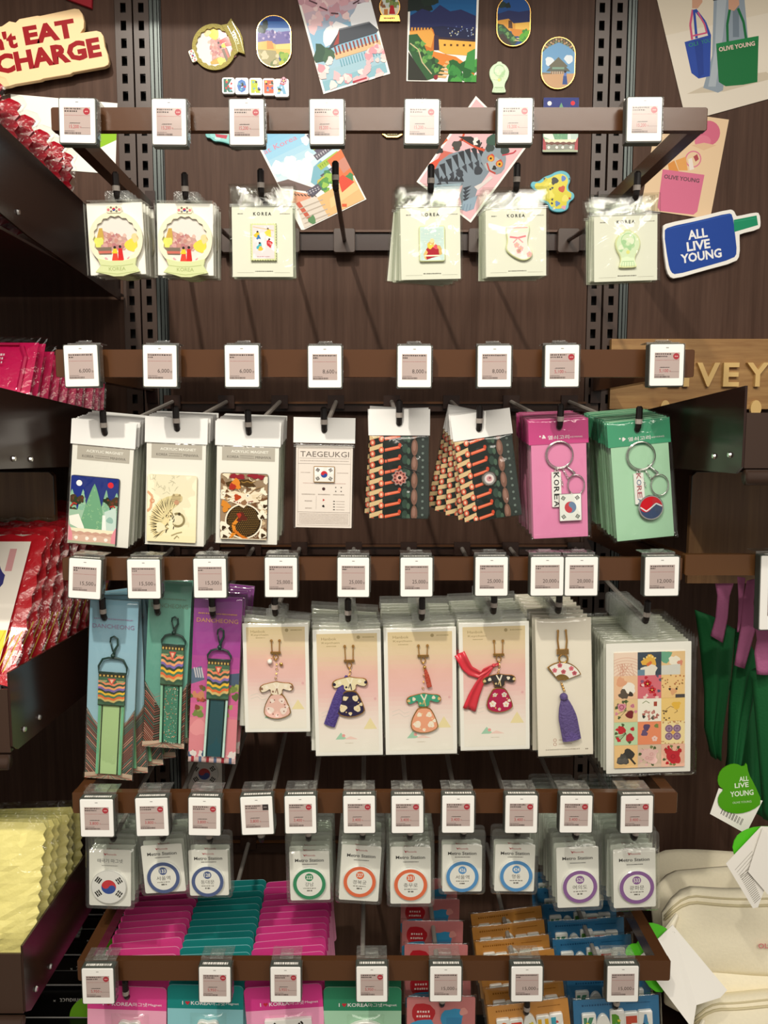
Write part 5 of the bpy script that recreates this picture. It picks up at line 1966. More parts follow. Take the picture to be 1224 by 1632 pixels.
# --- row three: sticker sheets
p = Prod((2, 8), ((964, 1017), (1104, 1013), (1117, 1242), (958, 1231)), 'sticker_pack', 'sticker sheet of fifteen flower tiles in a clear bag', 'stickers', 'bagged sticker sheets')
p.card(.04, .975, r=1, fx0=.035, fx1=.935)
x0, x1, za, zb = p.fx(.115), p.fx(.865), p.fz(.93), p.fz(.105)
sh = p.mb(MB().prism(sc_pts(rrect(x0, za, x1, zb, .5, 2)), -.0012, -.0003), 'sticker_sheet', mat('sheet', '#f2e6d2', .5))
A = Art(181)
cw, ch = (x1 - x0) / 3, (zb - za) / 5
BG = ['#f2d8c4', '#3f4a58', '#e8c490', '#efc39e', '#d9707c', '#efc98c', '#e9c796', '#f4eee0', '#f0cc80', '#bfd9b0', '#ec9068', '#f2dca4', '#f0c68a', '#d8bfa8', '#ecb8a0']
for i in range(15):
    cI, r = i % 3, i // 3
    a0, b1 = x0 + cw * cI, zb - ch * r
    A.clip = (a0, b1 - ch, a0 + cw, b1)
    A.rect(a0, b1 - ch, a0 + cw, b1, BG[i])
    mx, mz = a0 + cw / 2, b1 - ch / 2
    if i == 0:
        for k in range(7):
            A.ring(mx, b1 - ch * 1.4, ch * (.45 + .12 * k), ch * (.47 + .12 * k), '#dfae98', 18, 20, 160)
        for k in range(12):
            A.line([(mx + A.r.uniform(-.4, .4) * cw, b1 - ch), (mx + A.r.uniform(-.4, .4) * cw, mz + 1)], .5, '#cf8f78')
    elif i == 1:
        A.blob(mx, mz + ch * .1, cw * .28, '#e6b24a', .35, 14)
        A.blob(mx, mz - ch * .02, cw * .12, '#d9703c', .4, 10)
        for k in range(5):
            A.circ(mx + cw * (.12 * k - .24), mz + ch * .34 - abs(k - 2) * 2, cw * .04, '#f0d890', n=7)
        A.blob(mx, mz - ch * .36, cw * .34, '#e9e2d4', .3, 14)
        A.rect(a0, b1 - ch, a0 + cw * .3, b1 - ch * .75, '#6d8ca0')
    elif i == 2:
        A.blob(a0 + cw * .15, b1 - ch * .2, cw * .28, '#6aa88a', .4)
        A.blob(mx + 2, mz + 3, cw * .24, '#f2ead8', .3)
        A.blob(mx + cw * .3, mz, cw * .12, '#d98c74', .4)
        A.poly([(a0, b1 - ch), (a0, b1 - ch * .6), (a0 + cw * .8, b1 - ch * .55), (a0 + cw * .8, b1 - ch)], '#d9d8d0')
    elif i == 3:
        A.blob(mx + cw * .15, mz - ch * .05, cw * .26, '#f4ede2', .3)
        A.blob(mx - cw * .1, mz - ch * .3, cw * .2, '#5d5248', .4)
        A.blob(mx + cw * .2, mz - ch * .3, cw * .1, '#3f362f', .4)
        A.blob(a0 + cw * .3, b1 - ch * .25, cw * .2, '#e4a682', .4)
    elif i == 4:
        for k in range(16):
            A.blob(a0 + A.r.random() * cw, b1 - A.r.random() * ch, cw * .07, A.r.choice(['#8c5a78', '#c02a38', '#5d5a72', '#f0d0c8', '#b04a60']), .5, 9)
        A.flower(mx - 3, mz + 5, cw * .18, '#c9242e')
        A.flower(mx + 4, mz - 5, cw * .17, '#d03038')
    elif i == 5:
        for k in range(22):
            A.blob(a0 + A.r.random() * cw, b1 - A.r.random() * ch * .6, cw * .035, A.r.choice(['#b06a3c', '#9c7a4a']), .5, 7)
        A.blob(mx, mz - ch * .22, cw * .14, '#e0a87a', .3)
        for s_ in (-1, 1):
            A.blob(mx + s_ * cw * .14, mz - ch * .12, cw * .05, '#2f2a28', .4, 8)
        A.rect(a0 + cw * .6, b1 - ch, a0 + cw, b1 - ch * .85, '#4f4a4c')
    elif i in (6, 9, 14, 13):
        fl = {6: ('#d98ca0', '#7a2a30'), 9: ('#c92a34', '#b8323a'), 14: ('#b8242c', '#c83038'), 13: ('#e2b4b0', '#eec8c0')}[i]
        for k in range(9):
            a = A.r.uniform(0, 6.28)
            A.line([(mx, mz), (mx + cw * .42 * cos(a), mz + ch * .42 * sin(a))], .7, '#5d6a42')
            A.blob(mx + cw * .42 * cos(a), mz + ch * .4 * sin(a), cw * .07, A.r.choice(['#4f5f3a', '#74804e', fl[0]]), .5, 8)
        for (ax, az, rr, c) in ((-.18, .16, .17, fl[0]), (.16, -.18, .18, fl[1]), (.28, .2, .09, fl[0])):
            A.blob(mx + cw * ax, mz + ch * az, cw * rr, c, .25, 12)
            A.ring(mx + cw * ax, mz + ch * az, cw * rr * .45, cw * rr * .6, fl[1], 10)
        if i == 13:
            A.blob(mx, mz, cw * .32, '#e6bdb6', .3, 16)
            for k in range(6):
                A.ring(mx + A.r.uniform(-5, 5), mz + A.r.uniform(-5, 5), 2, 2.6, '#d49a98', 10)
        if i == 14:
            A.blob(mx, mz - 2, cw * .28, '#c22a36', .25, 14)
            A.ring(mx, mz - 2, 2.5, 3.5, '#9c1a28', 12)
    elif i == 7:
        A.line([(a0 + cw * .2, b1 - ch * .2), (a0 + cw * .35, b1 - ch * .1), (a0 + cw * .5, b1 - ch * .2)], 1, '#7a8a5c')
        A.rect(a0 + cw * .68, b1 - ch * .34, a0 + cw * .82, b1 - ch * .14, '#a84a3a')
        for k in range(14):
            A.blob(a0 + A.r.uniform(.15, .85) * cw, b1 - ch * A.r.uniform(.55, .95), cw * .07, A.r.choice(['#c88a80', '#3a3834', '#5f5a50', '#b06a60']), .5, 8)
    elif i == 8:
        A.line([(a0 + cw * .2, mz), (mx - 4, mz + 5), (mx + 3, mz + 2), (mx + 7, mz - 3), (mx + 2, mz - 6)], .9, '#8d6f3c')
        A.blob(mx + 5, mz + 6, cw * .18, '#e9b94a', .4)
        for k in range(8):
            A.blob(a0 + A.r.random() * cw * .4, b1 - ch * A.r.uniform(.5, 1), cw * .04, '#6d5a3c', .5, 7)
    elif i == 10:
        A.blob(mx - cw * .12, mz + ch * .26, cw * .15, '#5d4a6c', .25)
        A.blob(mx - cw * .22, mz, cw * .14, '#6a5578', .25)
        A.blob(mx + cw * .3, mz + ch * .3, cw * .1, '#7a8a4c', .4, 8)
        A.flower(mx + cw * .22, mz - ch * .25, cw * .13, '#f2cfc4', '#d98a80')
    elif i == 11:
        for s1 in (-1, 1):
            for s2 in (-1, 1):
                A.circ(mx + s1 * cw * .17, mz + s2 * ch * .17, cw * .17, '#8c6a86', n=14)
                A.ring(mx + s1 * cw * .17, mz + s2 * ch * .17, cw * .07, cw * .1, '#b39ab0', 12)
        A.flower(mx, mz, cw * .09, '#e8b45c', '#c9803c')
        for k in range(24):
            A.blob(a0 + A.r.random() * cw, b1 - A.r.choice([A.r.uniform(0, .12), A.r.uniform(.88, 1)]) * ch, cw * .03, '#c08a5c', .5, 6)
    elif i == 12:
        A.blob(mx + cw * .1, mz + ch * .1, cw * .24, '#3c3a38', .35)
        A.blob(mx - cw * .15, mz - ch * .15, cw * .24, '#4a4744', .3)
        A.line([(mx + 4, mz), (mx + cw * .4, mz - ch * .35)], 3, '#3a3834')
        for k in range(4):
            A.line([(mx - cw * .35, mz - ch * .1 - k * 2), (mx + 2, mz - ch * .12 - k * 2)], .6, '#7d7974')
A.clip = None
A.build('printed_tiles_pattern', sh, -.0014, None, p.o)
hx, hz = p.hole_mm()
p.mb(MB().prism(sc_pts(rrect(hx - 20, p.fz(.01), hx + 20, hz + 8, 6)), -.0006, 0), 'hang_tab', M_TAB)
p.bag(-.0, 1.0, -.005, 1.0, 4.5, 21, wr=1.4)
p.stack(13, 9, .7, .8, seed=21, dx=-.5)

# --- row four: metro and flag magnets


def disc_pack(key, corners, desc, n, ring=None, num=None, ko=None, cr=.41, cc=(.5, .62), sp=12, droll=0.0, dx=0.0):
    p = Prod(key, corners, 'disc_magnet_pack', desc, 'magnet', 'round magnets in clear blister packs')
    p.card(0, 1, r=2.6, th=.0008)
    A = Art(key[1] + 200)
    A.text('Asooda', p.fx(.53), p.fz(.085), 3.0, '#b8303c', p.w * .24)
    A.poly([(p.fx(.34), p.fz(.055)), (p.fx(.38), p.fz(.11)), (p.fx(.43), p.fz(.06)), (p.fx(.385), p.fz(.08))], '#b8303c')
    if ring:
        A.text('Metro Station', p.fx(.5), p.fz(.185), 5.4, '#2c2a2a', p.w * .72, bold=.015)
        A.dashes(p.fx(.32), p.fz(.265), p.fx(.7), 1.6, '#5d5854', .6, 1.4)
    else:
        A.text('태극기 마그넷', p.fx(.5), p.fz(.20), 6.4, '#2c2a2a', p.w * .6)
        A.dashes(p.fx(.3), p.fz(.285), p.fx(.68), 1.3, '#7d7874', .6, 1.4)
    p.art(A, 'card_lettering', -.0002)
    cx, cz = p.fx(cc[0]), p.fz(cc[1])
    R = p.w * cr
    kz = 1.0
    d = p.mb(MB().prism(sc_pts(ell(cx, cz, R, n=40)), -.0045, -.0004, .0008), 'disc_badge', M_WHITEG)
    B = Art(key[1] + 220)
    if ring:
        B.circ(cx, cz, R * .97, ring, n=40)
        B.circ(cx, cz, R * .76, '#f3efe8', n=40)
        B.circ(cx, cz + R * .42, R * .245, ring, n=24)
        B.text(num, cx, cz + R * .42, R * .24, '#f3efe8', R * .36, bold=.02)
        B.text(ko, cx, cz - R * .02, R * .26, '#2a2826', R * (.5 if len(ko.replace(' ', '')) == 2 else .82))
        B.dashes(cx - R * .38, cz - R * .27, cx + R * .38, R * .07, '#8d8780')
        B.dashes(cx - R * .16, cz - R * .42, cx + R * .16, R * .1, '#6d6862')
    else:
        B.circ(cx, cz, R * .98, '#efece8', n=40)
        B.ring(cx, cz, R * .97, R, '#c9c6c2', 40)
        B.flag(cx, cz, R * .42, R * .71, R * .34)
    B.build('disc_print', d, -.0047, M_PRINTG, p.o)
    hx, hz = p.hole_mm()
    top = max(hz + 10, p.fz(0) + 20)
    x0, x1, za = p.fx(-.09), p.fx(1.09), p.fz(1.06)
    zb = top

    def fr(u, v):
        x, z = x0 + (x1 - x0) * u, za + (zb - za) * v
        e = min(u, 1 - u) * (x1 - x0), min(v, 1 - v) * (zb - za)
        inside = min(1, max(0, (min(e) - 2.5) / 2))
        on_card = 1 if z < p.fz(-.02) else .25
        return (x * .001, -.0004 - .0060 * inside * on_card, z * .001)
    m = MB().grid(fr, 18, 26, back=lambda u, v: ((x0 + (x1 - x0) * u) * .001, .0012, (za + (zb - za) * v) * .001))
    # rounded corners of the pack
    vs = []
    for x, y, z in m.v:
        X, Z = x * 1000, z * 1000
        r = 6
        qx = max(x0 + r - X, X - (x1 - r), 0)
        qz = max(za + r - Z, Z - (zb - r), 0)
        if qx > 0 and qz > 0:
            L = hypot(qx, qz)
            mm = max(qx, qz)
            s_ = mm / L
            X = (x0 + r - qx * s_) if X < (x0 + x1) / 2 else (x1 - r + qx * s_)
            Z = (za + r - qz * s_) if Z < (za + zb) / 2 else (zb - r + qz * s_)
        vs.append((X * .001, y, Z * .001))
    m.v = vs
    p.mb(m, 'clear_blister', M_BLISTER)
    p.stack(n, sp, 1.3, .8, seed=key[1] + 300, droll=droll, dx=dx)
    return p


NAVY, GRN, ORG, BLU, PUR = '#46598c', '#1f8a5a', '#ea6a3a', '#4a92cf', '#8c5a9c'
disc_pack((3, 0), ((143.5, 1354), (209, 1354), (208.5, 1443), (141, 1444)), 'white taegeukgi flag disc magnet pack', 8, cr=.42, cc=(.49, .635), dx=-.2)
disc_pack((3, 1), ((224, 1347), (289, 1345.5), (297, 1419), (232, 1425)), 'navy ring station 133 magnet pack beside the flag discs', 6, NAVY, '133', '서울역', .41, (.5, .66), droll=-.3)
disc_pack((3, 2), ((300, 1353), (361, 1356), (366.5, 1428), (303, 1426)), 'navy ring station 128 magnet pack by the bare hook', 2, NAVY, '128', '동대문', .42, (.48, .66))
disc_pack((3, 4), ((461, 1357), (524, 1356), (527, 1434), (463, 1435)), 'green ring station 222 magnet pack', 7, GRN, '222', '강남', .42, (.49, .635))
disc_pack((3, 5), ((544.5, 1345), (607.5, 1350), (603, 1440), (541, 1430.5)), 'orange ring station 327 magnet pack beside the green ring', 6, ORG, '327', '경복궁', .42, (.5, .63))
disc_pack((3, 6), ((622, 1349.5), (686, 1349.5), (687, 1440), (622, 1440)), 'orange ring station 331 magnet pack beside the blue ring', 7, ORG, '331', '충무로', .42, (.5, .64))
disc_pack((3, 7), ((705, 1346), (768.5, 1346), (767.5, 1421), (705, 1420.6)), 'blue ring station 426 magnet pack beside the orange ring', 2, BLU, '426', '서울역', .42, (.5, .65))
disc_pack((3, 8), ((789, 1346), (854, 1346), (850, 1421), (788, 1420)), 'blue ring station 424 magnet pack beside the purple ring', 2, BLU, '424', '명동', .42, (.53, .64))
disc_pack((3, 9), ((886, 1349), (951, 1350.5), (957.5, 1447), (889, 1444)), 'purple ring station 526 magnet pack beside the blue ring', 14, PUR, '526', '여의도', .42, (.53, .635), droll=.2, dx=-.2)
disc_pack((3, 10), ((976, 1352), (1042.6, 1353.6), (1047, 1447), (979, 1445)), 'purple ring station 533 magnet pack ending the row', 14, PUR, '533', '광화문', .42, (.53, .63), droll=.2, dx=-.2)
# a flag pack pushed far back on the hook of the station 133 magnets
src = bpy.data.objects['disc_magnet_pack']
H, W = HK[3, 1]
dup(src, H + (W - H) * .80, (0, rad(1), 0), 'flag disc magnet pack alone at the far end of the hook by the flag discs')

# --- row five: rounded souvenir cards


def love_card(key, corners, c1, c2, desc, n, sp, seed, art, roll_back=-4.0, dx=0.0):
    p = Prod(key, corners, 'souvenir_magnet_card', desc, 'magnet', 'rounded souvenir magnet cards')
    nm = f'{c1}{c2}'
    m = MB().prism(sc_pts(rrect(p.fx(0), p.fz(1), p.fx(1), p.fz(0), 8, 5)), 0, .0012)
    p.mb(m, 'backing_card', mat(f'card_{c2}', c2, .4))
    A = Art(seed)
    pts = [q for q in rrect(p.fx(0), p.fz(1), p.fx(1), p.fz(0), 8, 5)]
    A.poly(clip_poly(pts, (p.fx(0), p.fz(.31), p.fx(1), p.fz(0))), c1)
    z = p.fz(.235)
    A.text('I', p.fx(.20), z, 6.2, '#f4eef0', bold=.02)
    A.poly([(p.fx(.265) + x * 3.6, z + y * 3.6) for x, y in ((0, -1), (-1, .1), (-.95, .6), (-.5, .9), (0, .5), (.5, .9), (.95, .6), (1, .1))], '#c0303c')
    A.text('KOREA', p.fx(.44), z, 6.2, '#f4eef0', p.w * .26, bold=.01)
    A.text('마그넷', p.fx(.665), z, 6.6, '#f4eef0', p.w * .18)
    A.text('Magnet', p.fx(.855), z - .4, 5.0, '#f4eef0', p.w * .17)
    p.art(A, 'card_print', -.0002)
    # clear dome over the magnet
    x0, x1, za, zb = p.fx(.3), p.fx(.78), p.fz(.86), p.fz(.36)

    def fr(u, v):
        b = max(0, sin(pi * u) * sin(pi * v)) ** .35
        return ((x0 + (x1 - x0) * u) * .001, -.0004 - .011 * b, (za + (zb - za) * v) * .001)
    p.mb(MB().grid(fr, 14, 14), 'clear_dome', M_CASE, smooth=True)
    B = Art(seed + 2)
    out = art(B, (x0 + x1) / 2, (za + zb) / 2, (x1 - x0) * .42)
    mg = p.mb(MB().prism(sc_pts(out), -.0065, -.0005, .001), 'magnet', M_WHITEG)
    B.build('printed_pattern', mg, -.0068, M_PRINTG, p.o)
    hx, hz = p.hole_mm()
    p.mb(MB().ring(sc_pts(ell(hx, hz, 4.2, n=20)), sc_pts(ell(hx, hz, 3.4, n=20)), -.0012, -.0002), 'hole_ring', M_TAB)
    R = random.Random(seed)
    for k in range(2, n + 1):
        t = sp * (k - 1) * .001
        loc = p.loc + p.dir * t + Vector((R.uniform(-1.5, 1.5) * .001 + dx * .001 * (k - 1), 0, R.uniform(-.8, .8) * .001))
        dup(p.root, loc, (0, rad(roll_back + R.uniform(-2.2, 2.2)), 0), f'{p.desc}, {ORD[k]} in its stack')
    return p


def art_puff(col, hi):
    def fn(B, cx, cz, r):
        out = [(cx + r * (1 + .1 * cos(6 * a)) * cos(a), cz + r * .9 * (1 + .1 * cos(6 * a)) * sin(a)) for a in [2 * pi * i / 48 for i in range(48)]]
        B.poly(lens(out, .86), col)
        B.poly(lens(out, .6), '#e8eef0')
        for i in range(14):
            B.blob(cx + B.r.uniform(-.45, .45) * r, cz + B.r.uniform(-.35, .45) * r, r * .13, B.r.choice(hi), .4, 9)
        return out
    return fn


def art_flag(B, cx, cz, r):
    out = rrect(cx - r * 1.5, cz - r, cx + r * 1.5, cz + r, 2)
    B.rect(cx - r * 1.42, cz - r * .92, cx + r * 1.42, cz + r * .92, '#f0edea')
    B.flag(cx, cz, r * .42, r * .98, r * .5)
    return out


def art_eye(B, cx, cz, r):
    out = ell(cx, cz, r * 1.35, r * .95, 30)
    B.circ(cx, cz, r * 1.25, '#20282e', rz=r * .85)
    for i in range(10):
        B.blob(cx + B.r.uniform(-.8, .8) * r, cz + B.r.uniform(-.4, .4) * r, r * .16, B.r.choice(['#3f5a6a', '#b8c0c0', '#5d7a4a']), .4, 8)
    return out


love_card((4, 0), ((141, 1573), (266, 1572), (264, 1690), (138, 1691)), '#d8458c', '#f0a9c4', 'pink souvenir card nearest the black boxes', 16, 15.8, 401, art_puff('#8fd0c4', ['#e9b8c8', '#7ac0b4', '#f0f4f0']), -4, 0)
love_card((4, 1), ((268, 1570), (388, 1571), (387, 1690), (266, 1690)), '#1f8480', '#8cc9d0', 'teal souvenir card between the pink ones', 16, 15.8, 403, art_puff('#4fae8a', ['#e0d83a', '#3a9c6a', '#f0f0e0', '#e8b03a']), -4.5, 0)
love_card((4, 2), ((390, 1579), (513, 1563), (520, 1682), (398, 1698)), '#d23f8a', '#f0a0c4', 'pink souvenir card beside the green ones', 16, 15.8, 405, art_flag, -4, 0)
love_card((4, 3), ((516, 1574), (640, 1573), (639, 1692), (516, 1693)), '#358562', '#a3d0b0', 'mint green souvenir card with a dark magnet', 3, 26, 407, art_eye, -1, 0)

# --- row five: red and blue bags
p = Prod((4, 4), ((649, 1586), (757, 1586), (757, 1690), (648, 1690)), 'picture_magnet_bag', 'bag with a red and blue picture magnet', 'magnet', 'red and blue picture magnet bags')
p.card(.03, .98, m=mat('salmon_card', '#c9797a', .5), r=3)
A = Art(411)
A.clip = (p.fx(0), p.fz(.98), p.fx(1), p.fz(.03))
A.blob(p.fx(.24), p.fz(.28), p.w * .17, '#b3222c', .12, 20)
A.dashes(p.fx(.15), p.fz(.25), p.fx(.33), 4, '#f0d8d4', .5, .8)
A.dashes(p.fx(.14), p.fz(.32), p.fx(.34), 4, '#f0d8d4', .5, .8)
A.blob(p.fx(.2), p.fz(.56), p.w * .22, '#3f9cc9', .3)
A.blob(p.fx(.66), p.fz(.36), p.w * .17, '#3a94c4', .2)
A.blob(p.fx(.52), p.fz(.58), p.w * .14, '#4aa6d0', .3)
A.blob(p.fx(.42), p.fz(.66), p.w * .06, '#f0d0c8', .2)
A.blob(p.fx(.72), p.fz(.62), p.w * .07, '#e9e4e0', .2)
A.blob(p.fx(.83), p.fz(.25), p.w * .06, '#e09a94', .2)
A.rect(p.fx(.58), p.fz(.56), p.fx(.80), p.fz(.34), '#3587b8')
A.clip = None
p.art(A, 'printed_pattern', -.0002)
p.bag(0, 1, -.02, 1.02, 5, 41, wr=2)
p.stack(6, 52, 2.0, 2, seed=41, droll=.0)

# --- row five: orange and blue cards with letter magnets


def letter_pack(key, corners, card, desc, n, sp, word, seed, cols, droll=0, dx=0):
    p = Prod(key, corners, 'letter_magnet_pack', desc, 'magnet', 'letter magnets on coloured cards')
    p.card(.03, .98, m=mat(f'card_{card}', card, .5), r=2)
    A = Art(seed)
    A.dashes(p.fx(.10), p.fz(.115), p.fx(.52), 3.4, cols[0], .5, .9)
    A.dashes(p.fx(.62), p.fz(.12), p.fx(.9), 1.6, cols[0])
    p.art(A, 'card_lettering', -.0002)
    n_ = len(word)
    for i, ch in enumerate(word):
        x = p.fx(.09 + .82 * (i + .5) / n_)
        hw = p.w * .82 / n_ * .5
        za, zb = p.fz(.68), p.fz(.21 + .03 * sin(i * 2.3))
        out = rrect(x - hw, za, x + hw, zb, 3, 4) if ch not in 'OQ' else ell(x, (za + zb) / 2, hw * 1.05, (zb - za) / 2, 24)
        mg = p.mb(MB().prism(sc_pts(out), -.005, -.0003, .001), 'letter_magnet', M_WHITEG)
        B = Art(seed + i)
        h = zb - za
        c = cols[1 + i % (len(cols) - 1)]
        if ch in 'OQ':
            B.ring(x, (za + zb) / 2, hw * .35, hw * .92, c, 20)
        else:
            B.text(ch, x, (za + zb) / 2, h * .8, c, hw * 1.6, bold=.08)
        for k in range(5):
            B.blob(x + B.r.uniform(-.5, .5) * hw, za + h * B.r.uniform(.2, .8), hw * .22, B.r.choice(['#e8d24a', '#4aa6b8', '#d0443c', '#3f8a4a', '#f0ece0', '#223a5c']), .4, 8)
        B.build('letter_print', mg, -.0053, M_PRINTG, p.o)
    p.bag(0, 1, -.03, 1.03, 6, seed, wr=1.6)
    p.stack(n, sp, 1.0, 1.5, seed=seed, droll=droll, dx=dx)
    return p


letter_pack((4, 5), ((776, 1602), (904, 1587), (916, 1690), (788, 1705)), '#c4873f', 'orange card of white letter magnets', 7, 31, 'SEOUL', 421, ['#8f5a20', '#e8702c', '#d8402c', '#3f4a9c', '#e8b42c', '#3fa0b8'])
letter_pack((4, 6), ((913, 1591), (1049, 1583), (1054, 1690), (918, 1700)), '#2f6f9c', 'blue card of scenic letter magnets', 8, 40, 'KOREA', 431, ['#1d4a72', '#4a8a6a', '#3a5a9c', '#5a9a2c', '#c8503c', '#4a8ab8'])
# ------------------------------------------------------------------ things fixed to the back panel


class OnWall:
    """something stuck on the panel; art is drawn in picture-like coordinates around its centre"""

    def __init__(s, name, label, cat, cx, cy, Y=YW - .0005, group=None):
        s.cx, s.cy, s.Y = cx, cy, Y
        s.o = P(cx, cy, Y)
        s.sx = (P(cx + 40, cy, Y).x - P(cx - 40, cy, Y).x) / 80 * 1000
        s.sz = (P(cx, cy - 40, Y).z - P(cx, cy + 40, Y).z) / 80 * 1000
        s.root = thing(name, label, cat, s.o, (0, 0, 0), group)

    def q(s, *pts):
        return [((x - s.cx) * s.sx, (s.cy - y) * s.sz) for x, y in pts]

    def body(s, pts, th, name, m, bev=0.0, parent=None, y1=0.0):
        return MB().prism(sc_pts(pts), -th + y1, y1, bev).build(name, m, parent or s.root)


class Card(OnWall):
    """flat card given by its four corners; art in fractions of the card"""

    def __init__(s, name, label, cat, TL, TR, BR, BL, th=.0008, Y=YW - .0005, m=None, group=None):
        cx, cy = (TL[0] + BR[0]) / 2, (TL[1] + BR[1]) / 2
        super().__init__(name, label, cat, cx, cy, Y, group)
        s.c = s.q(TL, TR, BR, BL)
        s.th = th
        s.w = hypot(s.c[1][0] - s.c[0][0], s.c[1][1] - s.c[0][1])
        s.rot = math.degrees(atan2(s.c[1][1] - s.c[0][1], s.c[1][0] - s.c[0][0]))
        s.part = s.body(s.c, th, 'card', m or M_WHITE)
        s.A = Art(int(abs(cx * 7 + cy)))
        s.A.convex = s.c

    def f(s, u, v):
        (a, b, c, d) = s.c
        x = (a[0] * (1 - u) + b[0] * u) * (1 - v) + (d[0] * (1 - u) + c[0] * u) * v
        z = (a[1] * (1 - u) + b[1] * u) * (1 - v) + (d[1] * (1 - u) + c[1] * u) * v
        return x, z

    def P(s, pts, col):
        s.A.poly([s.f(*p) for p in pts], col)
        return s

    def B(s, u, v, r, col, rough=.3, n=12, rz=None):
        x, z = s.f(u, v)
        s.A.blob(x, z, r * s.w, col, rough, n, rz=None if rz is None else rz * s.w)
        return s

    def L(s, pts, wd, col):
        s.A.line([s.f(*p) for p in pts], wd * s.w, col)
        return s

    def T(s, body, u, v, h, col, wd=None, bold=0.0):
        x, z = s.f(u, v)
        s.A.text(body, x, z, h * s.w, col, wd * s.w if wd else None, rot=s.rot, bold=bold)
        return s

    def grad(s, v0, v1, cols, n=10, u0=.03, u1=.97):
        cs = [lin(c) for c in cols]
        for i in range(n):
            t = (i + .5) / n * (len(cs) - 1)
            a = min(int(t), len(cs) - 2)
            c = tuple(p + (q - p) * (t - a) for p, q in zip(cs[a], cs[a + 1]))
            va, vb = v0 + (v1 - v0) * i / n, v0 + (v1 - v0) * (i + 1) / n
            s.A.poly([s.f(u0, va), s.f(u1, va), s.f(u1, vb), s.f(u0, vb)], c, keep=True)
        s.A.k += 1
        return s

    def done(s, m=None):
        s.A.build('printed_picture_pattern', s.part, -s.th - .0002, m)


def clip_convex(pts, cv):
    n = len(cv)
    a = sum(cv[i][0] * cv[(i + 1) % n][1] - cv[(i + 1) % n][0] * cv[i][1] for i in range(n))
    if a < 0:
        cv = cv[::-1]
    for i in range(n):
        p, q = cv[i], cv[(i + 1) % n]
        out = []
        side = lambda t: (q[0] - p[0]) * (t[1] - p[1]) - (q[1] - p[1]) * (t[0] - p[0])
        for j in range(len(pts)):
            u, v = pts[j], pts[(j + 1) % len(pts)]
            su, sv = side(u), side(v)
            if su >= 0:
                out.append(u)
            if (su >= 0) != (sv >= 0):
                t = su / (su - sv)
                out.append((u[0] + (v[0] - u[0]) * t, u[1] + (v[1] - u[1]) * t))
        pts = out
        if len(pts) < 3:
            return []
    return pts


_poly0 = Art.poly


def _poly(s, pts, col, keep=False):
    if getattr(s, 'convex', None):
        pts = clip_convex(pts, s.convex)
        if len(pts) < 3:
            return s
    return _poly0(s, pts, col, keep)


Art.poly = _poly

# slogan board with red letters
o = OnWall('slogan_board', 'cream foam board with red EAT CHARGE lettering above red packs', 'sign', 88, 85, YW - .012)
out = o.q((-70, 58), (8, 46), (20, 38), (30, 40), (36, 34.5), (65, 29), (69, 29.5), (100, 23), (124, 18), (131, 19), (136, 26), (138.5, 38), (137.5, 49), (132, 56.5), (150, 54), (158, 53), (164, 55), (168, 61), (170, 78), (174, 90), (175.6, 102), (174, 107), (168, 110), (140, 115), (117.6, 119), (113, 122), (70, 129), (66, 131), (24.5, 138), (15, 141), (-70, 156))
b = o.body(out, .009, 'board', mat('cream_board', '#f2cf9c', .5), .0008)
A = Art(1)
k = o.sx
RED = '#930f18'
A.text("n't", *o.q((11, 69))[0], 27 * k, RED, 40 * k, rot=9, bold=.05)
A.text('EAT', *o.q((83, 55))[0], 28 * k, RED, 82 * k, rot=9, bold=.05)
A.text('CHARGE', *o.q((79, 93))[0], 30 * k, RED, 170 * k, rot=9.5, bold=.05)
A.build('lettering', b, -.0093)

# pinned sheet and red corner by the slogan board
c = Card('pinned_sheet', 'white sheet with a green corner pinned under the slogan board', 'sheet', (20, 150.5), (189, 165), (182, 278), (24, 266))
c.P([(.76, .36), (1.02, .36), (1.02, .5), (.72, .74), (.76, .5)], '#8fbf2a')
c.done()
o = OnWall('red_pennant', 'dark red cloth corner hanging above the slogan board', 'cloth', 128, -8)
o.body(o.q((100, -45), (152, -45), (147, 16), (105, 0)), .006, 'cloth', mat('dark_red_cloth', '#9c1424', .7), .001)

# postcards
c = Card('postcard', 'tilted cherry blossom postcard of a palace by a pond', 'postcard', (472, -11), (579, -44), (622, 118), (515, 151), group='postcards on the panel')
c.grad(.02, .98, ['#e2bcc0', '#dcb6be', '#8fb8d2', '#8cbcd6', '#a8c6d4', '#7fb4c0'])
for i in range(46):
    R = c.A.r
    c.B(R.uniform(0, 1), R.uniform(0, .42) ** 1.0, R.uniform(.03, .08), R.choice(['#e6c2c6', '#d9a8b2', '#edd2d2', '#c99aa6']), .4, 9)
for i in range(8):
    R = c.A.r
    u, v = R.uniform(.05, .95), R.uniform(.05, .4)
    c.L([(u, v), (u + .1, v + R.uniform(-.06, .06))], .02, '#5d4048')
c.B(.32, .50, .13, '#eef0f2', .3).B(.48, .47, .12, '#f2f2f4', .3).B(.85, .42, .2, '#eef0f4', .3)
c.B(.12, .62, .12, '#3d5a4a', .4).B(.22, .66, .09, '#4a6a52', .4)
c.P([(.30, .66), (.98, .66), (.98, .72), (.3, .72)], '#d9b88c')
for i in range(12):
    c.P([(.32 + .055 * i, .60), (.345 + .055 * i, .60), (.345 + .055 * i, .68), (.32 + .055 * i, .68)], '#8f4a44')
c.P([(.22, .61), (.42, .49), (.46, .45), (.9, .47), (1.0, .57), (.95, .59), (.4, .59)], '#4b5058')
c.P([(.32, .585), (.40, .585), (.46, .455), (.42, .5)], '#a34c48')
c.L([(.46, .455), (.9, .475)], .02, '#7a7f86')
for i in range(16):
    c.L([(.36 + .04 * i, .73), (.36 + .04 * i, .80)], .012, '#5d9aa8')
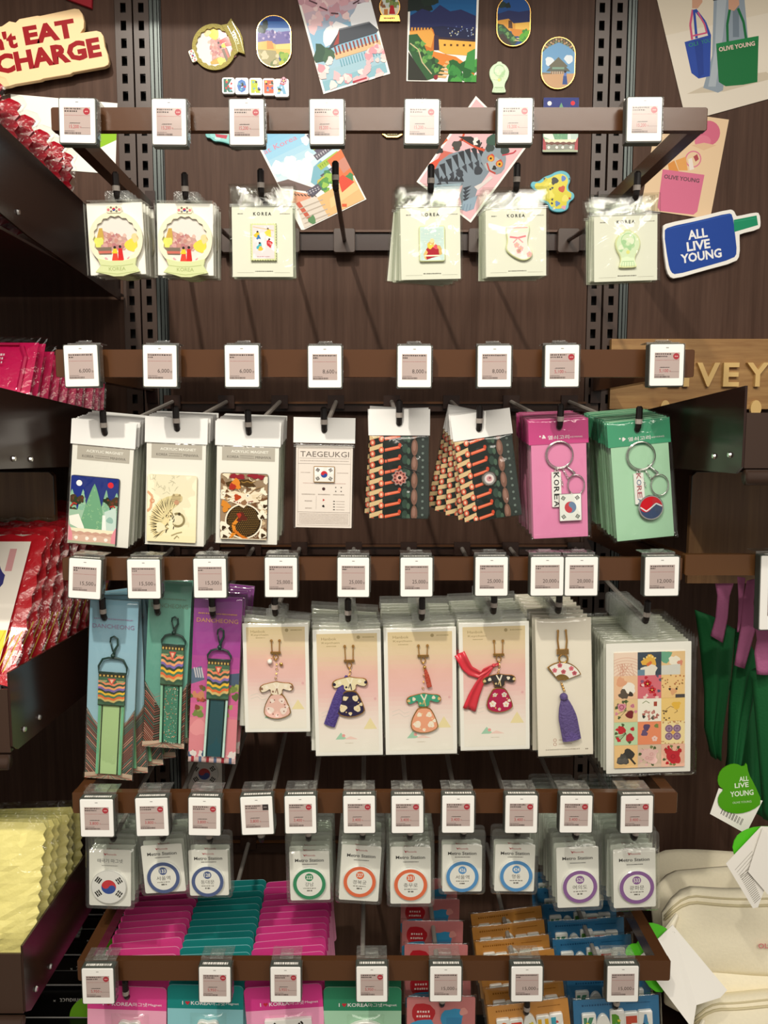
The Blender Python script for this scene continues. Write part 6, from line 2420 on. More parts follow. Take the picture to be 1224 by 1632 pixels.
for i in range(40):
    R = c.A.r
    u = R.uniform(0, 1)
    v = R.uniform(.80 if u < .75 else .7, 1)
    if u < .3:
        v = R.uniform(.7, 1)
    if .4 < u < .7 and v < .9:
        continue
    c.B(u, v, R.uniform(.03, .07), R.choice(['#e9b8bc', '#efcfcc', '#dc9aa4', '#f2dcd8']), .4, 9)
c.L([(.45, .975), (.66, .975)], .025, '#b03a48')
c.done()

c = Card('postcard', 'night postcard of a floodlit fortress wall', 'postcard', (651, -38), (763, -36), (760, 132), (648, 130), group='postcards on the panel')
c.grad(.02, .5, ['#0f3a6a', '#12548c', '#17609a', '#16508c'])
c.B(.1, .22, .22, '#12201c', .4).B(.3, .2, .13, '#16281f', .4)
c.P([(.03, .38), (.2, .31), (.34, .34), (.45, .27), (.6, .33), (.75, .31), (.97, .37), (.97, .62), (.03, .58)], '#232a5c')
c.P([(.03, .5), (.5, .47), (.97, .5), (.97, .62), (.03, .6)], '#1b2144')
for i in range(26):
    R = c.A.r
    c.B(R.uniform(.55, .97), R.uniform(.47, .56), .01, R.choice(['#8fa2c8', '#c8c4a0', '#5d6ea8']), .3, 5)
c.P([(.03, .52), (.36, .50), (.40, .58), (.38, .74), (.97, .84), (.97, .94), (.03, .64)], '#c8742a')
c.P([(.03, .53), (.34, .505), (.38, .56), (.34, .68), (.03, .60)], '#e0a24a')
for i in range(7):
    c.P([(.05 + .045 * i, .49), (.075 + .045 * i, .488), (.075 + .045 * i, .52), (.05 + .045 * i, .52)], '#d99a44')
c.P([(.42, .58), (.97, .60), (.97, .75), (.55, .735), (.44, .70)], '#eab04c')
c.L([(.42, .585), (.97, .605)], .03, '#3a2a34')
for i in range(5):
    c.P([(.52 + .09 * i, .64), (.55 + .09 * i, .64), (.55 + .09 * i, .66), (.52 + .09 * i, .66)], '#5a3414')
c.P([(.3, .70), (.7, .76), (.88, .84), (.5, .87), (.3, .78)], '#d98236')
c.P([(.38, .56), (.44, .56), (.46, .70), (.38, .70)], '#3a2a40')
c.P([(.02, .56), (.14, .55), (.22, .62), (.30, .74), (.42, .82), (.55, .86), (.42, .96), (.3, .99), (.1, .80), (.02, .70)], '#2f5a34')
for i in range(30):
    R = c.A.r
    t = R.random()
    c.B(.08 + .4 * t + R.uniform(-.06, .06), .6 + .3 * t + R.uniform(-.04, .05), .035, R.choice(['#4c8a44', '#3a6e3a', '#28482c', '#6aa050']), .5, 7)
c.L([(.04, .64), (.16, .70), (.22, .82), (.36, .93)], .015, '#c8b890')
for i in range(5):
    c.P([(.42 + .03 * i, .96 - .035 * i), (.56 + .03 * i, .965 - .03 * i), (.58 + .03 * i, .945 - .03 * i), (.45 + .03 * i, .94 - .035 * i)], '#d9b078')
for i in range(34):
    R = c.A.r
    c.B(R.uniform(.6, 1), R.uniform(.82, 1), R.uniform(.04, .08), R.choice(['#2f7a3a', '#4a9c46', '#24602e', '#3a8a40']), .4, 8)
c.P([(.86, .72), (.97, .68), (.97, .9), (.82, .86)], '#3f8f44')
c.P([(.02, .72), (.12, .82), (.3, .99), (.02, .99)], '#2a2c24')
c.B(.42, .96, .03, '#8c2430', .5, 7)
c.done()

c = Card('postcard', 'tilted postcard of a bright hillside village under clouds', 'postcard', (405, 219), (509, 170), (584, 318), (480, 369), group='postcards on the panel')
c.grad(.02, .62, ['#86c0e2', '#98cbe6', '#c4dfe9', '#e9eef0'])
c.T('at Korea', .28, .17, .07, '#d9849a', .5)
for u, v, r in ((.10, .36, .09), (.2, .40, .10), (.3, .36, .08), (.34, .44, .10), (.46, .46, .09), (.56, .40, .07), (.62, .24, .06), (.72, .20, .07), (.24, .48, .09), (.4, .54, .08)):
    c.B(u, v, r, c.A.r.choice(['#f0f2f0', '#e6edf0', '#f5f4ee']), .3, 14)
c.P([(.42, .62), (.55, .5), (.68, .47), (.8, .7), (.5, .72)], '#7fb4c4')
c.P([(.0, .48), (.16, .5), (.42, .68), (.38, .71), (.02, .55)], '#74625e')
c.P([(.0, .55), (.34, .72), (.3, .8), (.0, .7)], '#d99a7c')
c.P([(.64, .32), (.98, .26), (1, .40), (.7, .44)], '#5f5668')
for i in range(5):
    c.P([(.58 + .02 * i, .60 - .10 * i), (.92 + .02 * i, .56 - .10 * i), (.96 + .02 * i, .61 - .10 * i), (.6 + .02 * i, .66 - .10 * i)], ['#5b5866', '#a6bf50', '#6a6672', '#b4c95c', '#5b5866'][i])
for i in range(4):
    for k in range(9):
        c.P([(.61 + .018 * i + .036 * k, .615 - .1 * i - .004 * k), (.63 + .018 * i + .036 * k, .613 - .1 * i - .004 * k), (.625 + .018 * i + .036 * k, .648 - .1 * i - .004 * k)], ['#d8d4d8', '#7f9a3c', '#c9c6cc', '#8aa848'][i])
c.P([(.76, .5), (1, .46), (1, .74), (.8, .72)], '#d9784c')
c.P([(.86, .56), (1, .54), (1, .66), (.88, .68)], '#c98a78')
for i in range(14):
    R = c.A.r
    c.B(R.uniform(.44, .74), R.uniform(.62, .76), R.uniform(.04, .08), R.choice(['#7fae4a', '#9cc45a', '#4f8a5c', '#c9b85c', '#5f9a50']), .4, 9)
c.P([(.3, .68), (.5, .66), (.52, .72), (.34, .76)], '#5d5a68')
c.P([(.1, .74), (.4, .76), (.52, .9), (.42, .99), (.05, .99)], '#d9cfc2')
c.P([(.4, .78), (.98, .74), (.98, .99), (.42, .99)], '#e8b880')
c.P([(.1, .74), (.16, .74), (.2, .92), (.14, .92)], '#c4604a')
for k in range(10):
    c.L([(.02 + .04 * k, .60 + .016 * k), (.04 + .04 * k, .625 + .016 * k)], .012, '#4f4440')
    c.P([(.3 + .04 * (k % 5), .69 + .02 * (k // 5)), (.325 + .04 * (k % 5), .688 + .02 * (k // 5)), (.32 + .04 * (k % 5), .70 + .02 * (k // 5))], '#d5d2d6')
c.P([(.55, .84), (.95, .80), (.98, .88), (.5, .93)], '#efc78f')
for v in (.8, .85, .9, .95):
    c.L([(.08, v), (.46, v + .02)], .015, '#b8ab9c')
c.B(.2, .95, .06, '#5f8a5c', .4, 9).B(.92, .74, .06, '#4f8a58', .4, 9)
c.P([(.78, .70), (.86, .69), (.96, .80), (.74, .84)], '#d8503c')
c.L([(.66, .95), (.72, .97)], .04, '#d8603c')
c.done()

# tiger postcard
c = Card('postcard', 'pink postcard turned on its corner with a grey folk tiger and magpie', 'postcard', (757, 154), (839, 234), (751.5, 356), (664, 290), group='postcards on the panel')
A = c.A
A.poly([c.f(.03, .02), c.f(.97, .02), c.f(.97, .98), c.f(.03, .98)], '#e2b6ba')
Q = lambda *p: c.q(*p)


def PP(pts, col):
    A.poly(c.q(*pts), col)


def BB(x, y, r, col, rough=.2, n=14, ry=None):
    (a, b), = c.q((x, y))
    A.blob(a, b, r * c.sx, col, rough, n, rz=None if ry is None else ry * c.sz)


def LL(pts, wd, col):
    A.line(c.q(*pts), wd * c.sx, col)


PP([(690, 268), (705, 240), (728, 245), (722, 275), (704, 292), (690, 284)], '#c96a5c')
PP([(683, 262), (700, 252), (706, 262), (690, 274)], '#d8553c')
PP([(686, 296), (690, 276), (700, 258), (716, 246), (736, 240), (766, 245), (780, 250), (784, 268), (772, 286), (762, 300), (756, 322), (752, 336), (738, 334), (733, 312), (738, 296), (716, 298), (700, 308), (690, 306)], '#7f8d98')
for i in range(9):
    t = i / 8
    x, y = 694 + 80 * t, 276 - 34 * sin(t * 1.9)
    PP([(x - 4, y - 5), (x + 5, y - 8), (x + 8, y + 17)], '#2e3238')
    if i < 8:
        PP([(x + 2, y + 18), (x + 9, y + 13), (x + 11, y + 28)], '#3b4048')
for i in range(5):
    PP([(698 + 8 * i, 290), (704 + 8 * i, 280), (708 + 8 * i, 290)], '#30343a')
BB(733, 277, 6, '#3a3f46')
BB(762, 272, 7, '#3a3f46')
for i in range(6):
    PP([(738, 300 + 6 * i), (752 - i, 296 + 6 * i), (742, 305 + 6 * i)], '#3b4048')
PP([(738, 322), (762, 312), (756, 334), (744, 338), (734, 334)], '#8ea4b4')
PP([(690, 296), (736, 292), (732, 302), (694, 304)], '#9db4c2')
for i in range(4):
    LL([(736 + 5 * i, 326), (734 + 5 * i, 336)], 1, '#6d8496')
BB(788, 254, 20, '#8c98a0', .12, 18, 23)
BB(780, 236, 7, '#3f4a46', .2)
BB(804, 240, 7, '#3f4a46', .2)
PP([(772, 262), (790, 250), (800, 258), (786, 274), (776, 272)], '#aab2b4')
for x, y in ((782, 252), (796, 261)):
    BB(x, y, 6, '#c8503c', .2, 10)
    BB(x, y + 1, 4.6, '#d9a23c', .1, 10)
    BB(x, y + 1, 1.8, '#201a14', .1, 7)
LL([(776, 260), (780, 272), (790, 277)], 2.5, '#b8483c')
BB(788, 268, 3.5, '#30302e', .3)
PP([(768, 292), (782, 280), (786, 284), (762, 304), (756, 298)], '#d8d0cc')
LL([(722, 238), (736, 222), (760, 236), (772, 240)], 4, '#cf5438')
LL([(736, 222), (740, 210)], 3, '#cf5438')
LL([(800, 248), (818, 244), (822, 240)], 2, '#c4404c')
BB(728, 232, 8, '#4a4742', .3)
PP([(730, 218), (750, 218), (768, 228), (764, 236), (750, 230)], '#34302e')
BB(759, 226, 6, '#e4e0da', .4)
BB(762, 227, 3, '#2a2826', .4)
BB(784, 224, 9, '#3d5a4c', .3)
BB(700, 240, 6, '#30302e', .4)
LL([(700, 232), (712, 222)], 4, '#d8653c')
c.done()

# magnets on the panel


def magnet(name, label, cx, cy, out_px, th=.004, edge=None, group='sample magnets on the panel', bev=.0006):
    o = OnWall(name, label, 'magnet', cx, cy, group=group)
    o.th = th
    o.part = o.body(out_px if isinstance(out_px[0][0], float) and False else o.q(*out_px), th, 'plate', edge or M_GOLD, bev)
    o.A = Art(int(cx + cy))
    return o


def oval_px(cx, cy, rx, ry):
    n = 14
    pts = []
    for i in range(n + 1):
        a = pi * i / n
        pts.append((cx + rx * cos(a), cy - (ry - rx) - rx * sin(a)))
    for i in range(n + 1):
        a = pi + pi * i / n
        pts.append((cx + rx * cos(a), cy + (ry - rx) - rx * sin(a)))
    return pts


def oval(label, cx, cy, rx, ry, draw):
    o = magnet('oval_magnet', label, cx, cy, oval_px(cx, cy, rx, ry))
    A = o.A
    A.convex = o.q(*oval_px(cx, cy, rx - 1.6, ry - 1.6))

    def PQ(pts, col):
        A.poly(o.q(*[(cx + u * rx, cy + v * ry) for u, v in pts]), col)

    def BQ(u, v, r, col, rough=.35, n=10):
        (x, z), = o.q((cx + u * rx, cy + v * ry))
        A.blob(x, z, r * rx * o.sx, col, rough, n)
    draw(A, PQ, BQ)
    A.build('printed_pattern', o.part, -.0042, M_PRINTG)


def d_day(A, PQ, BQ):
    PQ([(-1, -1), (1, -1), (1, 1), (-1, 1)], '#1f3f8a')
    PQ([(-1, -.75), (1, -.75), (1, -.5), (-1, -.5)], '#2f62a8')
    PQ([(-1, -.5), (1, -.5), (1, -.1), (-1, -.1)], '#8aa6cc')
    PQ([(-1, -.28), (-.4, -.42), (.2, -.34), (1, -.4), (1, .1), (-1, .1)], '#6a62a0')
    for i in range(24):
        BQ(A.r.uniform(-.8, 1), A.r.uniform(-.4, .02), .07, A.r.choice(['#b8a8c8', '#8f84b4', '#d9c8d8', '#575090']))
    for i in range(8):
        BQ(A.r.uniform(-1, -.4), A.r.uniform(-.7, -.4), .16, A.r.choice(['#223a34', '#4a5c5a', '#1f2f2c']))
    PQ([(-1, .05), (-.3, -.02), (.1, .12), (1, .1), (1, .5), (-1, .5)], '#e0b25c')
    PQ([(-.4, -.02), (-.1, .0), (.0, .3), (-.4, .3)], '#c98a44')
    PQ([(.1, .12), (1, .08), (1, .3), (.1, .3)], '#e8c878')
    PQ([(-1, .3), (.1, .36), (.4, .9), (-.3, 1), (-1, .8)], '#9c9468')
    for i in range(14):
        BQ(A.r.uniform(-.9, .2), A.r.uniform(.3, .9), .12, A.r.choice(['#c9c09a', '#6d7a4a', '#b0a878']))
    for i in range(10):
        BQ(A.r.uniform(.35, .95), A.r.uniform(.45, .9), .16, A.r.choice(['#8fae3c', '#6a9a34', '#b4b83c']))
    A.text('SEOUL', 0, 0, .1, '#c8b870') if False else None


def d_night(A, PQ, BQ):
    PQ([(-1, -1), (1, -1), (1, 1), (-1, 1)], '#14498a')
    for i in range(8):
        BQ(A.r.uniform(-1, -.3), A.r.uniform(-1, -.55), .16, A.r.choice(['#122420', '#1c3028']))
    PQ([(-1, -.25), (-.3, -.4), (.3, -.34), (1, -.42), (1, .15), (-1, .1)], '#20295a')
    PQ([(-1, 0), (-.3, -.08), (0, .1), (1, .05), (1, .4), (-1, .4)], '#e0a040')
    PQ([(.1, .1), (1, .04), (1, .35), (.1, .32)], '#efbc54')
    PQ([(-.3, -.02), (-.1, 0), (-.05, .3), (-.3, .28)], '#5a3a28')
    PQ([(-.2, .3), (.6, .36), (.7, .6), (0, .6)], '#d98a34')
    PQ([(-1, .1), (-.6, .15), (.3, .75), (0, 1), (-1, .7)], '#2f4a34')
    for i in range(18):
        t = A.r.random()
        BQ(-.85 + .9 * t + A.r.uniform(-.12, .12), .2 + .55 * t, .1, A.r.choice(['#3f7a40', '#2c5a34', '#6a9a58']))
    for i in range(4):
        PQ([(.05 + .12 * i, .78 - .08 * i), (.4 + .1 * i, .80 - .07 * i), (.42 + .1 * i, .76 - .07 * i), (.1 + .12 * i, .74 - .08 * i)], '#d8c090')
    for i in range(12):
        BQ(A.r.uniform(.45, .95), A.r.uniform(.4, .8), .15, A.r.choice(['#5fae34', '#3f8f34', '#7fc04a']))
    PQ([(-1, .6), (-.6, .5), (0, 1), (-1, 1)], '#3a2a22')


def d_palace(A, PQ, BQ):
    PQ([(-1, -1), (1, -1), (1, 1), (-1, 1)], '#6fa2cc')
    for u, v, r in ((-.5, -.05, .25), (.6, -.15, .25), (-.1, .02, .2)):
        BQ(u, v, r, '#dfe8ee', .3, 12)
    PQ([(-1, -1), (1, -1), (1, -.35), (.6, -.62), (0, -.78), (-.6, -.62), (-1, -.35)], '#4f4a3a')
    for i in range(13):
        u = -1 + i / 6
        v = -.78 + .36 * abs(u) ** 1.2
        BQ(u, v - .04, .07, ['#b09068', '#7a8a6c'][i % 2], .2, 7)
        BQ(u * .9, v - .14, .06, ['#8c6a4c', '#c8a880'][i % 2], .2, 7)
    PQ([(-.7, .32), (-.4, .12), (0, -.2), (.4, .12), (.7, .32)], '#5f6458')
    PQ([(-.55, .12), (0, -.22), (.55, .12), (.45, .16), (-.45, .16)], '#6d6a58')
    PQ([(-.35, .16), (.35, .16), (.35, .24), (-.35, .24)], '#7fa08c')
    PQ([(-.45, .32), (.45, .32), (.45, .44), (-.45, .44)], '#b8a890')
    for i in range(7):
        PQ([(-.4 + .13 * i, .32), (-.36 + .13 * i, .32), (-.36 + .13 * i, .44), (-.4 + .13 * i, .44)], '#7a5040')
    PQ([(-1, .36), (-.4, .38), (-.4, .46), (-1, .46)], '#8c7a5c')
    PQ([(-1, .44), (1, .4), (1, 1), (-1, 1)], '#c9a078')
    PQ([(.3, .5), (.42, .38), (.5, .5), (.56, .82), (.26, .82)], '#2f4f8f')
    BQ(.4, .34, .08, '#2a201c')
    PQ([(.34, .38), (.5, .38), (.48, .5), (.34, .5)], '#5a7ac0')


oval('gold rimmed oval magnet with a daytime fortress scene', 437, 67.5, 28, 42, d_day)
oval('gold rimmed oval magnet with the night fortress scene', 818, 35, 27.5, 41, d_night)
oval('gold rimmed oval magnet with a palace and a blue dress', 889, 102, 27.5, 42, d_palace)

# snow globe magnets on the panel
o = OnWall('snow_globe_magnet', 'round glittering snow globe magnet tilted on the panel', 'magnet', 342, 77, group='sample magnets on the panel')
o.root.rotation_euler = (0, rad(-112), 0)
b = globe_magnet(o.root, (0, 0, 0), 37 * o.sx * .94, -.002, 'magnet', mat('glitter_yellow', '#b9ac62', .35, bump=.8, bscale=500))
o = OnWall('snow_globe_magnet', 'tiny snow globe magnet with a red figure near the night postcard', 'magnet', 621, 13, group='sample magnets on the panel')
b = o.body(o.q(*(ell(621, 12, 17, 19, 24)), ), .003, 'plate', M_GOLD, .0005)
A = o.A = Art(6)
A.convex = o.q(*ell(621, 12, 15.5, 17.5, 24))
A.poly(o.q((600, -10), (642, -10), (642, 34), (600, 34)), '#c9cfc8')
for i in range(14):
    x, z = o.q((A.r.uniform(606, 636), A.r.uniform(2, 14)))[0]
    A.blob(x, z, 4, A.r.choice(['#4f6a3a', '#7a8a4a', '#8a5a3a']), .4, 8)
A.poly(o.q((604, 14), (640, 14), (640, 26), (604, 26)), '#e6dcc0')
A.poly(o.q((622, 10), (627, 10), (630, 24), (620, 24)), '#b81c28')
A.poly(o.q((612, 16), (618, 16), (618, 25), (612, 25)), '#c8803c')
A.convex = None
A.build('printed_pattern', b, -.0032, M_PRINTG)
b = o.body(o.q((606, 26), (636, 26), (638, 36), (604, 36)), .0045, 'base_plate', M_GOLD, .0005)
A = Art(7)
A.dashes(-11, o.q((621, 31))[0][1], 11, 3, '#8f3a34', .5, .9)
A.build('base_lettering', b, -.0047, M_PRINTG)

# KOREA letter magnet
o = OnWall('letter_magnet', 'small letter magnet spelling KOREA over the third tag', 'magnet', 409, 141, group='sample magnets on the panel')
LX = [(355, 375), (375.5, 397), (398, 419), (419.5, 439), (438, 461)]
for i, (ch, (xa, xb)) in enumerate(zip('KOREA', LX)):
    dy = [0, 1, 2, 3, 5][i]
    pts = o.q(*[(xa, 126 + dy * .4), (xb, 127 + dy * .4), (xb, 152 + dy), (xa, 151 + dy)])
    pts = rrect(pts[0][0], pts[2][1], pts[1][0], pts[0][1], 4, 3)
    b = o.body(pts, .007, 'letter_plate', M_WHITEG, .0006)
    A = Art(20 + i)
    cx = (pts[0][0] + pts[-12][0]) / 2
    c0 = o.q(((xa + xb) / 2, 139 + dy * .6))[0]
    A.text(ch, c0[0], c0[1], 20 * o.sx, ['#2f6a5c', '#4a7ac0', '#b8c42c', '#d8603c', '#7ab0d0'][i], 15 * o.sx, bold=.12)
    for k in range(7):
        A.blob(c0[0] + A.r.uniform(-7, 7), c0[1] + A.r.uniform(-9, 9), 2.2, A.r.choice(['#2c4a3a', '#c8383c', '#3a5aa8', '#e8d25c', '#2a2420', '#6ab0c0']), .4, 8)
    if i == 4:
        A.flower(c0[0] + 4, c0[1] + 12, 7, '#e8a8b8')
    A.build('printed_pattern', b, -.0072, M_PRINTG)

# vase, mountain, cloud, gold and yellow magnets
o = OnWall('vase_magnet', 'pale celadon vase magnet beside the palace oval', 'magnet', 795, 124, group='sample magnets on the panel')
k = 16 / 20 * o.sx
out = smooth_closed([(x * k, z * k * 1.0) for x, z in VASE], 1)
b = o.body(out, .004, 'plate', mat('celadon', '#bcd6ae', .35, coat=.4), .0006)
A = Art(9)
vase_print(A, 0, 0, k, '#bcd6ae')
A.build('printed_pattern', b, -.0042, M_PRINTG)

o = OnWall('mountain_magnet', 'navy mountain magnet half hidden behind the top rail', 'magnet', 892, 201, group='sample magnets on the panel')
pts = o.q((864, 157), (921, 245))
x0, z1, x1, z0 = pts[0][0], pts[0][1], pts[1][0], pts[1][1]
b = o.body(rrect(x0, z0, x1, z1, 4), .005, 'plate', M_MEDGE, .0006)
mountain_art(x0 + .7, z0 + .7, x1 - .7, z1 - .7, 4, True).build('printed_pattern', b, -.0052, M_PRINTG)

o = OnWall('cloud_magnet', 'teal scalloped cloud magnet peeking from under the third tag', 'magnet', 378, 222, group='sample magnets on the panel')
out = o.q(*[(328, 214), (334, 206), (350, 200), (375, 198), (400, 200), (402, 216), (398, 228), (388, 230), (384, 236), (376, 238), (370, 234), (360, 230), (350, 228), (342, 228), (336, 222), (330, 222)])
b = o.body(smooth_closed(out, 2), .008, 'plate', mat('teal_enamel', '#5fb3b0', .4), .001)
A = Art(11)
A.poly(lens(smooth_closed(out, 2), .78), '#8ccfcb')
for x, y in ((348, 222), (372, 228), (390, 224)):
    A.blob(*o.q((x, y))[0], 5, '#b9e2dc', .3)
A.poly(o.q((344, 216), (364, 218), (362, 224), (346, 221)), '#b8344c')
A.poly(o.q((346, 208), (372, 209), (368, 217), (346, 215)), '#d9b8a0')
A.build('printed_pattern', b, -.0082, M_PRINTG)

o = OnWall('gold_magnet', 'gold rimmed magnet edge showing below the top rail', 'magnet', 625, 200, group='sample magnets on the panel')
out = o.q((606, 190), (644, 190), (646, 206), (641, 217), (634, 221), (616, 221), (609, 216), (605, 206))
b = o.body(out, .005, 'plate', M_GOLD, .0008)
A = Art(12)
A.poly(lens(out, .8), '#3a3420')
A.dashes(-9, o.q((625, 215))[0][1], 9, 3, '#d9c88c', .5, .9)
A.build('printed_pattern', b, -.0052, M_PRINTG)

o = OnWall('bloom_magnet', 'yellow bloom shaped magnet with a blue edge by the upright', 'magnet', 880, 306, group='sample magnets on the panel')
out = o.q(*[(866, 283), (876, 280), (884, 275), (896, 273), (906, 279), (908, 290), (904, 298), (906, 306), (914, 309), (915, 318), (906, 324), (906, 334), (898, 339), (886, 340), (876, 336), (872, 326), (858, 322), (862, 312), (854, 306), (844, 300), (846, 290), (856, 292)])
out = smooth_closed(out, 2)
b = o.body(out, .006, 'plate', mat('sky_enamel', '#5db4c4', .4), .001)
A = Art(13)
A.poly(lens(out, .84), '#d9cf4a')
for x, y, r, cc in ((882, 290, 7, '#3a3a3a'), (896, 286, 5, '#5a7ac0'), (894, 303, 6, '#c8583c'), (876, 312, 8, '#e6dc6a'), (900, 318, 7, '#e6dc6a'), (888, 326, 5, '#6a8ab8'), (898, 332, 4, '#d8a0b0'), (870, 298, 6, '#e0d65a'), (868, 288, 4, '#c9c048'), (882, 334, 4, '#8ab4c8')):
    A.blob(*o.q((x, y))[0], r, cc, .35, 10)
for i in range(10):
    A.blob(*o.q((A.r.uniform(862, 908), A.r.uniform(284, 334)))[0], 2.2, A.r.choice(['#3f4a5a', '#f0e890', '#b8503c']), .4, 7)
A.build('printed_pattern', b, -.0062, M_PRINTG)

# big tote poster, pink bag poster, blue sticker
c = Card('poster', 'big tilted poster of a person in jeans carrying blue and green totes', 'poster', (1012, -125), (1234, -187), (1324, 134), (1101, 197), th=.0012, m=mat('poster_paper', '#d9cfbd', .5))
A = c.A


def PP(pts, col):
    A.poly(c.q(*pts), col)


PP([(1012, -125), (1234, -187), (1324, 134), (1101, 197)], '#d8cdb9')
PP([(1050, 60), (1230, 20), (1330, 134), (1101, 197), (1086, 150)], '#dfd6c6')
PP([(1100, 152), (1150, 128), (1226, 116), (1240, 126), (1160, 148)], '#c9bda8')
PP([(1136, -60), (1190, -70), (1186, 2), (1194, 60), (1206, 130), (1176, 136), (1164, 70), (1158, 146), (1150, 150), (1126, 142), (1138, 90)], '#8d9aa6')
PP([(1142, -20), (1158, -20), (1154, 60), (1146, 140), (1134, 140), (1142, 80)], '#a8b2ba')
PP([(1166, -20), (1176, -10), (1180, 60), (1170, 60)], '#6f7d8a')
PP([(1128, -40), (1198, -60), (1196, -8), (1136, 2)], '#26241f')
PP([(1102, -6), (1118, -10), (1119, 4), (1112, 14), (1103, 14)], '#c99a80')
PP([(1160, -4), (1176, -6), (1178, 8), (1170, 18), (1161, 16)], '#c99a80')
PP([(1093, 68), (1135, 56), (1136, 123), (1118, 127), (1106, 118)], '#2c4aa0')
PP([(1108, 66), (1122, 63), (1126, 120), (1118, 126)], '#26408f')
A.line(c.q((1104, 16), (1101, 40), (1105, 64)), 3.5 * c.sx, '#c8567c')
A.line(c.q((1106, 16), (1112, 62)), 4 * c.sx, '#2c4aa0')
A.line(c.q((1108, 16), (1124, 36), (1133, 58)), 4.5 * c.sx, '#2c4aa0')
A.line(c.q((1112, 20), (1124, 40), (1128, 54)), 2.5 * c.sx, '#c8567c')
A.line(c.q((1106, 58), (1128, 53)), 2.5 * c.sx, '#c8567c')
A.line(c.q((1163, 16), (1160, 40), (1162, 68)), 4 * c.sx, '#176b3a')
A.line(c.q((1176, 14), (1186, 36), (1191, 62)), 4 * c.sx, '#176b3a')
PP([(1143.6, 70.5), (1211, 58), (1212.7, 132.5), (1190, 137), (1162, 139.5), (1150.6, 132.5)], '#1a6e3c')
PP([(1143.6, 70.5), (1211, 58), (1211.3, 64), (1144.2, 77)], '#1f7d45')
A.convex = None
A.text('OLI', *c.q((1107, 71.5))[0], 6 * c.sx, '#2f8f6a', 15 * c.sx, rot=13)
A.text('YOU', *c.q((1127, 66.5))[0], 6 * c.sx, '#2f8f6a', 15 * c.sx, rot=13)
A.text('OLIVE YOUNG', *c.q((1177, 75))[0], 7 * c.sx, '#e0c4b8', 58 * c.sx, rot=9.5, bold=.03)
c.done()

c = Card('poster', 'peach poster of a pink tote bag tilted behind the top frame arm', 'poster', (1046, 176), (1158, 191.5), (1135, 350), (1023, 334), th=.001, m=mat('poster_paper'))
A = c.A


def PP(pts, col):
    A.poly(c.q(*pts), col)


PP([(1046, 176), (1158, 191.5), (1135, 350), (1023, 334)], '#e4c7a2')
PP(ell(1126, 213, 19, 20, 22), '#cf6a84')
PP(ell(1118, 226, 13, 10, 18), '#d87a90')
PP([(1100, 232), (1120, 228), (1140, 232), (1120, 240)], '#dcb894')
A.ring(*c.q((1104, 254))[0], 11 * c.sx, 13 * c.sx, '#d87a94', 20)
PP([(1076, 256), (1092, 250), (1096, 272), (1082, 272)], '#e0a25c')
PP([(1064, 262), (1074, 256), (1082, 274), (1066, 272)], '#d8924a')
PP([(1096, 254), (1102, 252), (1106, 270), (1099, 272)], '#e9ded4')
PP([(1104, 250), (1110, 246), (1113, 254), (1108, 258)], '#a84a50')
PP([(1056, 270), (1123, 279), (1114, 338), (1108, 343), (1054, 337), (1050, 331)], '#d3718f')
A.convex = None
A.text('OLIVE YOUNG', *c.q((1087, 285))[0], 6.5 * c.sx, '#6a4852', 57 * c.sx, rot=-7, bold=.03)
c.done()

o = OnWall('pouch_sticker', 'blue pouch shaped ALL LIVE YOUNG sticker board with white border', 'sign', 1120, 390, YW - .006)
out = smooth_closed(o.q((1052, 362), (1060, 357), (1110, 347), (1158, 335), (1165, 337), (1169, 345), (1171, 346), (1198, 340), (1206, 341), (1209, 360), (1206, 367), (1176, 374), (1176, 378), (1178, 408), (1172, 419), (1120, 433), (1076, 446), (1066, 442), (1060, 425)), 1)
b = o.body(out, .006, 'board', M_WHITE, .0006)
A = Art(3)
A.poly(smooth_closed(o.q((1055, 370), (1062, 363), (1110, 353), (1157, 341), (1163, 344), (1168, 372), (1173, 404), (1168, 413), (1120, 427), (1077, 439), (1069, 435), (1064, 420)), 1), '#24489c')
A.line(o.q((1058, 367), (1110, 355), (1160, 343)), 1.2, '#3a62b8')
A.poly(o.q((1165, 352), (1201, 345), (1204, 360), (1167, 371)), '#1f8f66')
A.line(o.q((1166, 355), (1200, 349)), .6, '#46b088')
for t, x, y, wd in (('ALL', 1109, 374, 31), ('LIVE', 1111, 392, 37), ('YOUNG', 1116, 409, 65)):
    A.text(t, *o.q((x, y))[0], 14.5 * o.sx, '#f2f2f0', wd * o.sx, rot=9, bold=.03)
A.build('lettering', b, -.0063)
# ------------------------------------------------------------------ neighbouring bays: trays and goods
M_TRAY = mat('tray_brown', '#2e1c16', 0.2)
M_TRAYF = mat('tray_front', '#3c2b22', 0.3)
XL = -0.475


